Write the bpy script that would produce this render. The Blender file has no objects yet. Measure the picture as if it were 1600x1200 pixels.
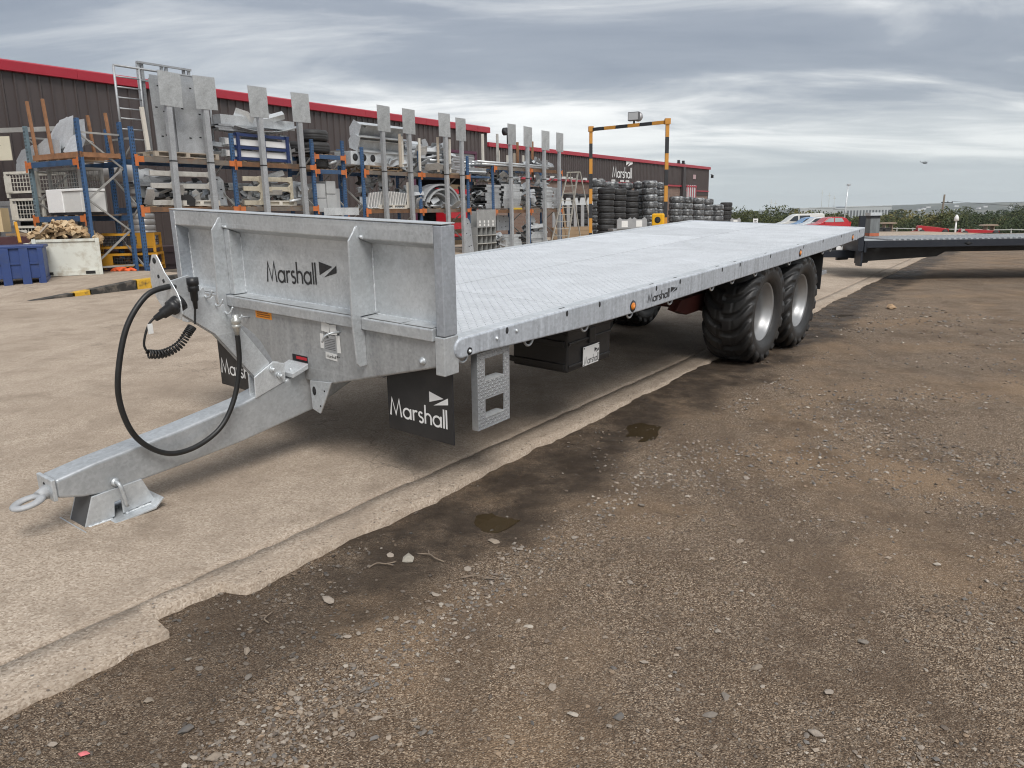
import bpy, math, random
import numpy as np
from mathutils import Matrix, Vector
random.seed(7); RNG = np.random.default_rng(11)
scene = bpy.context.scene
COL = scene.collection
PI = math.pi
R = math.radians

# ------------------------------------------------------------------ camera
cam_data = bpy.data.cameras.new('camera')
cam = bpy.data.objects.new('camera', cam_data); COL.objects.link(cam)
cam_data.sensor_width = 36.0; cam_data.lens = 27.06
cam_data.clip_start = 0.05; cam_data.clip_end = 9000
_p, _r = 0.2178, 0.0187
_f = Vector((0, math.cos(_p), -math.sin(_p))); _x = Vector((1, 0, 0)); _d = _f.cross(_x)
_x2 = math.cos(_r) * _x + math.sin(_r) * _d; _d2 = -math.sin(_r) * _x + math.cos(_r) * _d
_m = Matrix((_x2, -_d2, -_f)).transposed().to_4x4(); _m.translation = Vector((0, 0, 1.5526))
cam.matrix_world = _m
scene.camera = cam

# ------------------------------------------------------------------ sky, sun, exposure
SUN_EL, SUN_AZ = R(50), R(163)       # azimuth measured from +Y towards +X
world = bpy.data.worlds.new('World'); scene.world = world; world.use_nodes = True
wt = world.node_tree; wt.nodes.clear()
def wn(t, **k):
    n = wt.nodes.new(t)
    for a, b in k.items(): setattr(n, a, b)
    return n
def wl(a, b): wt.links.new(a, b)
def wmath(op, a, b=None, clamp=False):
    n = wn('ShaderNodeMath', operation=op); n.use_clamp = clamp
    for i, v in enumerate((a, b)):
        if v is None: continue
        if isinstance(v, (int, float)): n.inputs[i].default_value = v
        else: wl(v, n.inputs[i])
    return n.outputs[0]
def wramp(src, stops):
    n = wn('ShaderNodeValToRGB'); wl(src, n.inputs[0])
    e = n.color_ramp.elements
    while len(e) < len(stops): e.new(0.5)
    for el, (p, c) in zip(e, stops): el.position = p; el.color = (*c, 1) if len(c) == 3 else c
    return n.outputs[0]
sky = wn('ShaderNodeTexSky', sky_type='NISHITA'); sky.sun_disc = False
sky.sun_elevation = SUN_EL; sky.sun_rotation = SUN_AZ; sky.altitude = 50; sky.air_density = 1.0; sky.dust_density = 2.0
tc = wn('ShaderNodeTexCoord'); sep = wn('ShaderNodeSeparateXYZ'); wl(tc.outputs['Generated'], sep.inputs[0])
zc = wmath('MAXIMUM', sep.outputs[2], 0.0)
den = wmath('ADD', zc, 0.15)
comb = wn('ShaderNodeCombineXYZ'); wl(wmath('DIVIDE', sep.outputs[0], den), comb.inputs[0]); wl(wmath('DIVIDE', sep.outputs[1], den), comb.inputs[1])
def wnoise(scale, detail, rough, dist, mapscale, rot, loc=(0, 0, 0)):
    mp = wn('ShaderNodeMapping'); wl(comb.outputs[0], mp.inputs[0]); mp.inputs['Scale'].default_value = mapscale; mp.inputs['Rotation'].default_value = (0, 0, rot); mp.inputs['Location'].default_value = loc
    n = wn('ShaderNodeTexNoise'); wl(mp.outputs[0], n.inputs['Vector'])
    n.inputs['Scale'].default_value = scale; n.inputs['Detail'].default_value = detail; n.inputs['Roughness'].default_value = rough; n.inputs['Distortion'].default_value = dist
    return n.outputs[0]
n_big = wnoise(0.50, 3, 0.5, 0.5, (0.55, 1.2, 1), R(8), (18.52, 3.8, 0))
n_med = wnoise(1.15, 8, 0.6, 0.8, (0.55, 1.35, 1), R(8), (0.05, 26.14, 0))
n_fine = wnoise(4.5, 6, 0.6, 0.5, (0.5, 1.3, 1), R(-10))
dens = wmath('ADD', wmath('MULTIPLY', n_big, 0.60), wmath('ADD', wmath('MULTIPLY', n_med, 0.36), wmath('MULTIPLY', n_fine, 0.07)))
cloud = wramp(dens, [(0.39, (1.12, 1.12, 1.10)), (0.465, (0.94, 0.945, 0.94)), (0.52, (0.56, 0.585, 0.615)), (0.575, (0.34, 0.375, 0.43)), (0.66, (0.26, 0.295, 0.355))])
hz = wramp(zc, [(0.0, (0.66, 0.735, 0.755)), (0.10, (0.64, 0.70, 0.725)), (0.30, (0.63, 0.66, 0.685)), (1.0, (0.64, 0.66, 0.68))])
hmix = wn('ShaderNodeMix', data_type='RGBA'); wl(wramp(zc, [(0.0, (0.05,) * 3), (0.05, (0.50,) * 3), (0.12, (0.92,) * 3), (0.22, (1,) * 3)]), hmix.inputs['Factor'])
wl(hz, hmix.inputs[6]); wl(cloud, hmix.inputs[7])
scl = wn('ShaderNodeMix', data_type='RGBA', blend_type='MULTIPLY'); scl.inputs['Factor'].default_value = 1.0
wl(hmix.outputs[2], scl.inputs[6]); scl.inputs[7].default_value = (5.35, 5.35, 5.35, 1)
cov = wn('ShaderNodeMix', data_type='RGBA'); cov.inputs['Factor'].default_value = 0.93
wl(sky.outputs[0], cov.inputs[6]); wl(scl.outputs[2], cov.inputs[7])
bg = wn('ShaderNodeBackground'); bg.inputs[1].default_value = 0.1; wl(cov.outputs[2], bg.inputs[0])
wo = wn('ShaderNodeOutputWorld'); wl(bg.outputs[0], wo.inputs[0])

sun_data = bpy.data.lights.new('sun', 'SUN'); sun_data.energy = 1.5; sun_data.angle = R(28); sun_data.color = (1.0, 0.965, 0.92)
sun = bpy.data.objects.new('sun', sun_data); COL.objects.link(sun)
sd = Vector((math.sin(SUN_AZ) * math.cos(SUN_EL), math.cos(SUN_AZ) * math.cos(SUN_EL), math.sin(SUN_EL)))
sun.rotation_euler = sd.to_track_quat('Z', 'Y').to_euler()
scene.view_settings.view_transform = 'Standard'; scene.view_settings.look = 'None'
scene.view_settings.exposure = 1.0; scene.view_settings.gamma = 1.0; scene.view_settings.use_curve_mapping = False
scene.cycles.filter_width = 1.1; scene.cycles.max_bounces = 4; scene.cycles.diffuse_bounces = 2; scene.cycles.glossy_bounces = 2; scene.cycles.volume_bounces = 0; scene.cycles.adaptive_threshold = 0.015

# ------------------------------------------------------------------ helpers
class MB:
    """collects shapes into one mesh"""
    def __init__(s): s.v = []; s.f = []; s.sm = []
    def add(s, vs, fs, M=None, smooth=False):
        o = len(s.v)
        s.v += [tuple(M @ Vector(p)) for p in vs] if M is not None else [tuple(p) for p in vs]
        s.f += [tuple(i + o for i in f) for f in fs]; s.sm += [smooth] * len(fs); return s
    def box(s, x0, x1, y0, y1, z0, z1, M=None):
        vs = [(x, y, z) for z in (z0, z1) for y in (y0, y1) for x in (x0, x1)]
        return s.add(vs, [(0, 2, 3, 1), (4, 5, 7, 6), (0, 1, 5, 4), (2, 6, 7, 3), (0, 4, 6, 2), (1, 3, 7, 5)], M)
    def prism(s, poly, a0, a1, axis='y', M=None):
        """poly of 2d points extruded along axis; plane order: y->(x,z)  x->(y,z)  z->(x,y)"""
        def P(p, a): return {'y': (p[0], a, p[1]), 'x': (a, p[0], p[1]), 'z': (p[0], p[1], a)}[axis]
        n = len(poly)
        ar = sum(poly[i][0] * poly[(i + 1) % n][1] - poly[(i + 1) % n][0] * poly[i][1] for i in range(n))
        if (ar > 0) == (axis == 'y'): poly = poly[::-1]
        if a1 < a0: a0, a1 = a1, a0
        vs = [P(p, a0) for p in poly] + [P(p, a1) for p in poly]
        fs = [tuple(range(n))[::-1], tuple(range(n, 2 * n))] + [(i, (i + 1) % n, n + (i + 1) % n, n + i) for i in range(n)]
        return s.add(vs, fs, M)
    def bar(s, p0, p1, w, h=None, up=(0, 0, 1)):
        """box section from p0 to p1, w across, h along up"""
        h = h or w; p0 = Vector(p0); p1 = Vector(p1); d = (p1 - p0); L = d.length; d.normalize()
        upv = Vector(up)
        if abs(d.dot(upv)) > 0.98: upv = Vector((0, 1, 0)) if abs(d.y) < .9 else Vector((1, 0, 0))
        a = d.cross(upv).normalized(); b = a.cross(d).normalized()
        M = Matrix((d, a, b)).transposed().to_4x4(); M.translation = p0
        return s.box(0, L, -w / 2, w / 2, -h / 2, h / 2, M)
    def tube(s, pts, r, n=8, caps=True, closed=False):
        pts = [Vector(p) for p in pts]; k = len(pts); vs = []; up = None
        rr = r if isinstance(r, (list, tuple)) else [r] * k
        for i, p in enumerate(pts):
            if closed: t = pts[(i + 1) % k] - pts[i - 1]
            else: t = (pts[min(i + 1, k - 1)] - pts[max(i - 1, 0)])
            t.normalize()
            if up is None:
                up = Vector((0, 0, 1)) if abs(t.z) < .9 else Vector((1, 0, 0))
            a = t.cross(up).normalized(); up = a.cross(t).normalized()
            for j in range(n):
                an = 2 * PI * j / n; vs.append(p + (a * math.cos(an) + up * math.sin(an)) * rr[i])
        fs = []
        for i in range(k if closed else k - 1):
            for j in range(n):
                A = i * n + j; B = i * n + (j + 1) % n; i2 = (i + 1) % k
                fs.append((A, i2 * n + j, i2 * n + (j + 1) % n, B))
        s.add(vs, fs, None, True)
        if caps and not closed:
            o = len(s.v) - len(vs)
            s.f += [tuple(o + j for j in range(n)), tuple(o + (k - 1) * n + j for j in range(n))[::-1]]; s.sm += [False, False]
        return s
    def cyl(s, p0, p1, r, n=16): return s.tube([p0, p1], r, n)
    def lathe(s, prof, n=32, M=None, closed=True, smooth=True):
        """prof [(r, y)] turned about the y axis"""
        k = len(prof); vs = []
        for i in range(n):
            a = 2 * PI * i / n; c, sn = math.cos(a), math.sin(a)
            vs += [(r * c, y, r * sn) for r, y in prof]
        fs = []
        for i in range(n):
            i2 = (i + 1) % n
            for j in range(k if closed else k - 1):
                j2 = (j + 1) % k
                fs.append((i * k + j, i * k + j2, i2 * k + j2, i2 * k + j))
        return s.add(vs, fs, M, smooth)
    def grid(s, P, smooth=True):
        n, m = len(P), len(P[0]); vs = [p for row in P for p in row]
        return s.add(vs, [(i * m + j, i * m + j + 1, (i + 1) * m + j + 1, (i + 1) * m + j) for i in range(n - 1) for j in range(m - 1)], None, smooth)
    def mesh(s, name):
        me = bpy.data.meshes.new(name); me.from_pydata(s.v, [], s.f); me.update()
        if any(s.sm): me.polygons.foreach_set('use_smooth', s.sm)
        return me
    def build(s, name, mat, parent=None, bevel=0, seg=2, sub=0):
        return put(s.mesh(name), name, mat, parent, bevel, seg)
def put(me, name, mat, parent=None, bevel=0, seg=2):
    o = bpy.data.objects.new(name, me); COL.objects.link(o)
    if mat is not None and not me.materials: me.materials.append(mat)
    if parent is not None: o.parent = parent
    if bevel:
        b = o.modifiers.new('b', 'BEVEL'); b.width = bevel; b.segments = seg; b.limit_method = 'ANGLE'; b.angle_limit = R(35)
    return o
def tag(o, label, cat, group=None, kind=None):
    if label: o['label'] = label
    if cat: o['category'] = cat
    if group: o['group'] = group
    if kind: o['kind'] = kind
    return o
def thing(name, label, cat, loc=(0, 0, 0), rz=0.0, group=None):
    o = bpy.data.objects.new(name, None); COL.objects.link(o); o.empty_display_size = 0.1
    o.location = loc; o.rotation_euler = (0, 0, rz)
    return tag(o, label, cat, group)
def struct(o): o['kind'] = 'structure'; return o
def copy_tree(o, parent=None):
    c = o.copy(); COL.objects.link(c)
    if parent is not None: c.parent = parent
    for ch in o.children: copy_tree(ch, c)
    return c
def smooth_path(pts, n=8):
    P = [Vector(p) for p in pts]; out = []
    for i in range(len(P) - 1):
        a = P[max(i - 1, 0)]; b = P[i]; c = P[i + 1]; d = P[min(i + 2, len(P) - 1)]
        for k in range(n):
            t = k / n
            out.append(0.5 * ((2 * b) + (c - a) * t + (2 * a - 5 * b + 4 * c - d) * t * t + (3 * b - a - 3 * c + d) * t ** 3))
    out.append(P[-1]); return out
def rot2(a): return Matrix.Rotation(a, 4, 'Z')

# ------------------------------------------------------------------ materials
MATS = {}
def material(name, base, rough=0.6, metal=0.0, var=0.0, vscale=6.0, var2=None, bump=0.0, bscale=40.0, rvar=0.0, spec=0.5, emit=None, dirt=None, dscale=2.0, damt=0.5, stretch=None, alpha=None):
    if name in MATS: return MATS[name]
    m = bpy.data.materials.new(name); m.use_nodes = True; t = m.node_tree; b = t.nodes['Principled BSDF']
    b.inputs['Roughness'].default_value = rough; b.inputs['Metallic'].default_value = metal
    b.inputs['Specular IOR Level'].default_value = spec
    b.inputs['Base Color'].default_value = (*base, 1)
    tc = t.nodes.new('ShaderNodeTexCoord'); vec = tc.outputs['Object']
    if stretch:
        mp = t.nodes.new('ShaderNodeMapping'); t.links.new(vec, mp.inputs[0]); mp.inputs['Scale'].default_value = stretch; vec = mp.outputs[0]
    col = None
    def noise(sc, det=5, ro=0.6):
        n = t.nodes.new('ShaderNodeTexNoise'); t.links.new(vec, n.inputs['Vector']); n.inputs['Scale'].default_value = sc; n.inputs['Detail'].default_value = det; n.inputs['Roughness'].default_value = ro; return n.outputs[0]
    def mr(src, a, b_, c=0.25, d=0.75):
        n = t.nodes.new('ShaderNodeMapRange'); t.links.new(src, n.inputs[0]); n.inputs[1].default_value = c; n.inputs[2].default_value = d; n.inputs[3].default_value = a; n.inputs[4].default_value = b_; return n.outputs[0]
    def mix(fac, A, B):
        n = t.nodes.new('ShaderNodeMix'); n.data_type = 'RGBA'
        if isinstance(fac, float): n.inputs[0].default_value = fac
        else: t.links.new(fac, n.inputs[0])
        for i, q in ((6, A), (7, B)):
            if isinstance(q, tuple): n.inputs[i].default_value = (*q, 1)
            else: t.links.new(q, n.inputs[i])
        return n.outputs[2]
    if var:
        c2 = var2 or tuple(max(0, min(1, c * (1 + var))) for c in base); c1 = tuple(max(0, c * (1 - var)) for c in base) if var2 is None else base
        col = mix(mr(noise(vscale), 0, 1), c1, c2)
    if dirt:
        col = mix(mr(noise(dscale, 8, 0.65), 0, damt, 0.5, 0.68), col if col is not None else base, dirt)
    if col is not None: t.links.new(col, b.inputs['Base Color'])
    if rvar: t.links.new(mr(noise(vscale * 1.7), max(0.02, rough - rvar), min(1, rough + rvar)), b.inputs['Roughness'])
    if bump:
        bn = t.nodes.new('ShaderNodeBump'); bn.inputs['Strength'].default_value = bump; bn.inputs['Distance'].default_value = 0.01
        t.links.new(noise(bscale, 6, 0.65), bn.inputs['Height']); t.links.new(bn.outputs[0], b.inputs['Normal'])
    if emit: b.inputs['Emission Color'].default_value = (*emit[0], 1); b.inputs['Emission Strength'].default_value = emit[1]
    if alpha is not None: b.inputs['Alpha'].default_value = alpha
    MATS[name] = m; return m
def G(m): return m.node_tree, m.node_tree.nodes['Principled BSDF']
def nd(t, typ, **k):
    n = t.nodes.new(typ)
    for a, b in k.items():
        if a.startswith('_'): n.inputs[int(a[1:])].default_value = b
        else: setattr(n, a, b)
    return n

def galv(name, base=(0.50, 0.525, 0.545), rough=0.47, metal=0.5, spangle=16.0, amt=0.21, stain=0.6, stretch=(1, 1, 1), tread=None):
    """hot-dip galvanised steel: crystal spangle, cloudy patches, dull runs"""
    m = bpy.data.materials.new(name); m.use_nodes = True; t, b = G(m); L = t.links.new
    tc = nd(t, 'ShaderNodeTexCoord'); mp = nd(t, 'ShaderNodeMapping'); L(tc.outputs['Object'], mp.inputs[0]); mp.inputs['Scale'].default_value = stretch
    n1 = nd(t, 'ShaderNodeTexNoise'); n1.inputs['Scale'].default_value = 3.2; n1.inputs['Detail'].default_value = 7; n1.inputs['Roughness'].default_value = .62; n1.inputs['Distortion'].default_value = .6; L(mp.outputs[0], n1.inputs['Vector'])
    v = nd(t, 'ShaderNodeTexVoronoi'); v.inputs['Scale'].default_value = spangle * 4.0; L(tc.outputs['Object'], v.inputs['Vector'])
    n3 = nd(t, 'ShaderNodeTexNoise'); n3.inputs['Scale'].default_value = 38; n3.inputs['Detail'].default_value = 4; L(tc.outputs['Object'], n3.inputs['Vector'])
    sv = nd(t, 'ShaderNodeSeparateColor'); L(v.outputs['Color'], sv.inputs[0])
    a1 = nd(t, 'ShaderNodeMath', operation='MULTIPLY', _1=0.16); L(sv.outputs[0], a1.inputs[0])
    a2 = nd(t, 'ShaderNodeMath', operation='MULTIPLY_ADD', _1=0.95); L(n1.outputs[0], a2.inputs[0]); L(a1.outputs[0], a2.inputs[2])
    a3 = nd(t, 'ShaderNodeMath', operation='MULTIPLY_ADD', _1=0.35); L(n3.outputs[0], a3.inputs[0]); L(a2.outputs[0], a3.inputs[2])
    rp = nd(t, 'ShaderNodeMapRange'); L(a3.outputs[0], rp.inputs[0]); rp.inputs[1].default_value = .46; rp.inputs[2].default_value = .98
    mx = nd(t, 'ShaderNodeMix', data_type='RGBA'); L(rp.outputs[0], mx.inputs[0])
    mx.inputs[6].default_value = (*(c * (1 - amt * 1.3) for c in base), 1); mx.inputs[7].default_value = (*(min(1, c * (1 + amt)) for c in base), 1)
    # faint diagonal handling scratches and dull stains
    n4 = nd(t, 'ShaderNodeTexNoise'); n4.inputs['Scale'].default_value = 1.1; n4.inputs['Detail'].default_value = 8; n4.inputs['Roughness'].default_value = .7; L(tc.outputs['Object'], n4.inputs['Vector'])
    st = nd(t, 'ShaderNodeMapRange'); L(n4.outputs[0], st.inputs[0]); st.inputs[1].default_value = .5; st.inputs[2].default_value = .72; st.inputs[4].default_value = stain
    mx2 = nd(t, 'ShaderNodeMix', data_type='RGBA'); L(st.outputs[0], mx2.inputs[0]); L(mx.outputs[2], mx2.inputs[6]); mx2.inputs[7].default_value = (base[0] * .80, base[1] * .80, base[2] * .79, 1)
    mps = nd(t, 'ShaderNodeMapping'); L(tc.outputs['Object'], mps.inputs[0]); mps.inputs['Rotation'].default_value = (R(-38), 0, R(20)); mps.inputs['Scale'].default_value = (1.2, .7, 34)
    n5 = nd(t, 'ShaderNodeTexNoise'); n5.inputs['Scale'].default_value = 1.0; n5.inputs['Detail'].default_value = 3; L(mps.outputs[0], n5.inputs['Vector'])
    sc5 = nd(t, 'ShaderNodeMapRange'); L(n5.outputs[0], sc5.inputs[0]); sc5.inputs[1].default_value = .63; sc5.inputs[2].default_value = .70; sc5.inputs[4].default_value = .45
    mx3 = nd(t, 'ShaderNodeMix', data_type='RGBA'); L(sc5.outputs[0], mx3.inputs[0]); L(mx2.outputs[2], mx3.inputs[6]); mx3.inputs[7].default_value = (*(min(1, c * 1.22) for c in base), 1)
    oi = nd(t, 'ShaderNodeObjectInfo'); orr = nd(t, 'ShaderNodeMapRange'); L(oi.outputs['Random'], orr.inputs[0]); orr.inputs[3].default_value = .90; orr.inputs[4].default_value = 1.06
    oc = nd(t, 'ShaderNodeCombineColor'); [L(orr.outputs[0], oc.inputs[i_]) for i_ in range(3)]
    mxo = nd(t, 'ShaderNodeMix', data_type='RGBA', blend_type='MULTIPLY'); mxo.inputs[0].default_value = 1.0; L(mx3.outputs[2], mxo.inputs[6]); L(oc.outputs[0], mxo.inputs[7]); mx3 = mxo
    L(mx3.outputs[2], b.inputs['Base Color'])
    rr = nd(t, 'ShaderNodeMapRange'); L(a3.outputs[0], rr.inputs[0]); rr.inputs[1].default_value = .4; rr.inputs[2].default_value = 1.2; rr.inputs[3].default_value = rough + .12; rr.inputs[4].default_value = rough - .1
    L(rr.outputs[0], b.inputs['Roughness']); b.inputs['Metallic'].default_value = metal
    bp = nd(t, 'ShaderNodeBump'); bp.inputs['Strength'].default_value = .12; bp.inputs['Distance'].default_value = .003
    L(a3.outputs[0], bp.inputs['Height'])
    if tread:
        # durbar tread: staggered diagonal lozenges raised about 2 mm
        def band(rot, off):
            mp2 = nd(t, 'ShaderNodeMapping'); L(tc.outputs['Object'], mp2.inputs[0]); mp2.inputs['Rotation'].default_value = rot; mp2.inputs['Location'].default_value = off
            sx = nd(t, 'ShaderNodeSeparateXYZ'); L(mp2.outputs[0], sx.inputs[0])
            return sx
        sx = nd(t, 'ShaderNodeSeparateXYZ'); mpT = nd(t, 'ShaderNodeMapping'); L(tc.outputs['Object'], mpT.inputs[0]); mpT.inputs['Rotation'].default_value = tread['rot']; L(mpT.outputs[0], sx.inputs[0])
        P = tread['pitch']
        def M2(op, a, bb=None, c=None):
            n = nd(t, 'ShaderNodeMath', operation=op)
            for i, q in enumerate((a, bb, c)):
                if q is None: continue
                if isinstance(q, (int, float)): n.inputs[i].default_value = q
                else: L(q, n.inputs[i])
            return n.outputs[0]
        U = M2('DIVIDE', sx.outputs[0], P); V = M2('DIVIDE', sx.outputs[1], P)
        fu = M2('FRACT', U); fv = M2('FRACT', V); par = M2('MODULO', M2('ABSOLUTE', M2('ADD', M2('FLOOR', U), M2('FLOOR', V))), 2.0)
        cu = M2('SUBTRACT', fu, .5); cv = M2('SUBTRACT', fv, .5)
        sgn = M2('SUBTRACT', M2('MULTIPLY', par, 2.0), 1.0)
        cv2 = M2('MULTIPLY', cv, sgn)
        al = M2('MULTIPLY', M2('ADD', cu, cv2), .7071); ac = M2('MULTIPLY', M2('SUBTRACT', cu, cv2), .7071)
        e = M2('ADD', M2('POWER', M2('ABSOLUTE', M2('DIVIDE', al, .56)), 2.0), M2('POWER', M2('ABSOLUTE', M2('DIVIDE', ac, .17)), 2.0))
        hgt = M2('MULTIPLY', M2('SUBTRACT', 1.0, M2('MINIMUM', e, 1.0)), 1.0)
        mx4 = nd(t, 'ShaderNodeMix', data_type='RGBA'); L(M2('MULTIPLY', M2('SUBTRACT', 1.0, M2('MINIMUM', hgt, 1.0)), .22), mx4.inputs[0]); L(mx3.outputs[2], mx4.inputs[6]); mx4.inputs[7].default_value = (base[0] * .66, base[1] * .67, base[2] * .68, 1); L(mx4.outputs[2], b.inputs['Base Color'])
        bp2 = nd(t, 'ShaderNodeBump'); bp2.inputs['Strength'].default_value = tread.get('s', .6); bp2.inputs['Distance'].default_value = .006
        L(hgt, bp2.inputs['Height']); L(bp.outputs[0], bp2.inputs['Normal']); L(bp2.outputs[0], b.inputs['Normal'])
    else:
        L(bp.outputs[0], b.inputs['Normal'])
    return m
GALV = galv('galvanised steel', base=(.55, .575, .592))
GALV_B = galv('galvanised steel bright', base=(0.57, 0.60, 0.62), rough=.42)
GALV_RAIL = galv('galvanised rail', base=(0.47, 0.505, 0.55), rough=.5, metal=.25, amt=.26, stretch=(7, 1, .35))
GALV_D = galv('galvanised steel weathered', base=(0.40, 0.415, 0.43), rough=.55, metal=.45)
GALV_L = galv('galvanised sheet light', base=(0.60, 0.625, 0.64), rough=.4, spangle=9)
DECK = galv('galvanised durbar deck', base=(0.71, 0.735, 0.76), rough=.48, metal=.32, amt=.14, stain=.45, tread=dict(rot=(0, 0, 0), pitch=.036, s=1.0))
TREAD = galv('galvanised tread step', base=(0.46, 0.48, 0.50), rough=.42, tread=dict(rot=(R(90), 0, 0), pitch=.021, s=1.0))
WELD = material('weld bead', (.66, .69, .71), .4, .5, var=.2, vscale=60, bump=.6, bscale=120)
ZDARK = material('dark hole', (.012, .012, .013), .8)
RUBBER = material('tyre rubber', (.020, .020, .0205), .5, var=.35, vscale=9, bump=.2, bscale=60, dirt=(.05, .045, .04), dscale=3.5, damt=.3)
RUBBER2 = material('old tyre rubber', (.022, .022, .023), .62, var=.35, vscale=3, bump=.2, bscale=30, dirt=(.055, .052, .048), dscale=3, damt=.4)
WRAP = material('plastic wrapped tyre', (.085, .088, .092), .28, var=.75, vscale=4.5, rvar=.15, bump=.5, bscale=14, dirt=(.42, .44, .45), dscale=3.6, damt=.8)
RIM = material('silver wheel paint', (.33, .335, .34), .42, .6, var=.06, vscale=4, rvar=.08)
BLACKP = material('black plastic', (.016, .016, .017), .42, bump=.08, bscale=90, var=.3, vscale=5)
HOSE = material('black hose rubber', (.014, .014, .014), .45, var=.3, vscale=20)
FLAP = material('black flap rubber', (.020, .020, .021), .5, var=.3, vscale=3, bump=.05, bscale=60, dirt=(.06, .055, .05), dscale=3, damt=.25)
WHITEP = material('white lettering', (.80, .80, .79), .5, var=.03, vscale=10)
BLACKL = material('black lettering', (.02, .021, .024), .5)
AMBER = material('amber lens', (.62, .20, .02), .2, var=.25, vscale=60)
OXIDE = material('red oxide axle', (.085, .022, .017), .55, var=.3, vscale=6)
DARKSTEEL = material('dark chassis', (.022, .022, .024), .6, var=.3, vscale=6)
ORANGE = material('orange sticker', (.82, .30, .015), .5, var=.06, vscale=30)
PAPER = material('white sticker paper', (.72, .72, .70), .6, var=.08, vscale=30)
RED = material('red paint', (.42, .010, .020), .4, var=.12, vscale=3)
# ------------------------------------------------------------------ ground
E0 = np.array((.237, 5.18)); EU = np.array((.5535, .8328)); EN = np.array((-.8328, .5535))
def td(x, y): return (x - E0[0]) * EU[0] + (y - E0[1]) * EU[1], (x - E0[0]) * EN[0] + (y - E0[1]) * EN[1]
def td2w(t, d): return E0[0] + t * EU[0] + d * EN[0], E0[1] + t * EU[1] + d * EN[1]
def hsh(i, j, k): 
    n = np.sin(i * 127.1 + j * 311.7 + k * 74.7) * 43758.5453
    return n - np.floor(n)
def vnoise(x, y, k=0):
    xi, yi = np.floor(x), np.floor(y); fx, fy = x - xi, y - yi
    fx = fx * fx * (3 - 2 * fx); fy = fy * fy * (3 - 2 * fy)
    a = hsh(xi, yi, k); b = hsh(xi + 1, yi, k); c = hsh(xi, yi + 1, k); d = hsh(xi + 1, yi + 1, k)
    return a + (b - a) * fx + (c - a) * fy + (a - b - c + d) * fx * fy - .5
def fbm(x, y, o=4, k=0):
    s = 0; a = 1.0
    for i in range(o): s = s + a * vnoise(x * 2 ** i, y * 2 ** i, k + i); a *= .5
    return s
def smooth01(x): x = np.clip(x, 0, 1); return x * x * (3 - 2 * x)
def far_drop(y): return -.021 * np.maximum(0, y - 44) * (1 - .55 * smooth01((y - 120) / 300.))
def side_drop(x, y): return -.036 * np.clip(x - 20, 0, 60) * smooth01((y - 38) / 40.)
def slab_z(d, y):
    return .045 * np.clip(d, 0, 3.2) + .004 * np.clip(d - 3.2, 0, 14) + far_drop(y)
def ground_z(x, y):
    x = np.asarray(x, float); y = np.asarray(y, float)
    t, d = td(x, y); r = np.hypot(x, y)
    near = 1 - smooth01((r - 9) / 14)
    z = -.030 + .030 * fbm(x * .55, y * .55, 3, 3) + near * (.016 * fbm(x * 3.1, y * 3.1, 4, 9) + .007 * fbm(x * 13., y * 13., 3, 21))
    z = z - .018 * np.exp(-((d + .55) / .35) ** 2)                # muddy rut along the slab edge
    z = z - .022 * np.exp(-(((x + .19) / .26) ** 2 + ((y - 3.97) / .24) ** 2)) - .030 * np.exp(-(((x - .95) / .32) ** 2 + ((y - 5.66) / .40) ** 2)) - .035 * np.exp(-(((x - 5.07) / .5) ** 2 + ((y - 11.84) / .4) ** 2))
    z = np.where(d > .5, -.10, z)
    z = z + far_drop(y) + side_drop(x, y) - .0006 * np.maximum(0, r - 150) * (y > 0)
    return z
# one sheet, fine near the camera, out to the horizon
az = np.concatenate([np.linspace(-180, -48, 34)[:-1], np.linspace(-48, 48, 430), np.linspace(48, 180, 34)[1:]])
rad = np.concatenate([np.exp(np.linspace(math.log(.5), math.log(30), 330)), np.exp(np.linspace(math.log(30), math.log(6000), 60))[1:]])
AA, RR = np.meshgrid(np.radians(az), rad)
gx, gy = RR * np.sin(AA), RR * np.cos(AA); gz = ground_z(gx, gy)
nr, na = gx.shape
idx = np.arange(nr * na).reshape(nr, na)
quads = np.stack([idx[:-1, :-1], idx[:-1, 1:], idx[1:, 1:], idx[1:, :-1]], -1).reshape(-1, 4)
def np_mesh(name, V, F, smooth=True):
    me = bpy.data.meshes.new(name); V = np.asarray(V, np.float32); F = np.asarray(F, np.int32)
    me.vertices.add(len(V)); me.vertices.foreach_set('co', V.ravel())
    k = F.shape[1]; me.loops.add(F.size); me.loops.foreach_set('vertex_index', F.ravel())
    me.polygons.add(len(F)); me.polygons.foreach_set('loop_start', np.arange(0, F.size, k, dtype=np.int32))
    me.update(calc_edges=True); me.validate()
    me.polygons.foreach_set('use_smooth', np.full(len(F), smooth)); return me
GRAVEL = bpy.data.materials.new('gravel and mud'); GRAVEL.use_nodes = True
def dist_nodes(t):
    """distance from the slab edge (m, + towards slab) and position"""
    g = nd(t, 'ShaderNodeNewGeometry'); dp = nd(t, 'ShaderNodeVectorMath', operation='DOT_PRODUCT'); t.links.new(g.outputs['Position'], dp.inputs[0]); dp.inputs[1].default_value = (EN[0], EN[1], 0)
    s = nd(t, 'ShaderNodeMath', operation='SUBTRACT', _1=float(E0 @ EN)); t.links.new(dp.outputs['Value'], s.inputs[0])
    return g.outputs['Position'], s.outputs[0]
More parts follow.
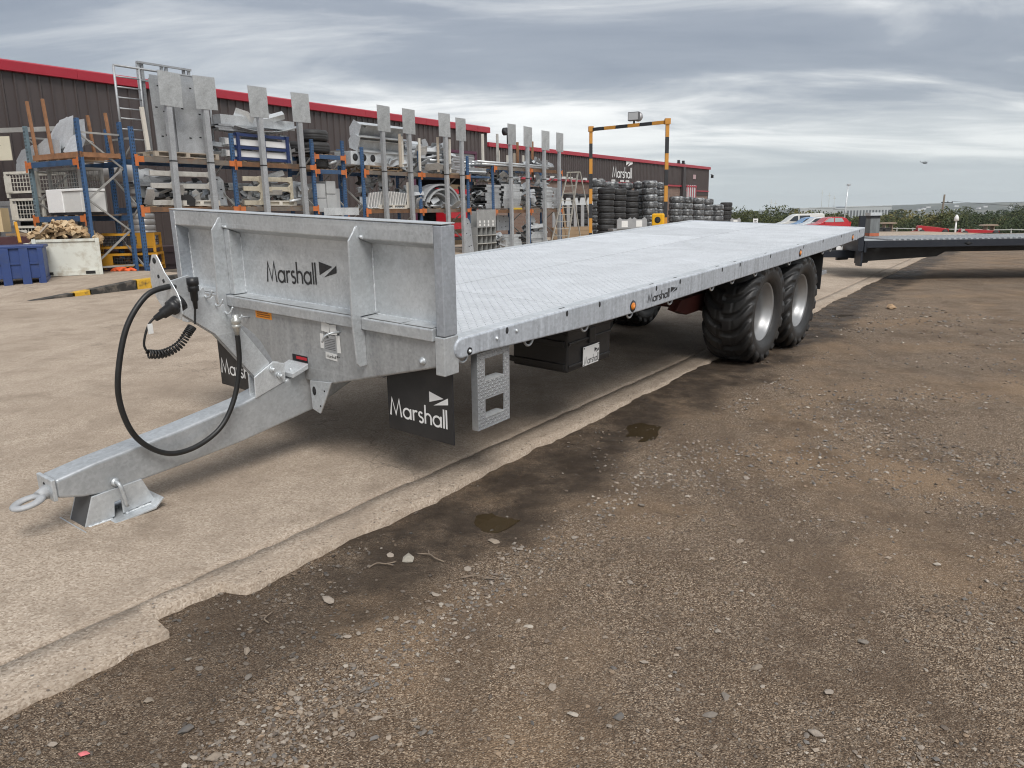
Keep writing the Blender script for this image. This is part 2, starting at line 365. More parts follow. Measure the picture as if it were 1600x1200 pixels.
class NT:
    def __init__(s, m): s.t = m.node_tree; s.b = s.t.nodes['Principled BSDF']; s.L = s.t.links.new
    def _in(s, n, i, v):
        if v is None: return
        if isinstance(v, (int, float)): n.inputs[i].default_value = v
        elif isinstance(v, tuple): n.inputs[i].default_value = (*v, 1) if len(v) == 3 and n.inputs[i].type == 'RGBA' else v
        else: s.L(v, n.inputs[i])
    def m(s, op, a, b=None, c=None, clamp=False):
        n = nd(s.t, 'ShaderNodeMath', operation=op); n.use_clamp = clamp
        for i, q in enumerate((a, b, c)): s._in(n, i, q)
        return n.outputs[0]
    def noise(s, vec, sc, det=5, ro=.6, dist=0.0, out=0):
        n = nd(s.t, 'ShaderNodeTexNoise'); s.L(vec, n.inputs['Vector']); n.inputs['Scale'].default_value = sc; n.inputs['Detail'].default_value = det; n.inputs['Roughness'].default_value = ro; n.inputs['Distortion'].default_value = dist; return n.outputs[out]
    def vor(s, vec, sc, feat='F1', out='Distance'):
        n = nd(s.t, 'ShaderNodeTexVoronoi', feature=feat); s.L(vec, n.inputs['Vector']); n.inputs['Scale'].default_value = sc; return n.outputs[out]
    def rng(s, v, a, b, c=0.0, d=1.0):
        n = nd(s.t, 'ShaderNodeMapRange'); s._in(n, 0, v)
        for i, q in zip((1, 2, 3, 4), (a, b, c, d)): n.inputs[i].default_value = q
        return n.outputs[0]
    def mix(s, f, a, b, mode='MIX'):
        n = nd(s.t, 'ShaderNodeMix', data_type='RGBA', blend_type=mode); s._in(n, 0, f); s._in(n, 6, a); s._in(n, 7, b); return n.outputs[2]
    def ramp(s, v, stops):
        n = nd(s.t, 'ShaderNodeValToRGB'); s.L(v, n.inputs[0]); e = n.color_ramp.elements
        while len(e) < len(stops): e.new(.5)
        for el, (p, c) in zip(e, stops): el.position = p; el.color = (*c, 1)
        return n.outputs[0]
    def bump(s, h, st, dist, nrm=None):
        n = nd(s.t, 'ShaderNodeBump'); s._in(n, 'Height' if False else n.inputs.find('Height'), h); n.inputs['Strength'].default_value = st; n.inputs['Distance'].default_value = dist
        if nrm is not None: s.L(nrm, n.inputs['Normal'])
        return n.outputs[0]
q = NT(GRAVEL); pos, dd = dist_nodes(GRAVEL.node_tree)
warp = q.noise(pos, 1.3, 5, .6); warp2 = q.noise(pos, .45, 4, .6)
dw = q.m('ADD', dd, q.m('MULTIPLY', q.m('SUBTRACT', warp, .5), .95)); dw = q.m('ADD', dw, q.m('MULTIPLY', q.m('SUBTRACT', warp2, .5), .9))
tp = nd(q.t, 'ShaderNodeVectorMath', operation='DOT_PRODUCT'); q.L(pos, tp.inputs[0]); tp.inputs[1].default_value = (EU[0], EU[1], 0)
ta = q.m('SUBTRACT', tp.outputs['Value'], float(E0 @ EU))
mud = q.m('MULTIPLY', q.rng(dw, -.78, -.50), q.m('ADD', q.rng(q.m('ADD', ta, q.m('MULTIPLY', warp2, 2.5)), -1.9, -.7, .30, 1.0), 0.0))   # wet mud band beside the slab, drier towards the camera
mud = q.m('MULTIPLY', mud, q.rng(q.noise(pos, 2.4, 7, .7), .36, .52, .35, 1.0))
grain = q.vor(pos, 235, out='Color'); gs = nd(q.t, 'ShaderNodeSeparateColor'); q.L(grain, gs.inputs[0])
grain2 = q.vor(pos, 95, out='Color'); gs2 = nd(q.t, 'ShaderNodeSeparateColor'); q.L(grain2, gs2.inputs[0])
dry = q.ramp(gs.outputs[0], [(0.0, (.048, .032, .021)), (.30, (.115, .081, .055)), (.62, (.215, .162, .114)), (.86, (.37, .292, .215)), (1.0, (.62, .53, .42))])
dry = q.mix(q.rng(gs2.outputs[1], .84, .88, 0, .8), dry, q.ramp(gs2.outputs[0], [(0, (.10, .085, .07)), (.5, (.25, .205, .16)), (1, (.46, .39, .31))]))
patch = q.noise(pos, .7, 6, .62, .4)
dry = q.mix(q.rng(patch, .48, .66, 0, .60), dry, (.335, .235, .145))   # sandy patches
dry = q.mix(q.rng(q.noise(pos, 1.3, 7, .72), .50, .64, 0, .62), dry, (.105, .072, .047))
dry = q.mix(q.rng(q.noise(pos, .31, 5, .6), .47, .65, 0, .35), dry, (.185, .150, .118))
dry = q.mix(q.rng(q.noise(pos, 6, 7, .7), .56, .72, 0, .5), dry, (.088, .062, .042))
# vehicle tracks running beside the slab
mpg = nd(q.t, 'ShaderNodeMapping'); q.L(pos, mpg.inputs[0]); mpg.inputs['Rotation'].default_value = (0, 0, math.atan2(EU[0], EU[1]) - .12); mpg.inputs['Scale'].default_value = (1.5, .10, 1)
dry = q.mix(q.rng(q.noise(mpg.outputs[0], 1.3, 6, .6), .50, .68, 0, .5), dry, (.115, .083, .058))
wet = q.ramp(q.noise(pos, 9, 8, .7), [(0.25, (.034, .023, .015)), (.5, (.060, .042, .028)), (.72, (.105, .077, .053)), (.9, (.19, .145, .105))])
dry = q.mix(1.0, dry, (1.04, .99, .945), 'MULTIPLY')
colr = q.mix(mud, dry, wet)
q.L(colr, q.b.inputs['Base Color'])
q.L(q.mix(mud, (.95,) * 3, q.rng(q.noise(pos, 5, 5, .6), .35, .7, .5, .9)), q.b.inputs['Roughness'])
hh = q.m('ADD', q.m('MULTIPLY', q.vor(pos, 150), -.6), q.m('MULTIPLY', q.noise(pos, 30, 6, .7), 1.2))
q.L(q.bump(hh, .9, .018), q.b.inputs['Normal'])
q.b.inputs['Specular IOR Level'].default_value = .3
g_o = put(np_mesh('gravel_ground', np.stack([gx, gy, gz], -1).reshape(-1, 3), quads), 'gravel_ground', GRAVEL); struct(g_o)

# ------------------------------------------------------------------ concrete slab with a broken edge strip
CONC = bpy.data.materials.new('yard concrete'); CONC.use_nodes = True
q = NT(CONC); pos, dd = dist_nodes(CONC.node_tree)
agg = q.vor(pos, 120, out='Color'); ac = nd(q.t, 'ShaderNodeSeparateColor'); q.L(agg, ac.inputs[0])
base = q.ramp(ac.outputs[0], [(0.0, (.28, .220, .166)), (.35, (.405, .330, .258)), (.8, (.485, .405, .325)), (1.0, (.58, .495, .405))])
base = q.mix(q.rng(q.noise(pos, .55, 6, .65, .3), .40, .66, 0, .75), base, (.30, .238, .182))
base = q.mix(q.rng(q.noise(pos, 2.3, 8, .7), .48, .70, 0, .7), base, (.235, .185, .140))
base = q.mix(q.rng(q.noise(pos, 7.5, 8, .75), .58, .76, 0, .6), base, (.17, .134, .102))
# tyre tracks running along the slab
mpc = nd(q.t, 'ShaderNodeMapping'); q.L(pos, mpc.inputs[0]); mpc.inputs['Rotation'].default_value = (0, 0, math.atan2(EU[0], EU[1])); mpc.inputs['Scale'].default_value = (2.6, .12, 1)
base = q.mix(q.rng(q.noise(mpc.outputs[0], 1.5, 6, .65), .5, .74, 0, .5), base, (.245, .195, .150))
# cracks
cw = nd(q.t, 'ShaderNodeVectorMath', operation='ADD'); q.L(pos, cw.inputs[0]); sc2 = nd(q.t, 'ShaderNodeVectorMath', operation='SCALE'); q.L(q.noise(pos, 1.2, 5, .6, out=1), sc2.inputs[0]); sc2.inputs['Scale'].default_value = 1.6; q.L(sc2.outputs[0], cw.inputs[1])
crk = q.vor(cw.outputs[0], .16, feat='DISTANCE_TO_EDGE')
crm = q.rng(crk, .0, .0020, .45, 0)
base = q.mix(crm, base, (.075, .06, .05))
q.L(base, q.b.inputs['Base Color']); q.b.inputs['Roughness'].default_value = .9; q.b.inputs['Specular IOR Level'].default_value = .25
hh = q.m('ADD', q.m('MULTIPLY', q.noise(pos, 45, 8, .7), 1.0), q.m('MULTIPLY', q.vor(pos, 75), -.35)); hh = q.m('ADD', hh, q.m('MULTIPLY', q.noise(pos, 5, 5, .6), 1.2))
q.L(q.bump(hh, .6, .012), q.b.inputs['Normal'])
def edge_off(t):   # ragged edge, pieces broken away
    t = np.asarray(t, float)
    e = .022 * fbm(t * .8, t * 0 + 2, 4, 5) + .030 * fbm(t * 6., t * 0 + 7, 4, 6) + .045 * np.clip(fbm(t * 2.3, t * 0 + 3, 3, 14) - .28, 0, 1)
    e = e + np.where((t > -2.9) & (t < -2.55), .11, 0) + np.where(t < -2.9, -.05, 0) + .05 * np.exp(-((t + .1) / .12) ** 2)
    return e
def slab(name, dlist, tl, d_in=None):
    tl = np.asarray(tl)
    V = []; nt = len(tl)
    for k, d in enumerate(dlist):
        dk = np.full(nt, d, float)
        if k == 0: dk = edge_off(tl) if d_in is None else d_in(tl)
        x, y = td2w(tl, dk); z = slab_z(dk, y) + side_drop(x, y) + .0035 * fbm(x * 1.7, y * 1.7, 3, 2)
        V.append(np.stack([x, y, z], -1))
    sk = V[0].copy(); sk[:, 2] -= .10; sk[:, :2] -= .0; V = [sk] + V
    V = np.array(V); n, m = V.shape[:2]; id_ = np.arange(n * m).reshape(n, m)
    F = np.stack([id_[:-1, :-1], id_[:-1, 1:], id_[1:, 1:], id_[1:, :-1]], -1).reshape(-1, 4)
    return V.reshape(-1, 3), F
tl = np.concatenate([np.linspace(-26, -6, 40)[:-1], np.linspace(-6, 14, 620), np.linspace(14, 90, 160)[1:]])
V, F = slab('slab', [.24, .3, .5, .8, 1.2, 1.7, 2.3, 3.2, 4.5, 7, 11, 16, 22, 30], tl, lambda t: .245 + .012 * fbm(t * 2.2, t * 0 + 4, 4, 8))
struct(put(np_mesh('concrete_yard', V, F), 'concrete_yard', CONC))
# edge strip: outer ragged side to the joint
o1 = edge_off(tl); inn = .232 + .012 * fbm(tl * 2.2, tl * 0 + 4, 4, 8) - .01 * (fbm(tl * 6, tl * 0 + 1, 2, 3) > .25)
rows = []
for k, fr in enumerate((-1, 0, .25, .6, 1, 2)):
    dk = o1 + (inn - o1) * min(max(fr, 0), 1); x, y = td2w(tl, dk)
    z = slab_z(dk, y) + side_drop(x, y) + .002 - .006 * (1 - min(max(fr, 0), 1)) + .006 * fbm(x * 4, y * 4, 3, 12)
    if fr in (-1, 2): z = z - .1
    rows.append(np.stack([x, y, z], -1))
V = np.array(rows); n, m = V.shape[:2]; id_ = np.arange(n * m).reshape(n, m)
F = np.stack([id_[:-1, :-1], id_[:-1, 1:], id_[1:, 1:], id_[1:, :-1]], -1).reshape(-1, 4)
struct(put(np_mesh('concrete_edge_strip', V.reshape(-1, 3), F), 'concrete_edge_strip', CONC))
# mud packed into the joint
JOINT = material('joint dirt', (.10, .078, .06), .95, var=.35, vscale=8, bump=.5, bscale=40)
x, y = td2w(tl, inn - .01); x2, y2 = td2w(tl, inn + .03)
zj = slab_z(inn, y) + side_drop(x, y) - .012
V = np.concatenate([np.stack([x, y, zj], -1), np.stack([x2, y2, zj], -1)]); n = len(tl); i0 = np.arange(n - 1)
struct(put(np_mesh('joint_dirt', V, np.stack([i0, i0 + 1, i0 + n + 1, i0 + n], -1)), 'joint_dirt', JOINT))

# raised loading pad at the left with a black and yellow kerb
KT = [(-9.9, 11.6, .0), (-8.689, 13.688, .0), (-8.135, 14.659, .10), (-7.598, 15.793, .21), (-7.0, 17.1, .24)]
PADW = []
bk = [(-15.5, 14.5, .0), (-14.6, 16.3, .10), (-13.9, 17.4, .19), (-12.6, 18.6, .22), (-8.6, 18.3, .24)]
rows = []
for (a, b) in zip(KT, bk):
    row = []
    for k in range(9):
        f = k / 8; X = a[0] + (b[0] - a[0]) * f; Y = a[1] + (b[1] - a[1]) * f
        row.append((X, Y, .149 + .01 + a[2] + (b[2] - a[2]) * f))
    rows.append(row)
mb = MB(); mb.grid(rows); 
struct(mb.build('loading_pad', CONC))
KY = material('worn yellow kerb paint', (.62, .36, .03), .8, var=.2, vscale=5, dirt=(.05, .045, .04), dscale=6, damt=.9, bump=.4, bscale=30)
KB = material('worn black kerb paint', (.035, .033, .03), .85, var=.3, vscale=5, dirt=(.20, .17, .14), dscale=5, damt=.7, bump=.4, bscale=30)
kerb = thing('loading_pad_kerb', 'low concrete kerb of the loading pad painted in worn yellow and black', 'kerb', (-8.1, 14.7, .1))
def kp(f):   # point along kerb polyline
    f *= len(KT) - 1; i = min(int(f), len(KT) - 2); g = f - i
    return [KT[i][k] + (KT[i + 1][k] - KT[i][k]) * g for k in range(3)]
segs = [(.25, .46, KB), (.47, .535, KY), (.54, .742, KB), (.747, .83, KY), (.835, .99, KB)]
for f0, f1, mt in segs:
    mb = MB(); rows = []
    for k in range(7):
        p = kp(f0 + (f1 - f0) * k / 6); nx, ny = -.86, .5
        zt = .149 + .014 + p[2]
        rows.append([(p[0] + .01 - 8.1 * 0, p[1] - .005, .09), (p[0] + .01, p[1] - .005, zt - .012), (p[0] - .01, p[1] + .005, zt), (p[0] + nx * .16, p[1] + ny * .16, zt + .001), (p[0] + nx * .16, p[1] + ny * .16, .09)])
    mb.grid(rows, False); o = mb.build('kerb_stone', mt, kerb); o.matrix_parent_inverse = Matrix.Translation((-kerb.location.x, -kerb.location.y, -kerb.location.z))

# ------------------------------------------------------------------ loose stones
def stone_variants(n=6):
    out = []
    for k in range(n):
        v = np.array([(1, 0, 0), (-1, 0, 0), (0, 1, 0), (0, -1, 0), (0, 0, 1), (0, 0, -1), (.62, .62, .5), (-.62, .62, -.3), (.62, -.62, .35), (-.6, -.6, .5)], float)
        v *= 1 + RNG.uniform(-.28, .28, (len(v), 1)); v[:, 2] *= .62
        import bmesh
        bm = bmesh.new(); [bm.verts.new(p) for p in v]; bmesh.ops.convex_hull(bm, input=bm.verts); bmesh.ops.triangulate(bm, faces=bm.faces)
        bm.verts.index_update(); vv = np.array([p.co[:] for p in bm.verts]); ff = np.array([[q.index for q in f.verts] for f in bm.faces]); bm.free()
        out.append((vv, ff))
    return out
SV = stone_variants()
STONEM = bpy.data.materials.new('loose stone'); STONEM.use_nodes = True
q = NT(STONEM); at = nd(q.t, 'ShaderNodeAttribute', attribute_name='tint'); geo = nd(q.t, 'ShaderNodeNewGeometry')
q.L(q.mix(q.rng(q.noise(geo.outputs['Position'], 90, 4, .6), .4, .75, 0, .45), at.outputs['Color'], (.17, .14, .115)), q.b.inputs['Base Color']); q.b.inputs['Roughness'].default_value = .85
PAL = np.array([(.17, .130, .098), (.21, .172, .138), (.12, .095, .075), (.30, .245, .19), (.33, .28, .23), (.19, .165, .14), (.25, .18, .12), (.15, .14, .13), (.38, .335, .28)])
def scatter(name, N, rmin, rmax, smin, smax, power, reject, seed):
    g = np.random.default_rng(seed); Vs = []; Fs = []; Cs = []; off = 0
    a = np.radians(g.uniform(-40, 41, N * 3)); r = np.exp(g.uniform(math.log(rmin), math.log(rmax), N * 3))
    X = r * np.sin(a); Y = r * np.cos(a); t, d = td(X, Y)
    dens = reject(X, Y, t, d); keep = g.uniform(0, 1, len(X)) < dens
    X, Y, d, r = X[keep][:N], Y[keep][:N], d[keep][:N], r[keep][:N]
    Z = ground_z(X, Y); S = smin + (smax - smin) * g.uniform(0, 1, len(X)) ** power; S = S * (0.75 + .10 * r)
    for k in range(len(SV)):
        sel = np.arange(len(X)) % len(SV) == k; n = sel.sum()
        if not n: continue
        vv, ff = SV[k]; an = g.uniform(0, 2 * PI, n); c, s_ = np.cos(an)[:, None], np.sin(an)[:, None]
        sx = (S[sel] * g.uniform(.75, 1.5, n))[:, None]; sy = (S[sel] * g.uniform(.6, 1.0, n))[:, None]; sz = (S[sel] * g.uniform(.8, 1.35, n))[:, None]
        px, py = vv[None, :, 0] * sx, vv[None, :, 1] * sy
        W = np.stack([X[sel][:, None] + px * c - py * s_, Y[sel][:, None] + px * s_ + py * c, Z[sel][:, None] + vv[None, :, 2] * sz + sz * .18], -1)
        Vs.append(W.reshape(-1, 3)); Fs.append((ff[None] + (np.arange(n) * len(vv))[:, None, None]).reshape(-1, 3) + off); off += n * len(vv)
        col = PAL[g.integers(0, len(PAL), n)] * g.uniform(.75, 1.2, (n, 1)); wetk = smooth01((d[sel] + .8) / .3)[:, None]; 
        Cs.append(np.repeat(col * (1 - .45 * wetk), len(vv), 0))
    me = np_mesh(name, np.concatenate(Vs), np.concatenate(Fs), False)
    ca = me.color_attributes.new('tint', 'FLOAT_COLOR', 'POINT'); C4 = np.concatenate([np.concatenate(Cs), np.ones((off, 1))], 1).astype(np.float32); ca.data.foreach_set('color', C4.ravel())
    return put(me, name, STONEM)
def rj(X, Y, t, d):
    p = .05 + .95 * smooth01((fbm(X * 1.1, Y * 1.1, 4, 31) + .02) / .35) * (.45 + .55 * smooth01((fbm(X * .35, Y * .35, 2, 33) + .15) / .3))
    p = np.where(d > -.7, p * .38, p); p = np.maximum(p, .95 * np.exp(-((d + .86) / .15) ** 2) * smooth01((fbm(X * 1.6, Y * 1.6, 3, 51) + .05) / .25)); p = np.where(d > edge_off(t) - .01, 0, p)
    return p
tag(scatter('gravel_stones', 70000, 1.7, 14, .0013, .0120, 5.0, rj, 5), 'small loose gravel stones strewn over the brown yard', 'gravel', kind='stuff')
# grit kicked over the slab edge
def edge_grit(N, seed):
    g = np.random.default_rng(seed); t = g.uniform(-4.5, 9, N); d = edge_off(t) + np.abs(g.normal(0, .055, N)) + .004; X, Y = td2w(t, d); Vs = []; Fs = []; Cs = []; off = 0
    Z = slab_z(d, Y) + .001; S = .0016 + .006 * g.uniform(0, 1, N) ** 4
    for k in range(N):
        vv, ff = SV[k % len(SV)]; Vs.append(vv * S[k] * (1, .8, .6) + (X[k], Y[k], Z[k])); Fs.append(ff + off); off += len(vv); Cs.append(np.repeat(PAL[g.integers(0, len(PAL))][None] * g.uniform(1.0, 1.5), len(vv), 0))
    me = np_mesh('edge_grit', np.concatenate(Vs), np.concatenate(Fs), False); ca = me.color_attributes.new('tint', 'FLOAT_COLOR', 'POINT'); ca.data.foreach_set('color', np.concatenate([np.concatenate(Cs), np.ones((off, 1))], 1).astype(np.float32).ravel()); return put(me, 'edge_grit', STONEM)
tag(edge_grit(2600, 9), 'fine grit scattered over the concrete edge', 'grit', kind='stuff')
# stones big enough to pick out one by one
big = [(-.51, 3.40, .042, 0), (-.60, 3.44, .022, 4), (-.80, 3.02, .034, 4), (-1.02, 2.62, .018, 3), (-.92, 2.03, .026, 3), (-.78, 2.36, .022, 3), (-.75, 2.33, .018, 4), (-1.06, 2.16, .024, 7), (-.96, 2.46, .02, 5),
       (-.66, 2.72, .019, 4), (-.62, 2.74, .017, 4), (-.44, 2.82, .016, 4), (-.35, 3.05, .019, 4), (-.22, 3.3, .02, 4), (-.1, 3.62, .024, 3), (.02, 3.5, .018, 4), (-.58, 2.25, .016, 6), (-.46, 2.2, .019, 4), (-.3, 2.12, .016, 5),
       (.12, 2.35, .02, 4), (.18, 2.2, .018, 8), (.32, 2.18, .022, 7), (.46, 2.5, .016, 4), (.62, 2.2, .022, 5), (.7, 2.3, .018, 5), (.85, 2.45, .02, 3), (.92, 2.1, .024, 4), (1.05, 2.3, .018, 4), (.78, 2.7, .018, 4), (.5, 3.1, .017, 4),
       (.3, 3.6, .02, 4), (.7, 4.0, .022, 5), (1.1, 3.5, .02, 3), (1.4, 4.4, .022, 4), (1.9, 3.2, .02, 8), (-1.45, 2.1, .018, 4), (-1.25, 2.32, .02, 3), (-1.15, 2.5, .016, 5), (.05, 2.75, .016, 8), (1.3, 2.6, .02, 5)]
big.append((6.02, 12.11, .10, 9))
nm = {9: 'tan slab', 3: 'tan', 4: 'pale grey', 5: 'grey', 6: 'brown', 7: 'blue grey', 8: 'near white', 0: 'flat oval buff'}
NTH = ['the very', 'second', 'third', 'fourth', 'fifth', 'sixth', 'seventh', 'eighth', 'ninth', 'tenth', 'eleventh', 'twelfth', 'thirteenth', 'fourteenth', 'fifteenth', 'sixteenth', 'seventeenth', 'eighteenth', 'nineteenth', 'twentieth']
for i, (X, Y, S, c) in enumerate(big):
    vv, ff = SV[i % len(SV)]; me = bpy.data.meshes.new('loose_stone')
    sc_ = np.array((S * random.uniform(1, 1.45), S * random.uniform(.75, 1), S * random.uniform(.6, .95)))
    me.from_pydata((vv * sc_).tolist(), [], ff.tolist()); me.update()
    col = (.33, .30, .25) if c == 0 else (.42, .28, .16) if c == 9 else tuple(PAL[c] * random.uniform(.8, 1.1))
    o = put(me, 'loose_stone', material('stone %s' % nm[c], col, .85, var=.2, vscale=40, dirt=(.13, .105, .085), dscale=25, damt=.7, bump=.3, bscale=120), None, S * .12, 1)
    o.location = (X, Y, float(ground_z(X, Y)) + S * .2); o.rotation_euler = (random.uniform(-.2, .2), random.uniform(-.2, .2), random.uniform(0, 6))
    if c == 0: tag(o, 'largest flat buff stone lying in the dark mud near two twigs', 'stone')
    elif c == 9: tag(o, 'lone tan slab of rock on the gravel right of the rear wheels', 'stone')
    else:
        rk_ = sorted([(b_[1], b_[0]) for b_ in big if b_[3] == c]).index((Y, X))
        tag(o, '%s loose stone on the gravel, %s nearest to the camera of that colour' % (nm[c], NTH[rk_]), 'stone', '%s loose stones on the gravel' % nm[c])
mb = MB(); vv, ff = SV[2]; mb.add((vv * (.020, .014, .012)).tolist(), [tuple(f) for f in ff])
o = mb.build('litter_scrap', material('pink litter', (.62, .16, .17), .7, var=.2, vscale=60), None, .002, 1); o.location = (-1.329, 2.052, float(ground_z(-1.329, 2.052)) + .008); tag(o, 'small pink scrap of litter on the gravel at bottom left', 'litter')
TWIG = material('dry twig', (.20, .155, .115), .9, var=.3, vscale=30)
for i, (X, Y, a, l, lab) in enumerate([(-.62, 3.33, .3, .13, 'crooked dry twig lying left of the largest buff stone'), (-.40, 3.42, 2.5, .16, 'forked dry twig lying right of the largest buff stone'), (-1.02, 2.86, 2.2, .07, 'short dry twig lying in mud by the broken slab edge'), (-.17, 3.2, 3.0, .15, 'thin straight twig half sunk in dark mud')]):
    mb = MB(); pts = [(-l / 2, 0, 0), (-l / 5, .012, .012), (l / 8, -.006, .01), (l / 2, .014, .004)]
    mb.tube(smooth_path(pts, 3), .0035, 5); mb.tube([(l / 8, -.006, .01), (l / 3, -.035, .012)], .0025, 5)
    o = mb.build('twig', TWIG); o.location = (X, Y, float(ground_z(X, Y)) + .006); o.rotation_euler = (0, 0, a); tag(o, lab, 'twig')
# puddles standing in the rut
WATER = material('muddy puddle water', (.050, .036, .020), .03, spec=.45, var=.2, vscale=2)
for i, (X, Y, a, b, rz) in enumerate([(-.19, 3.97, .26, .2, 1.0), (.95, 5.66, .36, .3, .9), (5.07, 11.84, .5, .35, .6)]):
    mb = MB(); n = 28; ring = []
    for k in range(n):
        th = 2 * PI * k / n; rr_ = 1 + .22 * math.sin(3 * th + i) + .13 * math.sin(5 * th + 2 * i)
        ring.append((a * rr_ * math.cos(th), b * rr_ * math.sin(th), 0))
    mb.add(ring, [tuple(range(n))]); o = mb.build('puddle', WATER)
    zc_ = min(float(ground_z(X + dx, Y + dy)) for dx in np.linspace(-.15, .15, 13) for dy in np.linspace(-.12, .12, 11)); 
    o.location = (X, Y, zc_ + .0085); o.rotation_euler = (0, 0, rz); struct(o)
# ------------------------------------------------------------------ lettering (light geometric capitals and rounds)
def arc(cx, cy, r, a0, a1, n=12, ry=None):
    ry = ry or r
    return [(cx + r * math.cos(R(a0 + (a1 - a0) * i / n)), cy + ry * math.sin(R(a0 + (a1 - a0) * i / n))) for i in range(n + 1)]
GLY = {
    'M': ([[(0.03, 0), (.17, .97), (.44, .10), (.71, .97), (.85, 0)]], .98),
    'a': ([arc(.30, .29, .27, 0, 360, 22), [(.575, .60), (.575, 0)]], .72),
    'r': ([[(.05, .60), (.05, 0)], arc(.25, .36, .20, 180, 62, 8)], .40),
    's': ([arc(.19, .44, .13, 30, 255, 9)[:] + arc(.21, .155, .145, 90, -150, 10)], .46),
    'h': ([[(.05, 1.03), (.05, 0)], arc(.255, .36, .205, 180, 0, 10) + [(.46, 0)]], .59),
    'l': ([[(.05, 1.03), (.05, 0)]], .19)}
def ribbon(pts, w):
    P = [Vector((p[0], p[1])) for p in pts]; n = len(P); closed = (P[0] - P[-1]).length < 1e-4
    if closed: P = P[:-1]; n -= 1
    L_, R_ = [], []
    for i in range(n):
        a = P[i - 1] if (i > 0 or closed) else None; c = P[(i + 1) % n] if (i < n - 1 or closed) else None
        d1 = (P[i] - a).normalized() if a is not None else None; d2 = (c - P[i]).normalized() if c is not None else None
        if d1 is None: d1 = d2
        if d2 is None: d2 = d1
        t = d1 + d2
        t = t.normalized() if t.length > 1e-3 else d1
        nr_ = Vector((-t.y, t.x)); k = min(1 / max(.25, nr_.dot(Vector((-d1.y, d1.x)))), 1.9)
        L_.append(P[i] + nr_ * w / 2 * k); R_.append(P[i] - nr_ * w / 2 * k)
    q_ = []
    for i in range(n if closed else n - 1):
        j = (i + 1) % n; q_.append((R_[i], R_[j], L_[j], L_[i]))
    return q_
def marshall(name, mat, parent, org, ux, uz, ex, ez, variant='side', w=.085, lift=.0012):
    """company lettering with its split arrow; org = baseline start"""
    ux = Vector(ux).normalized(); uz = Vector(uz).normalized(); nn = ux.cross(uz).normalized(); org = Vector(org)
    mb = MB(); x = 0; k = 0
    def P(p, h): return org + ux * (p[0] * ex) + uz * (p[1] * ez) + nn * h
    for ch in 'Marshall':
        st, adv = GLY[ch]
        for s_ in st:
            h = lift + .00025 * (k % 3); k += 1
            for qd in ribbon([(p[0] + x, p[1]) for p in s_], w):
                mb.add([P(v, h) for v in qd], [(0, 1, 2, 3)])
        x += adv
    if variant == 'side': tri = [[(x + .18, 1.08), (x + .18, .45), (x + 1.2, .86)], [(x + .52, .36), (x + 1.5, .58), (x + 1.5, .92)]]
    elif variant == 'top': tri = [[(x - 1.3, 1.26), (x - .30, 1.60), (x - 1.3, 1.84)], [(x - 1.02, 1.12), (x, 1.32), (x, 1.68)]]
    else: tri = [[(x - 1.35, 1.22), (x - .1, 1.72), (x - 1.35, 2.05)], [(x - 1.05, 1.12), (x + .1, 1.42), (x + .1, 1.95)]]
    for t_ in tri: mb.add([P(v, lift) for v in t_], [(0, 1, 2)])
    return mb.build(name, mat, parent)

# ------------------------------------------------------------------ the galvanised flatbed trailer
tilt, troll, tyaw = .0444, .0475, .6555
def tl_axes():
    ax = Vector((math.sin(tyaw), math.cos(tyaw), 0)); ay = Vector((-math.cos(tyaw), math.sin(tyaw), 0)); az_ = Vector((0, 0, 1)); out = []
    for e in ((1, 0, 0), (0, 1, 0), (0, 0, 1)):
        x = e[0] * math.cos(tilt) - e[2] * math.sin(tilt); z = e[0] * math.sin(tilt) + e[2] * math.cos(tilt); y = e[1]
        y, z = y * math.cos(troll) - z * math.sin(troll), z * math.cos(troll) + y * math.sin(troll)
        out.append(ax * x + ay * y + az_ * z)
    return out
AX = tl_axes()
TRL = thing('flatbed_trailer', 'long galvanised flatbed trailer with headboard and drawbar resting on a foot', 'trailer')
_tm = Matrix(AX).transposed().to_4x4(); _tm.translation = Vector((-.362, 3.9461, .9002)); TRL.matrix_world = _tm
W, LT = 2.55, 8.52
def pt(mb, name, mat=None, bevel=.004, parent=None, seg=2): return mb.build(name, mat or GALV, parent or TRL, bevel, seg)
# deck plates
nrow = 7; xs = np.linspace(.135, LT - .012, nrow + 1); ys = (.088, 1.272, 2.462)
for i in range(nrow):
    for j in range(2):
        mb = MB(); mb.box(xs[i] + .0045, xs[i + 1] - .0045, ys[j] + .0045, ys[j + 1] - .0045, -.0085, -.002 + .0012 * ((i * 3 + j) % 3))
        pt(mb, 'deck_plate', DECK, .0015, seg=1)
mb = MB(); mb.box(.13, LT - .02, .09, 2.46, -.03, -.0095); pt(mb, 'deck_underlay', DARKSTEEL, 0)
# side rails
low = [(.30, -.107), (.6, -.121), (.93, -.134), (1.29, -.149), (1.7, -.158), (2.2, -.162), (4.0, -.154), (7.0, -.150), (8.0, -.135), (LT, -.118)]
def rail_poly():
    p = [(.215, .004)] + [(.150 + .0, -.0)] 
    p = []
    for i in range(9):
        a = R(90 + 180 * i / 8); p.append((.150 + .055 * math.cos(a), -.0535 + .0565 * math.sin(a)))
    return p + low + [(LT, .003)]
for y0, y1 in ((-.010, .086), (2.464, 2.560)):
    mb = MB(); mb.prism(rail_poly(), y0, y1, 'y'); pt(mb, 'side_rail', GALV_RAIL, .011, seg=3)
    # bright folded top flange
    mb = MB(); mb.box(.155, LT - .004, y0 + .010 if y0 < 1 else y0 + .004, y1 - .004 if y0 < 1 else y1 - .010, .0005, .0052); pt(mb, 'rail_flange', GALV_L, .002, seg=1)
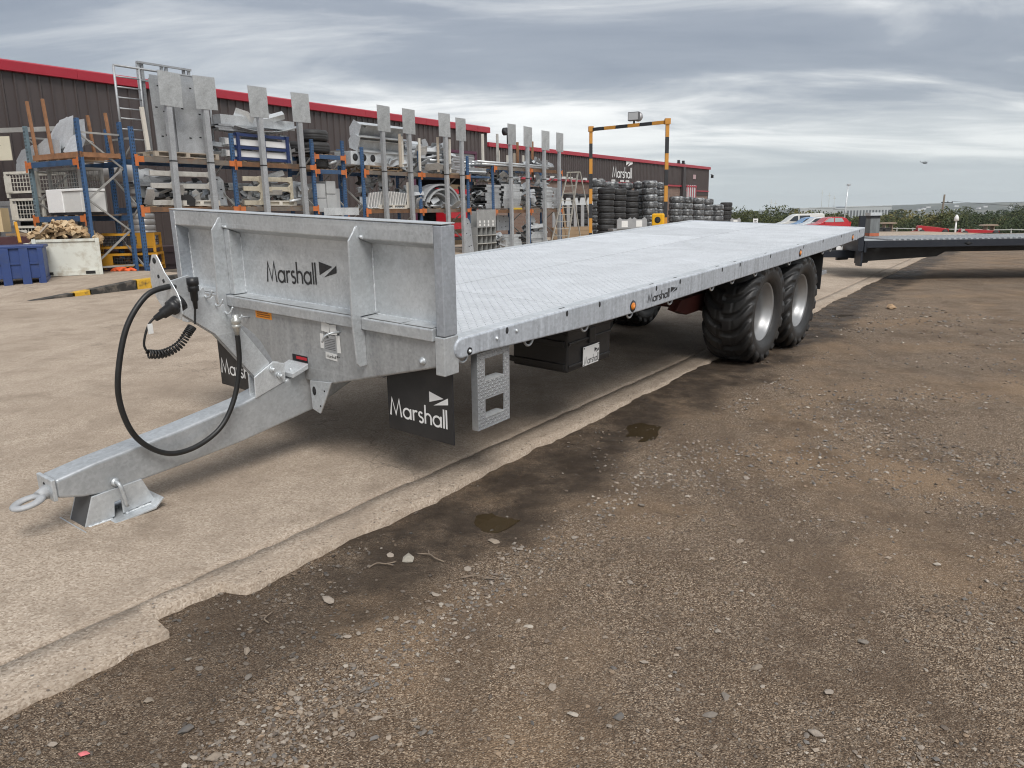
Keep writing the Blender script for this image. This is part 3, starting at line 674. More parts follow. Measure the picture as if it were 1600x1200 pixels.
mb = MB(); mb.box(LT - .010, LT + .05, .0, 2.55, -.118, .004); pt(mb, 'rear_rail', GALV_RAIL, .008)
# slots, bolts, rope rings, lamps along the near rail
for x in (.543, 1.166, 1.564, 2.39, 2.797, 3.639, 4.052, 4.853, 5.899, 6.61, 7.389, 8.245):
    mb = MB(); mb.lathe([(0, -.0112), (.017, -.0112), (.017, -.006), (0, -.006)], 14, Matrix.Translation((x, 0, -.024)) @ Matrix.Diagonal((.75, 1, 1.15, 1))); pt(mb, 'rope_slot', ZDARK, 0)
for x in (1.14, 2.36, 2.76, 3.6, 4.0, 4.8, 5.8):
    mb = MB(); mb.box(x, x + .06, .028, .040, .004, .0058); pt(mb, 'flange_slot', ZDARK, 0)
for x, z in ((.445, -.051), (.63, -.040), (.21, -.079)):
    mb = MB(); mb.lathe([(0, -.021), (.009, -.019), (.011, -.012), (.011, 0), (0, 0)], 10, Matrix.Translation((x, 0, z))); pt(mb, 'rail_bolt', GALV_B, 0)
mb = MB(); mb.lathe([(.008, -.0125), (.021, -.0125), (.021, -.008), (.008, -.008)], 16, Matrix.Translation((.21, 0, -.079))); pt(mb, 'rail_washer', ZDARK, 0)
def zlow(x): return float(np.interp(x, [a for a, b in low], [b for a, b in low]))
for x in (.197, .806, 1.44, 2.055, 2.711, 3.525, 3.988, 4.571, 5.571, 6.782, 7.096, 7.604):
    for side in (0, 1):
        yy = .030 if not side else 2.52; mb = MB(); zc_ = zlow(x) + .012
        mb.tube([(x + .046 * math.cos(R(a)), yy, zc_ + .050 * math.sin(R(a))) for a in range(180, 361, 15)], .0075, 8)
        pt(mb, 'rope_ring', GALV, 0)
for x, z in ((2.03, -.106), (5.794, -.081), (7.925, -.082)):
    mb = MB(); mb.lathe([(0, -.0135), (.040, -.0135), (.043, -.011), (.043, -.006), (0, -.006)], 20, Matrix.Translation((x, 0, z))); o = pt(mb, 'marker_lamp', BLACKP, 0)
    mb = MB(); mb.lathe([(0, -.021), (.020, -.020), (.030, -.016), (.032, -.012), (0, -.012)], 20, Matrix.Translation((x, 0, z)) @ Matrix.Diagonal((1, 1, .86, 1))); pt(mb, 'amber_lens', AMBER, 0, o)
marshall('lettering', BLACKL, TRL, (2.255, -.010, -.117), (1, 0, 0), (0, 0, 1), .0855, .066, 'side', w=.125, lift=.0022)

# headboard
HB = thing('headboard', None, None); HB.parent = TRL
def hb(mb, name, mat=None, bevel=.004, seg=2): return mb.build(name, mat or GALV, HB, bevel, seg)
GALV_P = galv('galvanised post side', base=(.40, .43, .47), rough=.5)
for s in (0, 1):
    def my(a, b): return (a, b) if not s else (W - b, W - a)
    a, b = my(.002, .060); mb = MB(); mb.box(.028, .130, a, b, .0265, .5985); hb(mb, 'corner_post', GALV_P, .005)
    a, b = my(.001, .068); mb = MB(); mb.box(.022, .135, a, b, -.186, .0235); hb(mb, 'post_socket', GALV, .005)
mb = MB(); mb.prism([(.030, .503), (.030, .602), (.130, .602), (.130, .46), (.119, .470)], .062, W - .062, 'y'); hb(mb, 'top_rail', GALV, .006)
mb = MB(); mb.box(.026, .132, -.0, W, .6035, .6095); hb(mb, 'top_edge_highlight', GALV_L, .003)  # light strip that paints the bright highlight along the top edge
mb = MB(); mb.box(.1195, .1245, .062, W - .062, .045, .53); hb(mb, 'back_panel', GALV, 0)
mb = MB(); mb.prism([(.006, -.002), (.006, .060), (.012, .066), (.119, .070), (.119, -.002)], .070, W - .070, 'y'); hb(mb, 'ledge', GALV, .004)
for a, b in ((.068, .30), (.30, .58), (.68, 1.87), (1.98, W - .07)):   # brightness of the ledge top put into lighter coloured plates
    mb = MB(); mb.box(.014, .117, a + .01, b - .01, .0695, .0715); hb(mb, 'ledge_bright_strip', GALV_L, 0)
for yf, h0 in ((.62, -.205), (1.93, .0)):
    prof = [(.029, .565), (.029, .565), (.018, .575), (-.048, .497), (-.056, .20), (-.060, .06), (-.052, -.04)] + ([(-.046, -.13), (-.040, -.195), (-.022, -.215), (.0295, -.215)] if h0 < -.1 else [(-.040, -.10), (.0295, -.12)]) + [(.0295, -.004), (.004, -.004), (.004, .074), (.119, .074), (.119, .469), (.029, .502)]
    mb = MB(); mb.prism(prof, yf - .006, yf + .006, 'y'); hb(mb, 'gusset_fin', GALV, .002)
    mb = MB(); a, b = (yf - .062, yf - .008) if yf > 1 else (yf + .008, yf + .062); mb.prism([(.034, .074), (.119, .074), (.119, .467), (.034, .498)], a, b, 'y'); hb(mb, 'rib_post', GALV, .004)
def weld(pts, r=.005, parent=None):
    mb = MB(); P = smooth_path(pts, 1)
    dense = []
    for a, b in zip(pts[:-1], pts[1:]):
        a = Vector(a); b = Vector(b); n = max(2, int((b - a).length / .012))
        dense += [a + (b - a) * i / n for i in range(n)]
    dense.append(Vector(pts[-1])); rr_ = [r * (1 + .3 * math.sin(i * 2.1) + random.uniform(-.15, .2)) for i in range(len(dense))]
    mb.tube(dense, rr_, 6); mb.build('weld_bead', WELD, parent or HB)
for y in (.063, .612, 1.866, 1.922, W - .063): weld([(.118, y, .075), (.118, y, .445)], .0055)
weld([(.031, W - .062, .50), (.031, W - .062, .60)], .004); weld([(.029, W - .061, .075), (.029, W - .061, .498)], .0032); weld([(.117, .07, .0725), (.117, .60, .0725)], .0042); weld([(.117, .64, .0725), (.117, 1.86, .0725)], .0042); weld([(.117, 1.95, .0725), (.117, W - .07, .0725)], .0042); weld([(-.047, .62, .49), (.012, .62, .572)], .0035); weld([(-.047, 1.93, .49), (.012, 1.93, .572)], .0035); weld([(.029, .585, .512), (.029, .612, .515)], .009); weld([(.029, 1.875, .512), (.029, 1.92, .515)], .009)  # the bead down the left post edge also paints an edge highlight
marshall('lettering', BLACKL, HB, (.119, 1.620, .170), (0, -1, .048), (.0, .0, 1), .120, .130, 'side', w=.112)

# front cross plate under the headboard
plate = [(.070, .002), (.070, -.150), (.93, -.383), (1.07, -.400), (1.48, -.400), (1.62, -.383), (2.48, -.150), (2.48, .002)]
mb = MB(); mb.prism(plate, .030, .066, 'x'); pt(mb, 'front_plate', galv('galvanised front plate', base=(.43, .44, .445), rough=.52, metal=.4, amt=.22, stretch=(1, 3.2, .4)), .012, seg=3)
FP = .030
mb = MB(); mb.box(FP - .0015, FP + .001, 1.484, 1.653, -.053, -.006); o = pt(mb, 'warning_sticker', ORANGE, 0)
for k in range(3):
    mb = MB(); mb.box(FP - .0025, FP - .001, 1.50 + .02 * (k == 2), 1.637, -.044 + .013 * k, -.0385 + .013 * k); mb.build('print_line', material('sticker print', (.25, .07, .01), .6), o)
GP = material('data plate', (.42, .43, .44), .4, .4, var=.1, vscale=30)
mb = MB(); mb.box(FP - .0015, FP + .001, .865, .995, -.190, -.030); dp_ = pt(mb, 'data_plate', GP, 0)
for (y0, y1, z0, z1, a) in ((.925, .995, -.063, -.008, .1), (.860, .920, -.073, -.012, -.12), (.985, 1.015, -.168, -.078, .03), (.835, .867, -.178, -.073, -.04), (.870, .975, -.230, -.188, .05)):
    mb = MB(); M_ = Matrix.Translation((0, (y0 + y1) / 2, (z0 + z1) / 2)) @ Matrix.Rotation(a, 4, 'X'); hy, hz_ = (y1 - y0) / 2, (z1 - z0) / 2
    mb.box(FP - .0036 - abs(a) * .004, FP - .0022, -hy, hy, -hz_, hz_, M_); mb.build('tape_label', PAPER, dp_)
marshall('lettering', BLACKL, dp_, (FP - .0018, .985, -.080), (0, -1, 0), (0, 0, 1), .025, .025, 'side', w=.11, lift=.0004)
for k in range(7):
    mb = MB(); mb.box(FP - .0025, FP - .0014, .882, .975, -.168 + .0105 * k, -.1645 + .0105 * k); mb.build('print_line', material('plate print', (.13, .13, .135), .6), dp_)
mb = MB(); mb.box(FP - .0018, FP - .0012, .938, .978, -.098, -.088); mb.build('print_line', BLACKL, dp_)
marshall('lettering', BLACKL, dp_, (FP - .0050, .962, -.217), (0, -1, 0), (0, 0, 1), .0205, .018, 'side', w=.12, lift=.0012)
mb = MB(); mb.box(FP - .002, FP + .004, 1.156, 1.304, -.286, -.246); sl = pt(mb, 'plate_slot', ZDARK, 0)
mb = MB(); mb.box(FP - .0045, FP - .0025, 1.160, 1.262, -.272, -.254); mb.build('red_edge', RED, sl)
mb = MB(); mb.lathe([(0, -.020), (.012, -.019), (.014, -.008), (.022, -.007), (.022, 0), (0, 0)], 14, Matrix.Translation((FP, .167, -.124)) @ Matrix.Rotation(-PI / 2, 4, 'Z')); pt(mb, 'plate_bolt', GALV_B, 0)
for y, z in ((1.73, -.060), (.835, -.050)):
    mb = MB(); mb.tube(smooth_path([(FP, y, z), (FP - .05, y + .005, z + .004), (FP - .085, y + .03, z - .012), (FP - .09, y + .055, z - .05)], 4), .0065, 8); pt(mb, 'cable_hook', GALV_B, 0)
# tapered lug below the plate
mb = MB(); mb.prism([(.93, -.372), (1.136, -.392), (1.130, -.575), (1.058, -.594), (.995, -.49)], FP - .014, FP - .002, 'x'); lug = pt(mb, 'hanger_plate', GALV, .003)
for y, z, r in ((1.098, -.452, .017), (1.00, -.437, .006), (1.048, -.542, .006)):
    mb = MB(); mb.lathe([(0, 0), (r, 0), (r, .004), (0, .004)], 14, Matrix.Translation((FP - .0155, y, z)) @ Matrix.Rotation(-PI / 2, 4, 'Z') @ Matrix.Diagonal((1, 1, 1.7 if r > .01 else 1, 1))); mb.build('hole', ZDARK, lug)
# drawbar
topl = [(-1.478, -.560), (-1.28, -.530), (-1.05, -.508), (-.83, -.488), (-.42, -.436), (.06, -.330), (.55, -.255)]
botl = [(.55, -.45), (.073, -.606), (-.45, -.668), (-.80, -.690), (-1.10, -.702), (-1.26, -.705), (-1.36, -.690), (-1.478, -.655)]
mb = MB(); mb.prism(topl + botl, 1.195, 1.350, 'y'); pt(mb, 'drawbar', galv('galvanised drawbar', base=(.50, .525, .545), rough=.44), .014, seg=3)
mb = MB(); mb.box(-1.500, -1.4795, 1.190, 1.355, -.665, -.552); o = pt(mb, 'drawbar_end_plate', GALV_B, .005)
mb = MB(); mb.lathe([(0, 0), (.010, 0), (.010, .004), (0, .004)], 12, Matrix.Translation((-1.5015, 1.275, -.590)) @ Matrix.Rotation(-PI / 2, 4, 'Z')); mb.build('hole', ZDARK, o)
EY = material('grey primer casting', (.40, .41, .42), .6, .2, var=.15, vscale=12, bump=.4, bscale=70)
mb = MB(); cx, cy, cz = -1.598, 1.235, -.642
mb.tube([(cx + .058 * math.cos(R(a)), cy + .046 * math.sin(R(a)), (cz + .16 * .058 * math.cos(R(a))) / .62) for a in range(0, 360, 12)], .0215, 10, closed=True)
mb.v = [(a_, b_, c_ * .62) for a_, b_, c_ in mb.v]
mb.tube([(cx + .05, cy + .010, cz + .008), (cx + .075, cy + .018, cz + .012), (-1.49, 1.265, -.625)], [.028, .032, .038], 10)
pt(mb, 'towing_eye', EY, 0)
# parking foot
FT = thing('parking_foot', None, None); FT.parent = TRL
def ft(mb, name, mat=None, bevel=.003): return mb.build(name, mat or GALV, FT, bevel, 2)
for y in (1.188, 1.350):
    if y < 1.3: poly = [(-1.330, -.698), (-1.07, -.690), (-1.015, -.830), (-1.19, -.842), (-1.19, -.765), (-1.225, -.765), (-1.235, -.843), (-1.385, -.848)]
    else: poly = [(-1.330, -.698), (-1.07, -.690), (-1.015, -.830), (-1.385, -.848)]
    mb = MB(); mb.prism(poly, y, y + .010, 'y'); ft(mb, 'side_plate')
mb = MB(); mb.prism([(-1.330, -.700), (-1.322, -.700), (-1.375, -.848), (-1.385, -.848)], 1.199, 1.349, 'y'); ft(mb, 'front_shade_panel', material('painted shade steel', (.10, .105, .11), .5, .4, var=.2, vscale=8), 0)  # dark sheet paints the shade inside the open front of the foot
mb = MB(); mb.prism([(-1.41, -.840), (-1.39, -.856), (-1.05, -.842), (-1.002, -.800), (-.995, -.807), (-1.047, -.853), (-1.393, -.866), (-1.415, -.850)], 1.125, 1.412, 'y'); ft(mb, 'skid_plate', GALV_B, .002)
weld([(-1.37, 1.184, -.850), (-1.25, 1.184, -.848)], .007, FT); weld([(-1.18, 1.184, -.846), (-1.03, 1.184, -.838)], .007, FT)
mb = MB(); mb.tube(smooth_path([(-1.205, 1.21, -.662), (-1.205, 1.165, -.660), (-1.200, 1.145, -.685), (-1.185, 1.145, -.79)], 5), .011, 8); ft(mb, 'locking_pin', GALV_B, 0)
mb = MB(); mb.lathe([(0, -.012), (.022, -.012), (.022, 0), (0, 0)], 14, Matrix.Translation((-1.205, 1.195, -.661))); ft(mb, 'pin_boss', GALV_B, 0)
# hose carrier arm standing on the drawbar
ARM = thing('hose_carrier', None, None); ARM.parent = TRL
def am(mb, name, mat=None, bevel=.0025): return mb.build(name, mat or GALV, ARM, bevel, 2)
armp = [(-.779, .317), (-.658, .338), (-.628, .281), (-.600, .250), (-.590, .262), (-.578, .262), (-.572, .222), (-.545, .196), (-.533, .207), (-.520, .205), (-.516, .166), (-.490, .145), (-.478, .155), (-.465, .150), (-.462, .118), (-.440, .090), (-.335, -.06), (-.215, -.235), (-.205, -.31), (-.296, -.335), (-.42, -.169), (-.542, -.005), (-.725, .14), (-.793, .218)]
GALV_ARM = galv('galvanised carrier plate', base=(.66, .69, .71), rough=.38, spangle=30)
mb = MB(); mb.prism(armp, 1.203, 1.209, 'y'); am(mb, 'arm_plate', GALV_ARM)
mb = MB(); mb.prism([(-.45, .06), (-.389, .03), (-.33, -.005), (-.286, -.047), (-.235, -.11), (-.173, -.228), (-.154, -.345), (-.25, -.30), (-.35, -.10)], 1.234, 1.240, 'y'); am(mb, 'rear_plate', GALV_D)
mb = MB(); mb.prism([(-.30, -.335), (-.42, -.175), (-.542, -.011), (-.725, .134), (-.721, .141), (-.538, -.003), (-.414, -.167), (-.293, -.33)], 1.2095, 1.240, 'y'); am(mb, 'arm_flange', GALV_D)
for x, z in ((-.575, .235), (-.518, .180), (-.463, .128), (-.41, .075)):
    mb = MB(); mb.tube(smooth_path([(x, 1.205, z - .02), (x - .005, 1.185, z - .028), (x, 1.160, z - .020), (x + .012, 1.148, z + .012)], 4), .0055, 6); am(mb, 'hose_hook', GALV_B, 0)
headp = [(1.279, .454), (1.235, .458), (1.210, .430), (1.174, .372), (1.120, .325), (1.075, .275), (1.053, .235), (1.050, .168), (1.073, .132), (1.204, .151), (1.275, .215), (1.315, .270), (1.324, .309), (1.308, .40)]
mb = MB(); mb.prism(headp, -.806, -.800, 'x'); am(mb, 'head_plate', GALV_ARM)
for y, z, r in ((1.257, .425, .016), (1.235, .345, .010), (1.19, .325, .010), (1.245, .285, .009), (1.13, .235, .014), (1.185, .20, .013)):
    mb = MB(); mb.lathe([(0, 0), (r, 0), (r, .0015), (0, .0015)], 14, Matrix.Translation((-.8075, y, z)) @ Matrix.Rotation(-PI / 2, 4, 'Z')); am(mb, 'mounting_hole', WHITEP if z > .44 else ZDARK, 0)
# base bracket of the arm on the drawbar
for y in (1.188, 1.245):
    mb = MB(); mb.prism([(-.34, -.43), (-.12, -.372), (-.115, -.26), (-.20, -.235), (-.335, -.30)], y, y + .010, 'y'); am(mb, 'base_plate', GALV_ARM, .006)
for x, z in ((-.215, -.275), (-.165, -.325)):
    mb = MB(); mb.tube([(x, 1.188, z), (x, 1.150, z)], .011, 8); mb.tube([(x, 1.186, z), (x, 1.174, z)], .020, 6); am(mb, 'bracket_bolt', GALV_B, 0)
mb = MB(); mb.prism([(-.10, -.352), (.02, -.318), (.02, -.285), (-.10, -.322)], 1.14, 1.33, 'y'); o = pt(mb, 'clamp_block', GALV_ARM, .004)
mb = MB(); mb.lathe([(0, 0), (.012, 0), (.012, .012), (0, .012)], 6, Matrix.Translation((-.07, 1.2, -.316)) @ Matrix.Rotation(PI / 2, 4, 'X')); mb.build('bolt', GALV_B, o)
# brake hose, coupling and light cable
mb = MB(); hp = [(-.775, 1.14, .292), (-.82, 1.14, .300), (-.94, 1.13, .271), (-1.058, 1.13, .133), (-1.132, 1.13, -.08), (-1.143, 1.14, -.244), (-1.105, 1.14, -.409), (-1.02, 1.14, -.522), (-.904, 1.14, -.587), (-.754, 1.14, -.584), (-.607, 1.14, -.515), (-.507, 1.14, -.37), (-.456, 1.14, -.193), (-.447, 1.14, -.07), (-.446, 1.142, -.020)]
mb.tube(smooth_path(hp, 8), .0145, 10); mb.build('brake_hose', HOSE, ARM)
mb = MB(); prof = [(0, -.055), (.014, -.055), (.014, -.02), (.019, -.018), (.019, 0), (.026, .004), (.026, .018), (.020, .022), (.028, .028), (.028, .050), (.018, .058), (.018, .075), (0, .075)]
mb.lathe(prof, 14, Matrix.Translation((-.445, 1.142, .02)) @ Matrix.Rotation(PI / 2, 4, 'X')); mb.build('hose_coupling', material('pale coupling metal', (.55, .55, .52), .35, .7), ARM)
PLUGM = [(0, -.12), (.012, -.12), (.016, -.08), (.022, -.075), (.024, -.03), (.032, -.026), (.034, .0), (.030, .004), (.036, .008), (.036, .045), (0, .045)]
mb = MB(); d0 = Vector((.10, 0, .045)).normalized(); Mx = Vector((0, 1, 0)).rotation_difference(d0).to_matrix().to_4x4(); mb.lathe([(r * 1.25, y) for r, y in PLUGM], 14, Matrix.Translation((-.815, 1.10, .205)) @ Mx); mb.build('light_plug', BLACKP, ARM)
mb = MB(); Mx = Vector((0, 1, 0)).rotation_difference(Vector((0, 0, 1))).to_matrix().to_4x4(); mb.lathe([(r * .85, y) for r, y in PLUGM], 12, Matrix.Translation((-.676, 1.14, .285)) @ Mx); mb.build('parked_plug', BLACKP, ARM)
mb = MB(); mb.tube(smooth_path([(-.676, 1.14, .19), (-.690, 1.135, .12), (-.697, 1.13, .085)], 5), .006, 7)
ax_pts = smooth_path([(-.715, 1.13, .075), (-.745, 1.13, .045), (-.806, 1.125, -.010), (-.897, 1.12, -.034), (-.975, 1.12, -.020)], 12)
coil = []; turns = 21; n = turns * 11
for i in range(n + 1):
    f = i / n * (len(ax_pts) - 1); k = min(int(f), len(ax_pts) - 2); p = ax_pts[k].lerp(ax_pts[k + 1], f - k); tg = (ax_pts[k + 1] - ax_pts[k]).normalized()
    a = Vector((0, 1, 0)); b = tg.cross(a).normalized(); an = 2 * PI * turns * i / n
    coil.append(p + (a * math.cos(an) + b * math.sin(an)) * .020)
mb.tube(coil, .0052, 6)
mb.tube(smooth_path([(-.978, 1.12, -.010), (-.990, 1.12, .03), (-.975, 1.115, .09), (-.952, 1.11, .135), (-.925, 1.105, .160)], 6), .006, 7); mb.build('coiled_light_cable', HOSE, ARM)
mb = MB(); mb.box(-.970, -.945, 1.095, 1.101, .085, .135); mb.build('cable_tag', PAPER, ARM)
# mudflaps
for s, (y0, y1) in enumerate(((.040, .555), (1.775, 2.290))):
    mb = MB(); mb.box(.118, .131, y0, y1, -.612 - .02 * s, -.14); fl = pt(mb, 'front_mudflap', FLAP, .006)
    marshall('lettering', WHITEP, fl, (.118, y1 - .020, -.522 - .02 * s), (0, -1, 0), (0, 0, 1), .1085, .108, 'top', w=.112)
# access step
mb = MB(); X0, X1, Y = .322, .606, .028
for a in ((X0, X1, -.165, -.125), (X0, X1, -.405, -.292), (X0, X1, -.580, -.512)): mb.box(a[0], a[1], Y, Y + .006, a[2], a[3])
for a in ((X0, X0 + .062), (X1 - .050, X1)):
    for z0, z1 in ((-.292, -.165), (-.512, -.405)): mb.box(a[0], a[1], Y, Y + .006, z0, z1)
st = pt(mb, 'access_step', TREAD, 0)
mb = MB(); mb.box(X0 - .006, X0 - .0005, Y, Y + .045, -.580, -.125); mb.box(X1 + .0005, X1 + .006, Y, Y + .045, -.580, -.125); mb.build('step_side', TREAD, st)
for z in (-.405, -.294, -.512 - .006, -.581):
    if z in (-.405,): continue
for z in (-.292, -.512):
    mb = MB(); mb.box(X0 + .062, X1 - .050, Y - .001, Y + .060, z - .005, z + .001); mb.build('step_tread', GALV_L, st)
# tool box
mb = MB(); mb.box(1.42, 2.0, .15, .62, -.505, -.175); bx_ = pt(mb, 'tool_box', BLACKP, .018, seg=3)
mb = MB(); mb.box(1.405, 2.015, .138, .63, -.235, -.172); mb.build('lid', BLACKP, bx_, .008)
for z in (-.30, -.46):
    mb = MB(); mb.box(1.408, 1.42, .17, .655, z - .02, z + .02); mb.box(1.43, 1.99, .140, .15, z - .010, z + .010); mb.build('moulded_rib', BLACKP, bx_, .003)
mb = MB(); mb.box(1.68, 1.76, .132, .15, -.335, -.225); mb.build('latch', BLACKP, bx_, .006)
mb = MB(); mb.box(1.600, 1.815, .1335, .1395, -.490, -.352); sg = mb.build('name_plate', material('white enamel plate', (.70, .70, .69), .4), bx_, .002)
marshall('lettering', BLACKL, bx_, (1.612, .1335, -.478), (1, 0, 0), (0, 0, 1), .0455, .055, 'top', w=.10)
for x in (1.608, 1.806):
    for z in (-.482, -.360):
        mb = MB(); mb.lathe([(0, -.003), (.005, -.003), (.005, 0), (0, 0)], 8, Matrix.Translation((x, .1335, z))); mb.build('screw', BLACKL, bx_)
# chassis, axles
for y in (.72, 1.70):
    mb = MB(); mb.prism([(.25, -.03), (.25, -.36), (1.6, -.40), (7.9, -.40), (8.4, -.25), (8.4, -.03)], y, y + .13, 'y'); pt(mb, 'chassis_beam', GALV_D, 0)
for x in np.arange(.7, 8.4, .62):
    mb = MB(); mb.box(x, x + .05, .10, 2.45, -.115, -.032); pt(mb, 'cross_member', GALV_D, 0)
for y in (.60, 1.85):
    mb = MB(); mb.prism([(4.15, -.43), (4.05, -.52), (4.3, -.60), (6.9, -.62), (7.1, -.52), (6.95, -.43)], y, y + .10, 'y'); pt(mb, 'suspension_beam', OXIDE, .006)
XW = ((5.03, -.625), (6.20, -.675))
for x, z in XW:
    mb = MB(); mb.tube([(x, .25, z), (x, 2.30, z)], .065, 12); pt(mb, 'axle', OXIDE, 0)
# wheels
def tyre_mesh(OD=.540, WD=.525, rim=.298, lugs=19, nu=342):
    prof = [(.298, -.195), (.330, -.232), (.375, -.252), (.420, -.258), (.458, -.250), (.482, -.236), (.498, -.215), (.508, -.185), (.513, -.14), (.516, -.10), (.518, -.06), (.519, -.025), (.519, 0)]
    prof = prof + [(r, -y) for r, y in prof[-2::-1]]
    P = np.array(prof); sl_ = np.concatenate([[0], np.cumsum(np.hypot(*np.diff(P, axis=0).T))]); nv = 64
    u_ = np.linspace(0, sl_[-1], nv); pr = np.interp(u_, sl_, P[:, 0]); py = np.interp(u_, sl_, P[:, 1])
    dn = np.gradient(np.stack([pr, py], 1), axis=0); nrm = np.stack([-dn[:, 1], dn[:, 0]], 1); nrm /= np.linalg.norm(nrm, axis=1)[:, None]
    if nrm[nv // 2, 0] < 0: nrm = -nrm
    V = np.zeros((nu, nv, 3)); v = py / .26; av = np.abs(v)
    for i in range(nu):
        th = 2 * PI * i / nu; ph = th / (2 * PI) * lugs
        sweep = np.where(av < .22, 0.0, 1.35 * (av - .22) ** .9 - .25 * np.sin((av - .22) * 5.0))
        c = ph + sweep + np.where(v > 0, .5, 0) * smooth01((av - .08) / .05)
        fr = np.abs((c % 1) - .5) * 2
        wdt = .60 + .10 * (1 - av)
        lug = smooth01((wdt - fr) / .10 + .5)
        lug = lug * np.where(pr > .462, 1, smooth01((pr - .440) / .022))
        groove = smooth01((.028 - np.abs(av - .30)) / .02) * .35 * (av < .34)
        h = .036 * lug * (1 - groove)
        rad_ = pr + nrm[:, 0] * h; yy = py + nrm[:, 1] * h * .55
        V[i, :, 0] = rad_ * math.cos(th); V[i, :, 1] = yy; V[i, :, 2] = rad_ * math.sin(th)
    id_ = np.arange(nu * nv).reshape(nu, nv); a = id_; b = np.roll(id_, -1, 0)
    F = np.stack([a[:, :-1], a[:, 1:], b[:, 1:], b[:, :-1]], -1).reshape(-1, 4)
    return np_mesh('tyre', V.reshape(-1, 3), F)
TYRE = tyre_mesh(); TYRE.materials.append(RUBBER)
mb = MB(); mb.lathe([(.304, -.205), (.312, -.200), (.312, -.190), (.296, -.188), (.290, -.172), (.275, -.160), (.268, -.140), (.258, -.132), (.252, -.09), (.250, .0), (.252, .14), (.306, .190), (.306, .205), (.296, .205), (.242, .15), (.240, .0), (.244, -.085), (.250, -.125), (.262, -.137), (.268, -.158), (.284, -.170), (.290, -.190)][::-1], 64); RIMM = mb.mesh('rim'); RIMM.materials.append(RIM)
mb = MB(); mb.lathe([(0, .070), (.10, .070), (.13, .045), (.20, .055), (.246, .09), (.246, .105), (.19, .07), (.13, .06), (0, .085)], 40); DISC = mb.mesh('wheel_disc'); DISC.materials.append(RIM)
mb = MB(); mb.lathe([(0, -.02), (.055, -.02), (.062, -.01), (.062, .07), (0, .07)], 24); HUB = mb.mesh('hub'); HUB.materials.append(OXIDE)
mb = MB(); mb.lathe([(0, 0), (.014, 0), (.014, .03), (0, .03)], 6); NUT = mb.mesh('wheel_nut'); NUT.materials.append(GALV_B)
for x, z in XW:
    for side in (0, 1):
        w_ = thing('wheel', None, None); w_.parent = TRL; w_.location = (x, .282 if not side else W - .282, z); w_.rotation_euler = (0, random.uniform(0, 6), PI * side)
        put(TYRE, 'tyre', None, w_); r_ = put(RIMM, 'rim', None, w_); put(DISC, 'wheel_disc', None, r_); put(HUB, 'hub', None, r_)
        for k in range(10):
            nt = put(NUT, 'wheel_nut', None, r_); a = 2 * PI * k / 10; nt.location = (.165 * math.cos(a), .030, .165 * math.sin(a))
# rear mudflap and light bracket
for y0 in (.085, 1.93):
    mb = MB(); mb.box(7.03, 7.045, y0, y0 + .53, -.655, -.16); pt(mb, 'rear_mudflap', FLAP, .006)
mb = MB(); mb.box(7.05, 7.30, .10, .16, -.49, -.445); pt(mb, 'light_bracket', GALV_D, .004)
# ------------------------------------------------------------------ factory behind the racks
RA = PI / 2 - .589
AU = np.array((math.sin(.589), math.cos(.589))); AN = np.array((-AU[1], AU[0])); AO = np.array((-8.556, 18.4))
def rk(s, d=0.0, z=0.0): p = AO + s * AU + d * AN; return (float(p[0]), float(p[1]), z)
CLAD = material('brown profiled cladding', (.066, .052, .050), .42, .0, var=.12, vscale=.8, rvar=.06, stretch=(1, 1, .3), dirt=(.088, .074, .070), dscale=.7, damt=.5)
TRIM = material('red eaves trim', (.36, .018, .035), .38, var=.1, vscale=.7)
BRICK = bpy.data.materials.new('brown brick'); BRICK.use_nodes = True
q = NT(BRICK); tcn = nd(q.t, 'ShaderNodeTexCoord'); mpn = nd(q.t, 'ShaderNodeMapping'); q.L(tcn.outputs['Object'], mpn.inputs[0]); mpn.inputs['Rotation'].default_value = (PI / 2, 0, 0)
bk_ = nd(q.t, 'ShaderNodeTexBrick'); q.L(mpn.outputs[0], bk_.inputs['Vector']); bk_.inputs['Scale'].default_value = 1.0; bk_.inputs['Brick Width'].default_value = .225; bk_.inputs['Row Height'].default_value = .075; bk_.inputs['Mortar Size'].default_value = .008
bk_.inputs['Color1'].default_value = (.17, .105, .078, 1); bk_.inputs['Color2'].default_value = (.23, .15, .115, 1); bk_.inputs['Mortar'].default_value = (.22, .19, .17, 1)
q.L(q.mix(q.rng(q.noise(tcn.outputs['Object'], 1.2, 4), .4, .7, 0, .4), bk_.outputs['Color'], (.14, .095, .075)), q.b.inputs['Base Color']); q.b.inputs['Roughness'].default_value = .85
ROOFM = material('dark roof sheet', (.10, .085, .085), .6, var=.1, vscale=1)
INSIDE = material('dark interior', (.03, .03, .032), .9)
FAC = thing('factory_building', 'tall brown clad factory hall with red eaves trim behind the storage racks', 'building', rk(0, 6.7, 0), RA)
def clad_mesh(z0, z1, w=1.0, rib=3):
    mb = MB(); pts = []; p = w / rib
    for k in range(rib):
        x = k * p
        pts += [(x + .004, 0), (x + p - .085, 0), (x + p - .065, -.045), (x + p - .028, -.045), (x + p - .004, 0)]
    pts[-1] = (w - .004, 0)
    poly = pts + [(w - .004, .03), (.004, .03)]
    mb.prism(poly, z0, z1, 'z'); me = mb.mesh('cladding_sheet'); me.materials.append(CLAD); return me
CL1 = clad_mesh(-.2, 5.66); CL2 = clad_mesh(4.62, 5.66)
for k in range(-22, 24):
    s0 = k - .5; door = 17.4 < k < 22.2
    o = put(CL2 if door else CL1, 'cladding_sheet', None, FAC); o.location = (s0, 0, 0)
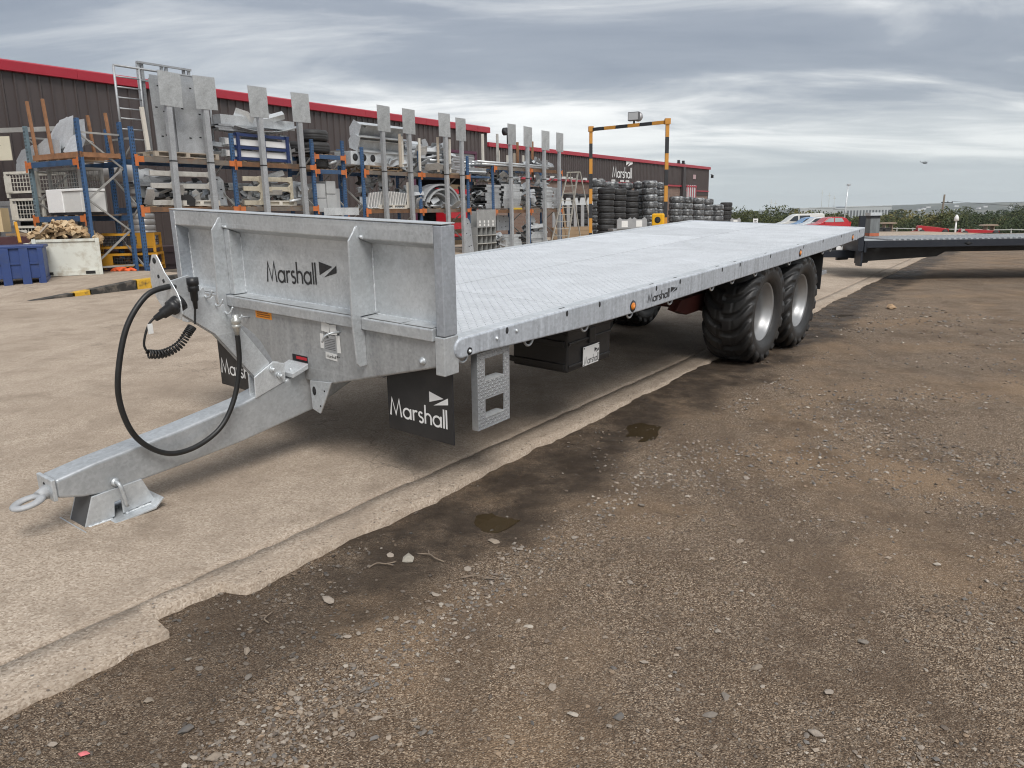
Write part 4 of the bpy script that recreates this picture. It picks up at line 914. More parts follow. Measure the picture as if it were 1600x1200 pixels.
for k in range(-5, 6):
    mb = MB(); mb.prism([(-.16, 5.64), (-.16, 5.90), (-.10, 5.94), (.10, 5.94), (.10, 5.64)], k * 4 - .5 - 1 + .003, k * 4 + 3.5 - 1 - .003, 'x'); mb.build('eaves_trim', TRIM, FAC, .01)
mb = MB(); mb.prism([(-.16, 5.64), (-.16, 5.90), (-.10, 5.94), (.10, 5.94), (.10, 5.64)], 22.503, 23.62, 'x'); mb.build('eaves_trim', TRIM, FAC, .01)
mb = MB(); mb.add([(-22.5, .10, 5.93), (23.6, .10, 5.93), (23.6, 14, 7.0), (-22.5, 14, 7.0)], [(0, 1, 2, 3)]); mb.build('roof', ROOFM, FAC)
mb = MB(); mb.add([(23.5, .03, -.2), (23.5, 27, -.2), (23.5, 27, 5.9), (23.5, 14, 6.95), (23.5, .03, 5.9)], [(0, 1, 2, 3, 4)]); mb.build('end_wall', CLAD, FAC)
# roller door
DF = material('maroon door frame', (.085, .022, .05), .5)
SH = material('grey shutter slat', (.30, .31, .32), .45, .3)
dr = thing('roller_door', None, None); dr.parent = FAC; dr.location = (17.5, 0, 0)
mb = MB(); mb.box(-.02, .18, -.06, .06, -.1, 4.6); mb.box(4.86, 5.02, -.06, .06, -.1, 4.6); mb.box(-.02, 5.02, -.075, .06, 4.52, 4.66); mb.build('door_frame', DF, dr)
for k in range(9):
    mb = MB(); z = 3.42 + k * .122; mb.prism([(-.012, z), (-.022, z + .05), (-.012, z + .112), (.0, z + .112), (.0, z)], .18, 4.86, 'x'); mb.build('shutter_slat', SH, dr)
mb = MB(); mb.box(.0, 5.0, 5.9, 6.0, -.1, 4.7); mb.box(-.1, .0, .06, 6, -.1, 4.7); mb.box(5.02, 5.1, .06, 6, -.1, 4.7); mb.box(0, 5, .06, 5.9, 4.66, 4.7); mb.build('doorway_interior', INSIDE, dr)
# red machine just inside the door
rm = thing('red_machine', 'red painted machine standing in the open roller door', 'machine', rk(20.0, 5.6, .2), RA)
mb = MB(); mb.box(-1.3, 1.1, 0, .8, .3, 2.6); mb.build('body', RED, rm, .05)
mb = MB(); mb.box(-.9, .1, -.03, -.002, 1.5, 2.3); mb.box(.3, .9, -.03, -.002, .8, 2.3); mb.build('panel', material('grey machine panel', (.2, .2, .21), .5), rm)
mb = MB(); mb.box(-1.4, 1.2, -.06, .9, 0, .295); mb.build('base', DARKSTEEL, rm)
# ducts against the hall
DUCT = material('spiral duct', (.42, .41, .40), .45, .5, var=.12, vscale=4)
for s, d, h, lab in ((-2.0, 3.2, 2.45, 'fat spiral ventilation duct elbow seen between the first two racks'), (2.6, 4.2, 2.2, 'spiral ventilation duct seen through the rack under the tall plates')):
    dk = thing('ventilation_duct', lab, 'duct', rk(s, d, .15), RA)
    for k in range(int(h / .16)):
        mb = MB(); mb.lathe([(.29, 0), (.305, .02), (.305, .13), (.29, .157)], 20, Matrix.Translation((0, 0, k * .16)) @ Matrix.Rotation(PI / 2, 4, 'X'), closed=False); mb.build('duct_ring', DUCT, dk)
    mb = MB(); mb.tube([(0, 0, h - .05)] + [(-.65 + .65 * math.cos(R(a)), .0, h + .60 * math.sin(R(a))) for a in range(0, 91, 15)] + [(-1.3, .4, h + .6)], .30, 18); mb.build('elbow', DUCT, dk)

# lower workshop block further along
WKS = thing('workshop_building', 'lower brown building with red band and white company sign', 'building', rk(23.62, 6.75, 0), RA)
CL3 = clad_mesh(3.56, 4.98, 1.0, 4)
for k in range(0, 27):
    o = put(CL3, 'cladding_sheet', None, WKS); o.location = (k + .0, 0, 0)
mb = MB(); mb.box(0, 26.98, .035, .3, -1.5, 3.42); mb.build('brick_wall', BRICK, WKS)
mb = MB(); mb.box(0, 27.0, -.09, .06, 3.42, 3.54); mb.build('red_band', TRIM, WKS)
mb = MB(); mb.box(-.05, 33.6, -.13, .10, 4.98, 5.20); mb.build('eaves_trim', TRIM, WKS, .01)
mb = MB(); mb.add([(0, .10, 5.19), (33.5, .10, 5.19), (33.5, 12, 5.9), (0, 12, 5.9)], [(0, 1, 2, 3)]); mb.build('roof', ROOFM, WKS)
for k in range(14):
    mb = MB(); x = 4.6 + k * 1.35 + (.3 if k % 3 else -.2); mb.prism([(x, 3.545), (x + .32, 3.545), (x + .28, 3.68), (x + .04, 3.68)], -.20, -.04, 'y'); mb.build('bulkhead_light', material('white light housing', (.62, .63, .62), .5), WKS)
CL4 = clad_mesh(2.78, 4.98, .98, 4)
mb = MB(); mb.box(27.02, 33.4, .035, .3, -1.5, 2.78); mb.build('brick_wall', BRICK, WKS)
mb = MB(); mb.box(26.99, 27.55, -.22, .3, -1.5, 4.97); mb.build('clad_column', material('dark cladding column', (.04, .033, .034), .5), WKS)
for k in range(6):
    o = put(CL4, 'cladding_sheet', None, WKS); o.location = (27.56 + k * .98, 0, 0)
mb = MB(); mb.box(27.56, 33.45, -.07, .06, 3.10, 3.19); mb.build('red_band', TRIM, WKS)
mb = MB(); mb.add([(33.45, .0, -1.5), (33.45, 12, -1.5), (33.45, 12, 5.8), (33.45, 0, 5.15)], [(0, 1, 2, 3)]); mb.build('end_wall', CLAD, WKS)
wi = thing('window', None, None); wi.parent = WKS; wi.location = (28.1, -.10, 2.35)
mb = MB(); mb.box(0, 2.1, 0, .06, 0, 1.25); mb.build('pane', material('window glass grey', (.45, .47, .47), .12, spec=.6), wi)
for x in (0, .5, 1.0, 1.5, 2.0):
    mb = MB(); mb.box(x, x + .10, -.03, -.002, .0, 1.25); mb.build('window_bar', TRIM, wi)
for z in (0, 1.2):
    mb = MB(); mb.box(-.05, 2.2, -.035, .06, z - .12, z - .004); mb.build('window_rail', TRIM, wi)
mb = MB(); mb.box(29.6, 30.2, -.06, -.035, 4.1, 4.45); mb.build('wall_vent', material('pink grey vent', (.42, .30, .31), .6), WKS)
for x, z in ((26.3, 5.22), (27.3, 5.22)):
    mb = MB(); mb.box(x, x + .30, -.12, .12, z, z + .06); mb.box(x + .06, x + .24, -.08, .10, z + .06, z + .26); mb.build('roof_floodlight', DARKSTEEL, WKS, .01)
mb = MB(); mb.box(33.4, 33.75, -.25, -.19, 4.55, 4.60); mb.box(33.62, 33.78, -.34, -.14, 4.28, 4.53); mb.build('security_camera', DARKSTEEL, WKS, .01)
mb = MB(); mb.tube([(1.6, -.2, 5.2), (1.6, -.2, 5.75)], .05, 8); mb.lathe([(0, -.1), (.2, -.1), (.2, .1), (0, .1)], 14, Matrix.Translation((1.4, -.2, 5.82))); mb.build('roof_floodlight', DARKSTEEL, WKS)
sgn_ = marshall('sign_lettering', WHITEP, WKS, (38.1 - 23.62, -.034, 3.83), (1, 0, 0), (0, 0, 1), .735, .70, 'roof', w=.11, lift=.03)

# ------------------------------------------------------------------ pallet racks
def dotted(name, col):
    m = material(name, col, .5, var=.15, vscale=2, dirt=tuple(c * .5 for c in col), dscale=3, damt=.6); q = NT(m)
    tcx = nd(q.t, 'ShaderNodeTexCoord'); sx = nd(q.t, 'ShaderNodeSeparateXYZ'); q.L(tcx.outputs['Object'], sx.inputs[0])
    fz = q.m('ABSOLUTE', q.m('SUBTRACT', q.m('FRACT', q.m('DIVIDE', sx.outputs[2], .075)), .5)); row = q.m('LESS_THAN', fz, .26)
    cx_ = q.m('ABSOLUTE', q.m('SUBTRACT', q.m('ABSOLUTE', sx.outputs[0]), .022)); colm = q.m('LESS_THAN', cx_, .010)
    msk = q.m('MULTIPLY', row, colm); src = q.b.inputs['Base Color'].links[0].from_socket
    q.L(q.mix(msk, src, (.012, .013, .016)), q.b.inputs['Base Color']); return m
BLUE = dotted('blue rack upright', (.040, .100, .215)); BLUEP = material('blue rack paint', (.035, .080, .165), .5, var=.2, vscale=2, dirt=(.03, .045, .075), dscale=3, damt=.6)
TEAL = dotted('faded teal upright', (.14, .20, .23))
RORANGE = material('orange rack paint', (.52, .15, .04), .6, var=.2, vscale=5, dirt=(.18, .09, .05), dscale=5, damt=.75)
RUST = material('rusty beam', (.16, .085, .045), .8, var=.35, vscale=4, dirt=(.06, .06, .055), dscale=3, damt=.7)
RUST2 = material('bright rust', (.27, .135, .068), .85, var=.3, vscale=7, bump=.3, bscale=40)
BRACE = material('galvanised brace', (.34, .335, .32), .5, .3, var=.2, vscale=4)
TIMBER = material('weathered pale timber', (.42, .36, .29), .8, var=.2, vscale=3, stretch=(1, 1, .2))
TIMBERW = material('white washed timber', (.58, .55, .49), .75, var=.12, vscale=3)
TIMB2 = material('brown pallet timber', (.26, .18, .11), .85, var=.25, vscale=4)
CARD = material('brown board', (.30, .215, .135), .85, var=.12, vscale=2)
RUSTB = material('worn grey beam', (.15, .13, .11), .7, var=.3, vscale=3, dirt=(.24, .10, .04), dscale=2.5, damt=.8)
def rack(label, s0, bays, levels, d=0.0, h=3.65, depth=1.0, bay=2.7, z0=.15, up=BLUE, first_mat=None, beam_mats=None, loc=None, rz=None):
    t = thing('pallet_rack', label, 'rack', loc or rk(s0, d, z0), RA if rz is None else rz)
    for k in range(bays + 1):
        x = k * bay
        for y in (0, depth):
            mb = MB(); mb.box(-.05, .05, 0, .07, 0, h - z0 + .04 * (k % 2)); o = mb.build('upright', up if not (first_mat and k == 0) else first_mat, t, .004, 1); o.location = (x, y, 0)
        zz = .3; sgn = 1
        while zz < h - z0 - .75:
            mb = MB(); mb.bar((x, .07 if sgn > 0 else depth, zz), (x, depth if sgn > 0 else .07, zz + .7), .025, .04); mb.build('brace', BRACE, t); zz += .7; sgn = -sgn
        for zb in (.2, h - z0 - .25):
            mb = MB(); mb.bar((x, .07, zb), (x, depth, zb), .025, .04); mb.build('brace', BRACE, t)
    for k in range(bays):
        for li, zl in enumerate(levels):
            for y in (-.052, depth + .072):
                m_ = (beam_mats or [RUST, RUSTB, RUST])[(k + li) % 3] if y < 0 else BLUEP
                mb = MB(); mb.box(.06, bay - .06, y, y + .05, zl - z0 - .12, zl - z0); mb.build('beam', m_, t)
            for x in (.0, bay):
                mb = MB(); a, b = (-.005, .19) if x == 0 else (bay - .19, bay + .005); mb.box(k * 0 + a, b, -.060, -.053, zl - z0 - .13, zl - z0 + .005); mb.box(-.04 if x == 0 else bay - .02, .04 if x == 0 else bay + .03, -.068, -.0605, zl - z0 - .22, zl - z0 + .04)
                o = mb.build('beam_connector', RORANGE, t); o.location = (k * bay, 0, 0)
            for o in [c for c in t.children if c.name.startswith('beam') and not c.name.startswith('beam_c') and c.location.x == 0 and 'set' not in c]:
                o['set'] = 1; o.location.x = k * bay
            for j in range(4):
                mb = MB(); x = .3 + j * (bay - .6) / 3.4; mb.box(k * bay + x, k * bay + x + .10, 0.0, depth + .07, zl - z0 + .001, zl - z0 + .022); mb.build('deck_board', TIMB2, t)
    for o in t.children:
        if 'set' in o: del o['set']
    return t
rack('blue two bay pallet rack holding tall plates and a blue frame', 0.0, 2, (1.86, 3.0))
rack('narrow blue rack set back with black tyres on top', 5.62, 1, (1.55, 2.92, 3.34), d=.25, bay=1.22, beam_mats=[BLUEP] * 3, h=3.75)
rack('blue pallet rack holding tilted steel troughs and wheel arches', 7.40, 2, (1.76, 2.94), h=3.62)
rack('farthest blue pallet rack with long tubes across its top', 14.39, 2, (1.70, 3.32), bay=2.58, h=3.42)
# the first rack stands askew
RZA = math.atan2(-1.0, 1.735); RLOC = (-11.125, 18.6, .33)
rack('short rack at far left with rusty post pallet on top', 0, 1, (1.68, 2.90), h=3.72, z0=.33, bay=2.0, loc=RLOC, rz=RZA, first_mat=TEAL, beam_mats=[BLUEP] * 3)

# tall posts with a plate on top standing in front of the racks
LABP = ['left post of the tall plate stack', 'right post of the tall plate stack', 'left post in front of the long channels', 'right post in front of the long channels', 'left post in front of the tilted troughs', 'right post in front of the tilted troughs',
        'left post in front of the wheel arches', 'right post in front of the wheel arches', 'first from the left at the farthest rack', 'second from the left at the farthest rack', 'third from the left at the farthest rack', 'fourth from the left at the farthest rack']
mb = MB(); mb.box(-.07, .07, -.05, .05, 0, 4.05); PM1 = mb.mesh('post'); PM1.materials.append(GALV_D)
mb = MB(); mb.box(-.30, .30, -.062, -.051, 0, .76); PM2 = mb.mesh('top_plate'); PM2.materials.append(galv('galvanised top plate', base=(.43, .445, .45), rough=.5, spangle=8))
mb = MB(); mb.box(-.074, .074, -.054, .054, 0, .03); PM3 = mb.mesh('post_band'); PM3.materials.append(DARKSTEEL)
for i, s in enumerate((.80, 1.86, 3.46, 4.80, 8.12, 9.38, 11.25, 12.12, 15.28, 16.45, 17.80, 18.98)):
    t = thing('stanchion_post', 'tall galvanised post with square top plate, ' + LABP[i], 'post', rk(s, -.22, .15), RA + random.uniform(-.05, .05), 'tall plated posts in front of the racks')
    t.rotation_euler[1] = random.uniform(-.012, .012); hh_ = random.uniform(-.04, .05)
    o = put(PM1, 'post', None, t); o = put(PM2, 'top_plate', None, t); o.location = (random.uniform(-.09, .06), 0, 3.97 + hh_); o.rotation_euler = (0, random.uniform(-.02, .02), 0)
    o = put(PM3, 'post_band', None, t); o.location = (0, 0, 2.75)

# ------------------------------------------------------------------ goods on the racks
def chan(mb, L, w, h, th=.008, M=None, lip=True):
    """C channel lying along x, open side down"""
    mb.box(0, L, 0, w, h - th, h, M); mb.box(0, L, 0, th, 0, h - th, M); mb.box(0, L, w - th, w, 0, h - th, M)
def pallet(label, s, d, z, w=1.2, dp=.9, mat=TIMBER):
    t = thing('timber_pallet', label, 'pallet', rk(s, d, z), RA)
    for k in range(5):
        mb = MB(); y = k * (dp - .12) / 4; mb.box(0, w, y, y + .12, .105, .127); mb.build('top_board', mat, t)
    for x in (0, w / 2 - .05, w - .1):
        for y in (0, dp / 2 - .05, dp - .1):
            mb = MB(); mb.box(x, x + .1, y, y + .1, .022, .104); mb.build('block', mat, t)
    for y in (0, dp / 2 - .05, dp - .1):
        mb = MB(); mb.box(0, w, y, y + .1, 0, .021); mb.build('bottom_board', mat, t)
    return t
def bundle(label, s, d, z, L, n, w=.16, h=.07, mat=GALV, cols=1, jit=.08, name='channel_bundle', part='channel', tiltx=0):
    t = thing(name, label, 'steel sections', rk(s, d, z), RA)
    for i in range(n):
        r_, c = divmod(i, cols); mb = MB(); M = Matrix.Translation((random.uniform(-jit, jit), c * (w + .02) + random.uniform(0, .02), r_ * (h + .004))) @ Matrix.Rotation(random.uniform(-.012, .012), 4, 'Z')
        chan(mb, L * random.uniform(.93, 1.03), w, h, .010, M); mb.build(part, mat if random.random() < .75 else GALV_D, t)
    return t
def plates(label, s, d, z, w, h, n, mat=GALV, lean=.06, name='plate_stack'):
    t = thing(name, label, 'steel plates', rk(s, d, z), RA)
    for i in range(n):
        mb = MB(); M = Matrix.Translation((random.uniform(-.04, .04), i * .035, 0)) @ Matrix.Rotation(-lean, 4, 'X') @ Matrix.Rotation(random.uniform(-.015, .015), 4, 'Y')
        ww = w * random.uniform(.9, 1.03); hh_ = h * random.uniform(.9, 1.03)
        mb.prism([(0, 0), (ww, 0), (ww, hh_ - .1), (ww - .1, hh_), (0, hh_)], 0, .010, 'y', M); mb.build('plate', mat, t)
        if i == 0:
            for hx, hz_ in ((.2, .6), (.5, .9), (.7, .55), (.35, .2), (.65, .22)):
                mb = MB(); mb.box(ww * hx, ww * hx + .06, -.004, -.001, hh_ * hz_, hh_ * hz_ + .03, M); mb.build('slot', ZDARK, t)
    return t
def pile(label, s, d, z, w, dp, h, n, mats=(GALV, GALV_D, GALV_L), name='offcut_pile', seed=1, size=(.3, .9)):
    """assorted folded brackets and angles heaped together"""
    g = random.Random(seed); t = thing(name, label, 'steel parts', rk(s, d, z), RA)
    for i in range(n):
        L = g.uniform(*size); a = g.uniform(.08, .22); mb = MB(); f = i / n
        x = g.uniform(0, max(.05, w - L * .7)); y = g.uniform(0, dp - .2); zz = f * h * g.uniform(.7, 1.0) * (1 - .5 * abs((x + L / 2) / w - .5))
        M = Matrix.Translation((x, y, zz + .03)) @ Matrix.Rotation(g.uniform(-.5, .5), 4, 'Z') @ Matrix.Rotation(g.uniform(-.38, .38), 4, 'Y') @ Matrix.Rotation(g.uniform(-.9, .9), 4, 'X')
        k = g.random()
        if k < .4: mb.box(0, L, 0, .008, 0, a, M); mb.box(0, L, .008, a, 0, .008, M)
        elif k < .65: chan(mb, L, a, a * .6, .008, M)
        elif k < .85: mb.prism([(0, 0), (L * .8, 0), (L * .8, a * 1.4), (L * .5, a * 2.2), (0, a * 2)], 0, .010, 'y', M)
        else: mb.tube([tuple(M @ Vector((0, 0, 0))), tuple(M @ Vector((L, 0, 0)))], a * .25, 10)
        mb.build('steel_piece', g.choice(mats), t)
    return t
def tyre_simple(r, w, name, mat, ribs=True):
    mb = MB(); mb.lathe([(r * .56, -w * .36), (r * .72, -w * .5), (r * .88, -w * .47), (r * .965, -w * .36), (r, -w * .20), (r * .985, -w * .17), (r, -w * .14), (r, w * .02), (r * .985, w * .04), (r, w * .06), (r, w * .20), (r * .965, w * .36), (r * .88, w * .47), (r * .72, w * .5), (r * .56, w * .36), (r * .55, 0)], 28, Matrix.Rotation(PI / 2, 4, 'X'))
    me = mb.mesh(name); me.materials.append(mat); return me
TY_B = tyre_simple(.50, .36, 'tyre', RUBBER2); TY_W = tyre_simple(.50, .44, 'tyre', WRAP)

# rack two, upper shelf
pallet('pale pallet under the tall plate stack', .55, .05, 3.025, 1.75, .9)
plates('tall stack of drilled steel plates standing on end above the first shelf', 1.18, .10, 3.16, .98, 1.80, 5, GALV_D, .03)
plates('narrow steel plate leaning left of the tall plate stack', .72, .14, 3.16, .42, 1.68, 2, GALV_D, .03)
t = thing('tubular_frame', 'tall tubular ladder frame standing behind the plate stack', 'frame', rk(.12, .62, 3.03), RA)
for x in (0, 2.48):
    mb = MB(); mb.tube([(x, 0, .35), (x, 0, 2.02)], .028, 8); mb.tube([(x + (.62 if x == 0 else -.40), 0, .35), (x + (.62 if x == 0 else -.40), 0, 2.02)], .025, 8); mb.build('stile', GALV_D, t)
    for z in (.40, .62, .86, 1.08, 1.32, 1.55, 1.78):
        mb = MB(); a, b = (0, .62) if x == 0 else (2.08, 2.48); mb.tube([(a, 0, z), (b, 0, z)], .018, 8); mb.build('rung', GALV_D, t)
mb = MB(); mb.tube([(0, 0, 2.02), (2.48, 0, 2.02)], .026, 8); mb.build('top_tube', GALV_D, t)
t = thing('headboard_frame', 'galvanised open frame rising behind the plate stack', 'frame', rk(.86, .82, 3.03), RA)
for x in (0, .10, .62, .74, 1.22, 1.36):
    mb = MB(); mb.box(x - .035, x + .035, 0, .05, 0, 2.22 - (.03 if x > 1 else 0)); mb.build('frame_post', GALV_D if x in (.1, 1.22) else GALV, t)
for z in (1.78, 2.18):
    mb = MB(); mb.box(-.04, 1.40, -.052, -.001, z, z + .045); mb.build('frame_rail', GALV_D, t)
for i, (s, z1, m_) in enumerate(((.36, 4.10, TIMBERW), (1.02, 4.16, TIMBERW), (2.02, 4.08, TIMBERW))):
    mb = MB(); mb.box(-.045, .045, 0, .05, 0, z1 - 3.15); o = mb.build('timber_stake', m_); o.location = rk(s, -.02, 3.15); o.rotation_euler = (0, -.05, RA)
    tag(o, 'whitewashed timber stake on the plate stack pallet, ' + ('leftmost', 'middle', 'rightmost')[i] + ' of three', 'stake', 'timber stakes on the rack pallets')
# lower shelf: profiled cut frames
def cut_frame(label, s, d, z, w, h, mat):
    t = thing('profile_frame', label, 'frame', rk(s, d, z), RA)
    mb = MB(); mb.box(w - .09, w, 0, .06, 0, h); mb.build('frame_post', mat, t, .01)
    for zz in (0, h * .48, h - .14):
        mb = MB(); mb.prism([(0, zz), (w - .16, zz), (w - .09, zz - .05 if zz else zz), (w - .09, zz + .18 if zz < h - .2 else zz + .14), (w - .16, zz + .12), (0, zz + .12)], 0, .06, 'y'); mb.build('frame_arm', mat, t, .008)
    return t
PALE = material('pale grey painted steel', (.46, .45, .42), .5, var=.12, vscale=3, dirt=(.22, .20, .17), dscale=4, damt=.6)
cut_frame('pale grey three armed frame on the lower shelf left of the post', .35, .02, 1.90, .66, .82, PALE)
cut_frame('pale grey three armed frame on the lower shelf between the two posts', 1.08, .02, 1.90, .95, .82, PALE)
pile('flat brackets lying on the lower shelf below the tall plates', .2, .35, 1.88, 2.2, .6, .25, 12, seed=3)
pallet('whitewashed pallet on the lower shelf below the tall plates', 1.1, -.02, 1.885, 1.05, .9, TIMBERW)
plates('white folded sheets standing behind the first rack corner', 2.35, .5, 1.9, .45, .75, 4, GALV_L, .15)
pile('grey offcuts crowding the back of the first bay lower shelf', .15, .45, 1.9, 2.3, .55, .75, 26, (GALV_D, GALV, DARKSTEEL), seed=41, size=(.3, .8))
bundle('long flat sections lying over the first bay lower shelf', .1, .3, 2.35, 2.2, 4, .25, .05, GALV_D, cols=2)
pile('loose brackets scattered along the first bay upper shelf', 1.95, .3, 3.03, .7, .6, .5, 12, seed=42, size=(.2, .5))
# second bay
t = thing('long_channel', 'long galvanised channel lying topmost over the blue frame', 'steel sections', rk(2.62, .28, 3.94), RA); mb = MB(); chan(mb, 2.42, .30, .24, .012); mb.build('channel', GALV, t); mb = MB(); mb.box(-.004, -.001, .02, .28, .02, .22); mb.build('end_plate', GALV_D, t)
bundle('stack of notched channels under the topmost long channel', 2.45, .22, 3.78, 1.4, 3, .3, .05, GALV_D)
t = thing('curved_sheet', 'sagging curved steel sheet lying above the blue frame', 'steel sheet', rk(2.9, .05, 3.72), RA)
for k in range(3):
    mb = MB(); pr = [(2.2 * i / 12, .10 + .16 * (2 * i / 12 - .75) ** 2 - .02 * k) for i in range(13)]; mb.prism(pr + [(x, z - .012) for x, z in pr[::-1]], .1 * k, .1 * k + .6, 'y'); mb.build('sheet', (GALV_L, GALV, GALV_D)[k], t)
NAVY = material('navy stillage paint', (.018, .035, .115), .5, var=.15, vscale=3)
t = thing('blue_stillage', 'dark blue steel stillage loaded with white sheets on the upper shelf', 'stillage', rk(2.9, .0, 3.03), RA)
for x in (.0, .82, 1.62):
    mb = MB(); mb.prism([(x - .06, 0), (x + .06, 0), (x + .04, .10), (x + .035, .62), (x + .07, .70), (x - .07, .70), (x - .035, .62), (x - .04, .10)], 0, .06, 'y'); mb.build('post', NAVY, t)
for z in (.02, .30, .62):
    mb = MB(); mb.box(-.06, 1.70, .062, .12, z, z + .075); mb.build('rail', NAVY, t)
for i, z in enumerate((.11, .40)):
    for k in range(3):
        mb = MB(); mb.box(-.25, 1.75, .13 + k * .12, .22 + k * .12, z, z + .15 + .02 * k); mb.build('white_sheet', GALV_L if k else WHITEP, t)
t = thing('tube_bundle', 'bright bent tubes standing right of the blue stillage', 'steel tubes', rk(4.62, .3, 3.03), RA)
for k in range(5):
    mb = MB(); mb.tube(smooth_path([(.05 + k * .09, k * .05, 0), (.02 + k * .09, k * .05, .45), (-.12 + k * .10, k * .05, .78)], 4), .03, 8); mb.build('tube', GALV_L, t)
BEIGE = material('beige stillage paint', (.46, .42, .33), .6, var=.12, vscale=3, dirt=(.2, .17, .13), dscale=4, damt=.6)
cut_frame('beige three armed frame on the lower shelf left of the long post', 2.95, .02, 1.90, .62, .76, BEIGE)
cut_frame('beige three armed frame on the lower shelf under the blue stillage', 3.68, .02, 1.90, .92, .76, BEIGE)
pile('jumble of brackets and brush parts behind the beige frames', 2.95, .3, 1.9, 1.7, .6, .6, 26, seed=5)
pile('assorted plates at the right end of the second bay', 4.6, .2, 1.9, .75, .7, .75, 14, seed=6, size=(.2, .5))
pallet('beige pallet under the second bay frames', 3.55, -.02, 1.885, 1.1, .9, TIMBERW)
pile('dull offcuts stacked behind the blue stillage', 2.9, .6, 3.03, 2.2, .4, .75, 22, (GALV_D, GALV), seed=43, size=(.3, .9))
bundle('bundle of angle sections across the second bay lower shelf', 2.9, .5, 2.3, 2.1, 6, .2, .06, GALV_D, cols=2)
pile('galvanised offcuts lying over the topmost long channel', 3.0, .3, 4.12, 1.6, .4, .12, 6, seed=44, size=(.4, .9))
# tyres on the narrow rack
for i, (s, z, lab) in enumerate(((5.50, 3.40 + .16, 'black tyre lying at left on top of the narrow rack'), (6.15, 3.40 + .16, 'lower of two black tyres stacked on the narrow rack'), (6.12, 3.40 + .50, 'upper of two black tyres stacked on the narrow rack'), (6.05, 2.93 + .19, 'black tyre lying under the top shelf of the narrow rack'))):
    o = put(TY_B, 'tyre', None); o.location = rk(s, .75 + (.4 if i == 0 else 0), z); o.scale = (.92, .92, .92); tag(o, lab, 'tyre', 'tyres on the narrow rack')
WRAPG = material('grey wrapped cartons', (.42, .43, .43), .4, var=.15, vscale=2.5, bump=.3, bscale=10)
t = thing('wrapped_cartons', 'grey wrapped cartons on the middle shelf of the narrow rack', 'cartons', rk(5.72, .35, 1.57), RA)
for i, (x, y, z, w, h) in enumerate(((0, 0, .13, .42, .40), (.44, 0, .13, .40, .52), (0, 0, .54, .40, .42), (.44, 0, .66, .38, .38), (.86, .1, .13, .22, .7))):
    mb = MB(); mb.box(x, x + w - .01, y, y + .7, z, z + h - .006); mb.build('carton', WRAPG, t, .012)
mb = MB(); mb.box(0, 1.42, 0, .012, 0, .22); o = mb.build('steel_sheet', GALV_L); o.location = rk(5.56, -.12, 1.60); o.rotation_euler = (0, 0, RA); tag(o, 'plain steel sheet standing on edge in front of the narrow rack', 'steel sheet')
mb = MB(); mb.box(-.03, .03, -.03, .03, 0, 1.45); o = mb.build('sheet_prop', BRACE); o.location = rk(6.3, -.09, .15); o.rotation_euler = (0, 0, RA); tag(o, 'grey steel prop under the plain sheet', 'prop')
# third rack
t = thing('steel_box', 'long steel box with round end holes on the upper shelf', 'steel box', rk(7.0, .10, 3.10), RA)
mb = MB(); mb.box(0, 2.75, 0, .7, 0, .40); mb.build('box', GALV_L, t, .01)
for x in (.18, .55, .95):
    mb = MB(); mb.lathe([(0, -.006), (.11, -.006), (.11, -.001), (0, -.001)], 18, Matrix.Translation((x, 0, .22))); mb.build('round_hole', ZDARK, t)
pallet('brown pallet under the steel box with round holes', 7.6, .0, 2.965, 1.6, .95, TIMB2)
def trough(label, s, d, z, L, w, h, tilt_, mat):
    t = thing('steel_trough', label, 'steel trough', rk(s, d, z), RA); M = Matrix.Rotation(tilt_, 4, 'X')
    mb = MB(); mb.box(.0, L, w - .012, w, 0, h, M); mb.build('back_plate', mat, t); mb = MB(); mb.box(0, L, -.05, w - .0125, 0, .012, M); mb.build('floor', GALV_L, t); mb = MB(); mb.box(0, L, .10, w - .0125, h - .012, h, M); mb.build('lip', GALV_L, t)
    mb = MB(); mb.prism([(.0, 0), (w, 0), (w + .10, h * .5), (w, h + .05), (0, h)], -.012, -.001, 'x', M); mb.build('end_plate', GALV_L, t)
    for x in (.5, 1.6):
        mb = MB(); mb.tube([tuple(M @ Vector((x, w - .10, h * .72))), tuple(M @ Vector((x, w - .012, h * .72)))], .025, 8); mb.build('spigot', GALV_L, t)
    return t
trough('topmost tilted steel trough above the holed box', 7.42, .18, 3.86, 2.35, .35, .44, .42, GALV)
trough('middle tilted steel trough above the holed box', 7.30, .10, 3.50, 2.45, .35, .42, .36, GALV)
for i, (s, z0, z1, m_) in enumerate(((9.05, 3.1, 4.12, TIMBER), (9.16, 3.1, 4.05, TIMBERW), (10.02, 3.0, 4.05, TIMBERW), (11.0, 3.0, 4.15, TIMBER), (11.65, 3.0, 4.12, TIMBERW), (8.2, 1.8, 2.65, TIMBERW), (9.35, 1.8, 2.62, TIMBERW))):
    mb = MB(); mb.box(-.04, .04, 0, .05, 0, z1 - z0); o = mb.build('timber_stake', m_); o.location = rk(s, -.08, z0); o.rotation_euler = (0, .02, RA)
    tag(o, ('pale stake just left of the right trough post', 'white stake close beside the pale trough stake', 'white stake at the corner of the offcut heap', 'pale stake in front of the offcut heap', 'white stake right of the offcut heap', 'white stake left of the slatted guard', 'white stake at the right end of the slatted guard')[i], 'stake', 'timber stakes on the rack pallets')
t = thing('slatted_guard', 'curved white slatted guard on the lower shelf', 'guard', rk(7.5, -.02, 1.80), RA)
for k in range(30):
    x = k * .061; hh_ = .46 + .06 * math.sin(PI * k / 29); mb = MB(); mb.prism([(0, 0), (.10, .02), (.02, hh_ * .6), (-.05, hh_), (-.065, hh_ - .01), (.0, hh_ * .55), (.06, .03), (0, .02)], x, x + .032, 'x'); mb.build('slat', WHITEP if k % 2 else GALV_L, t)
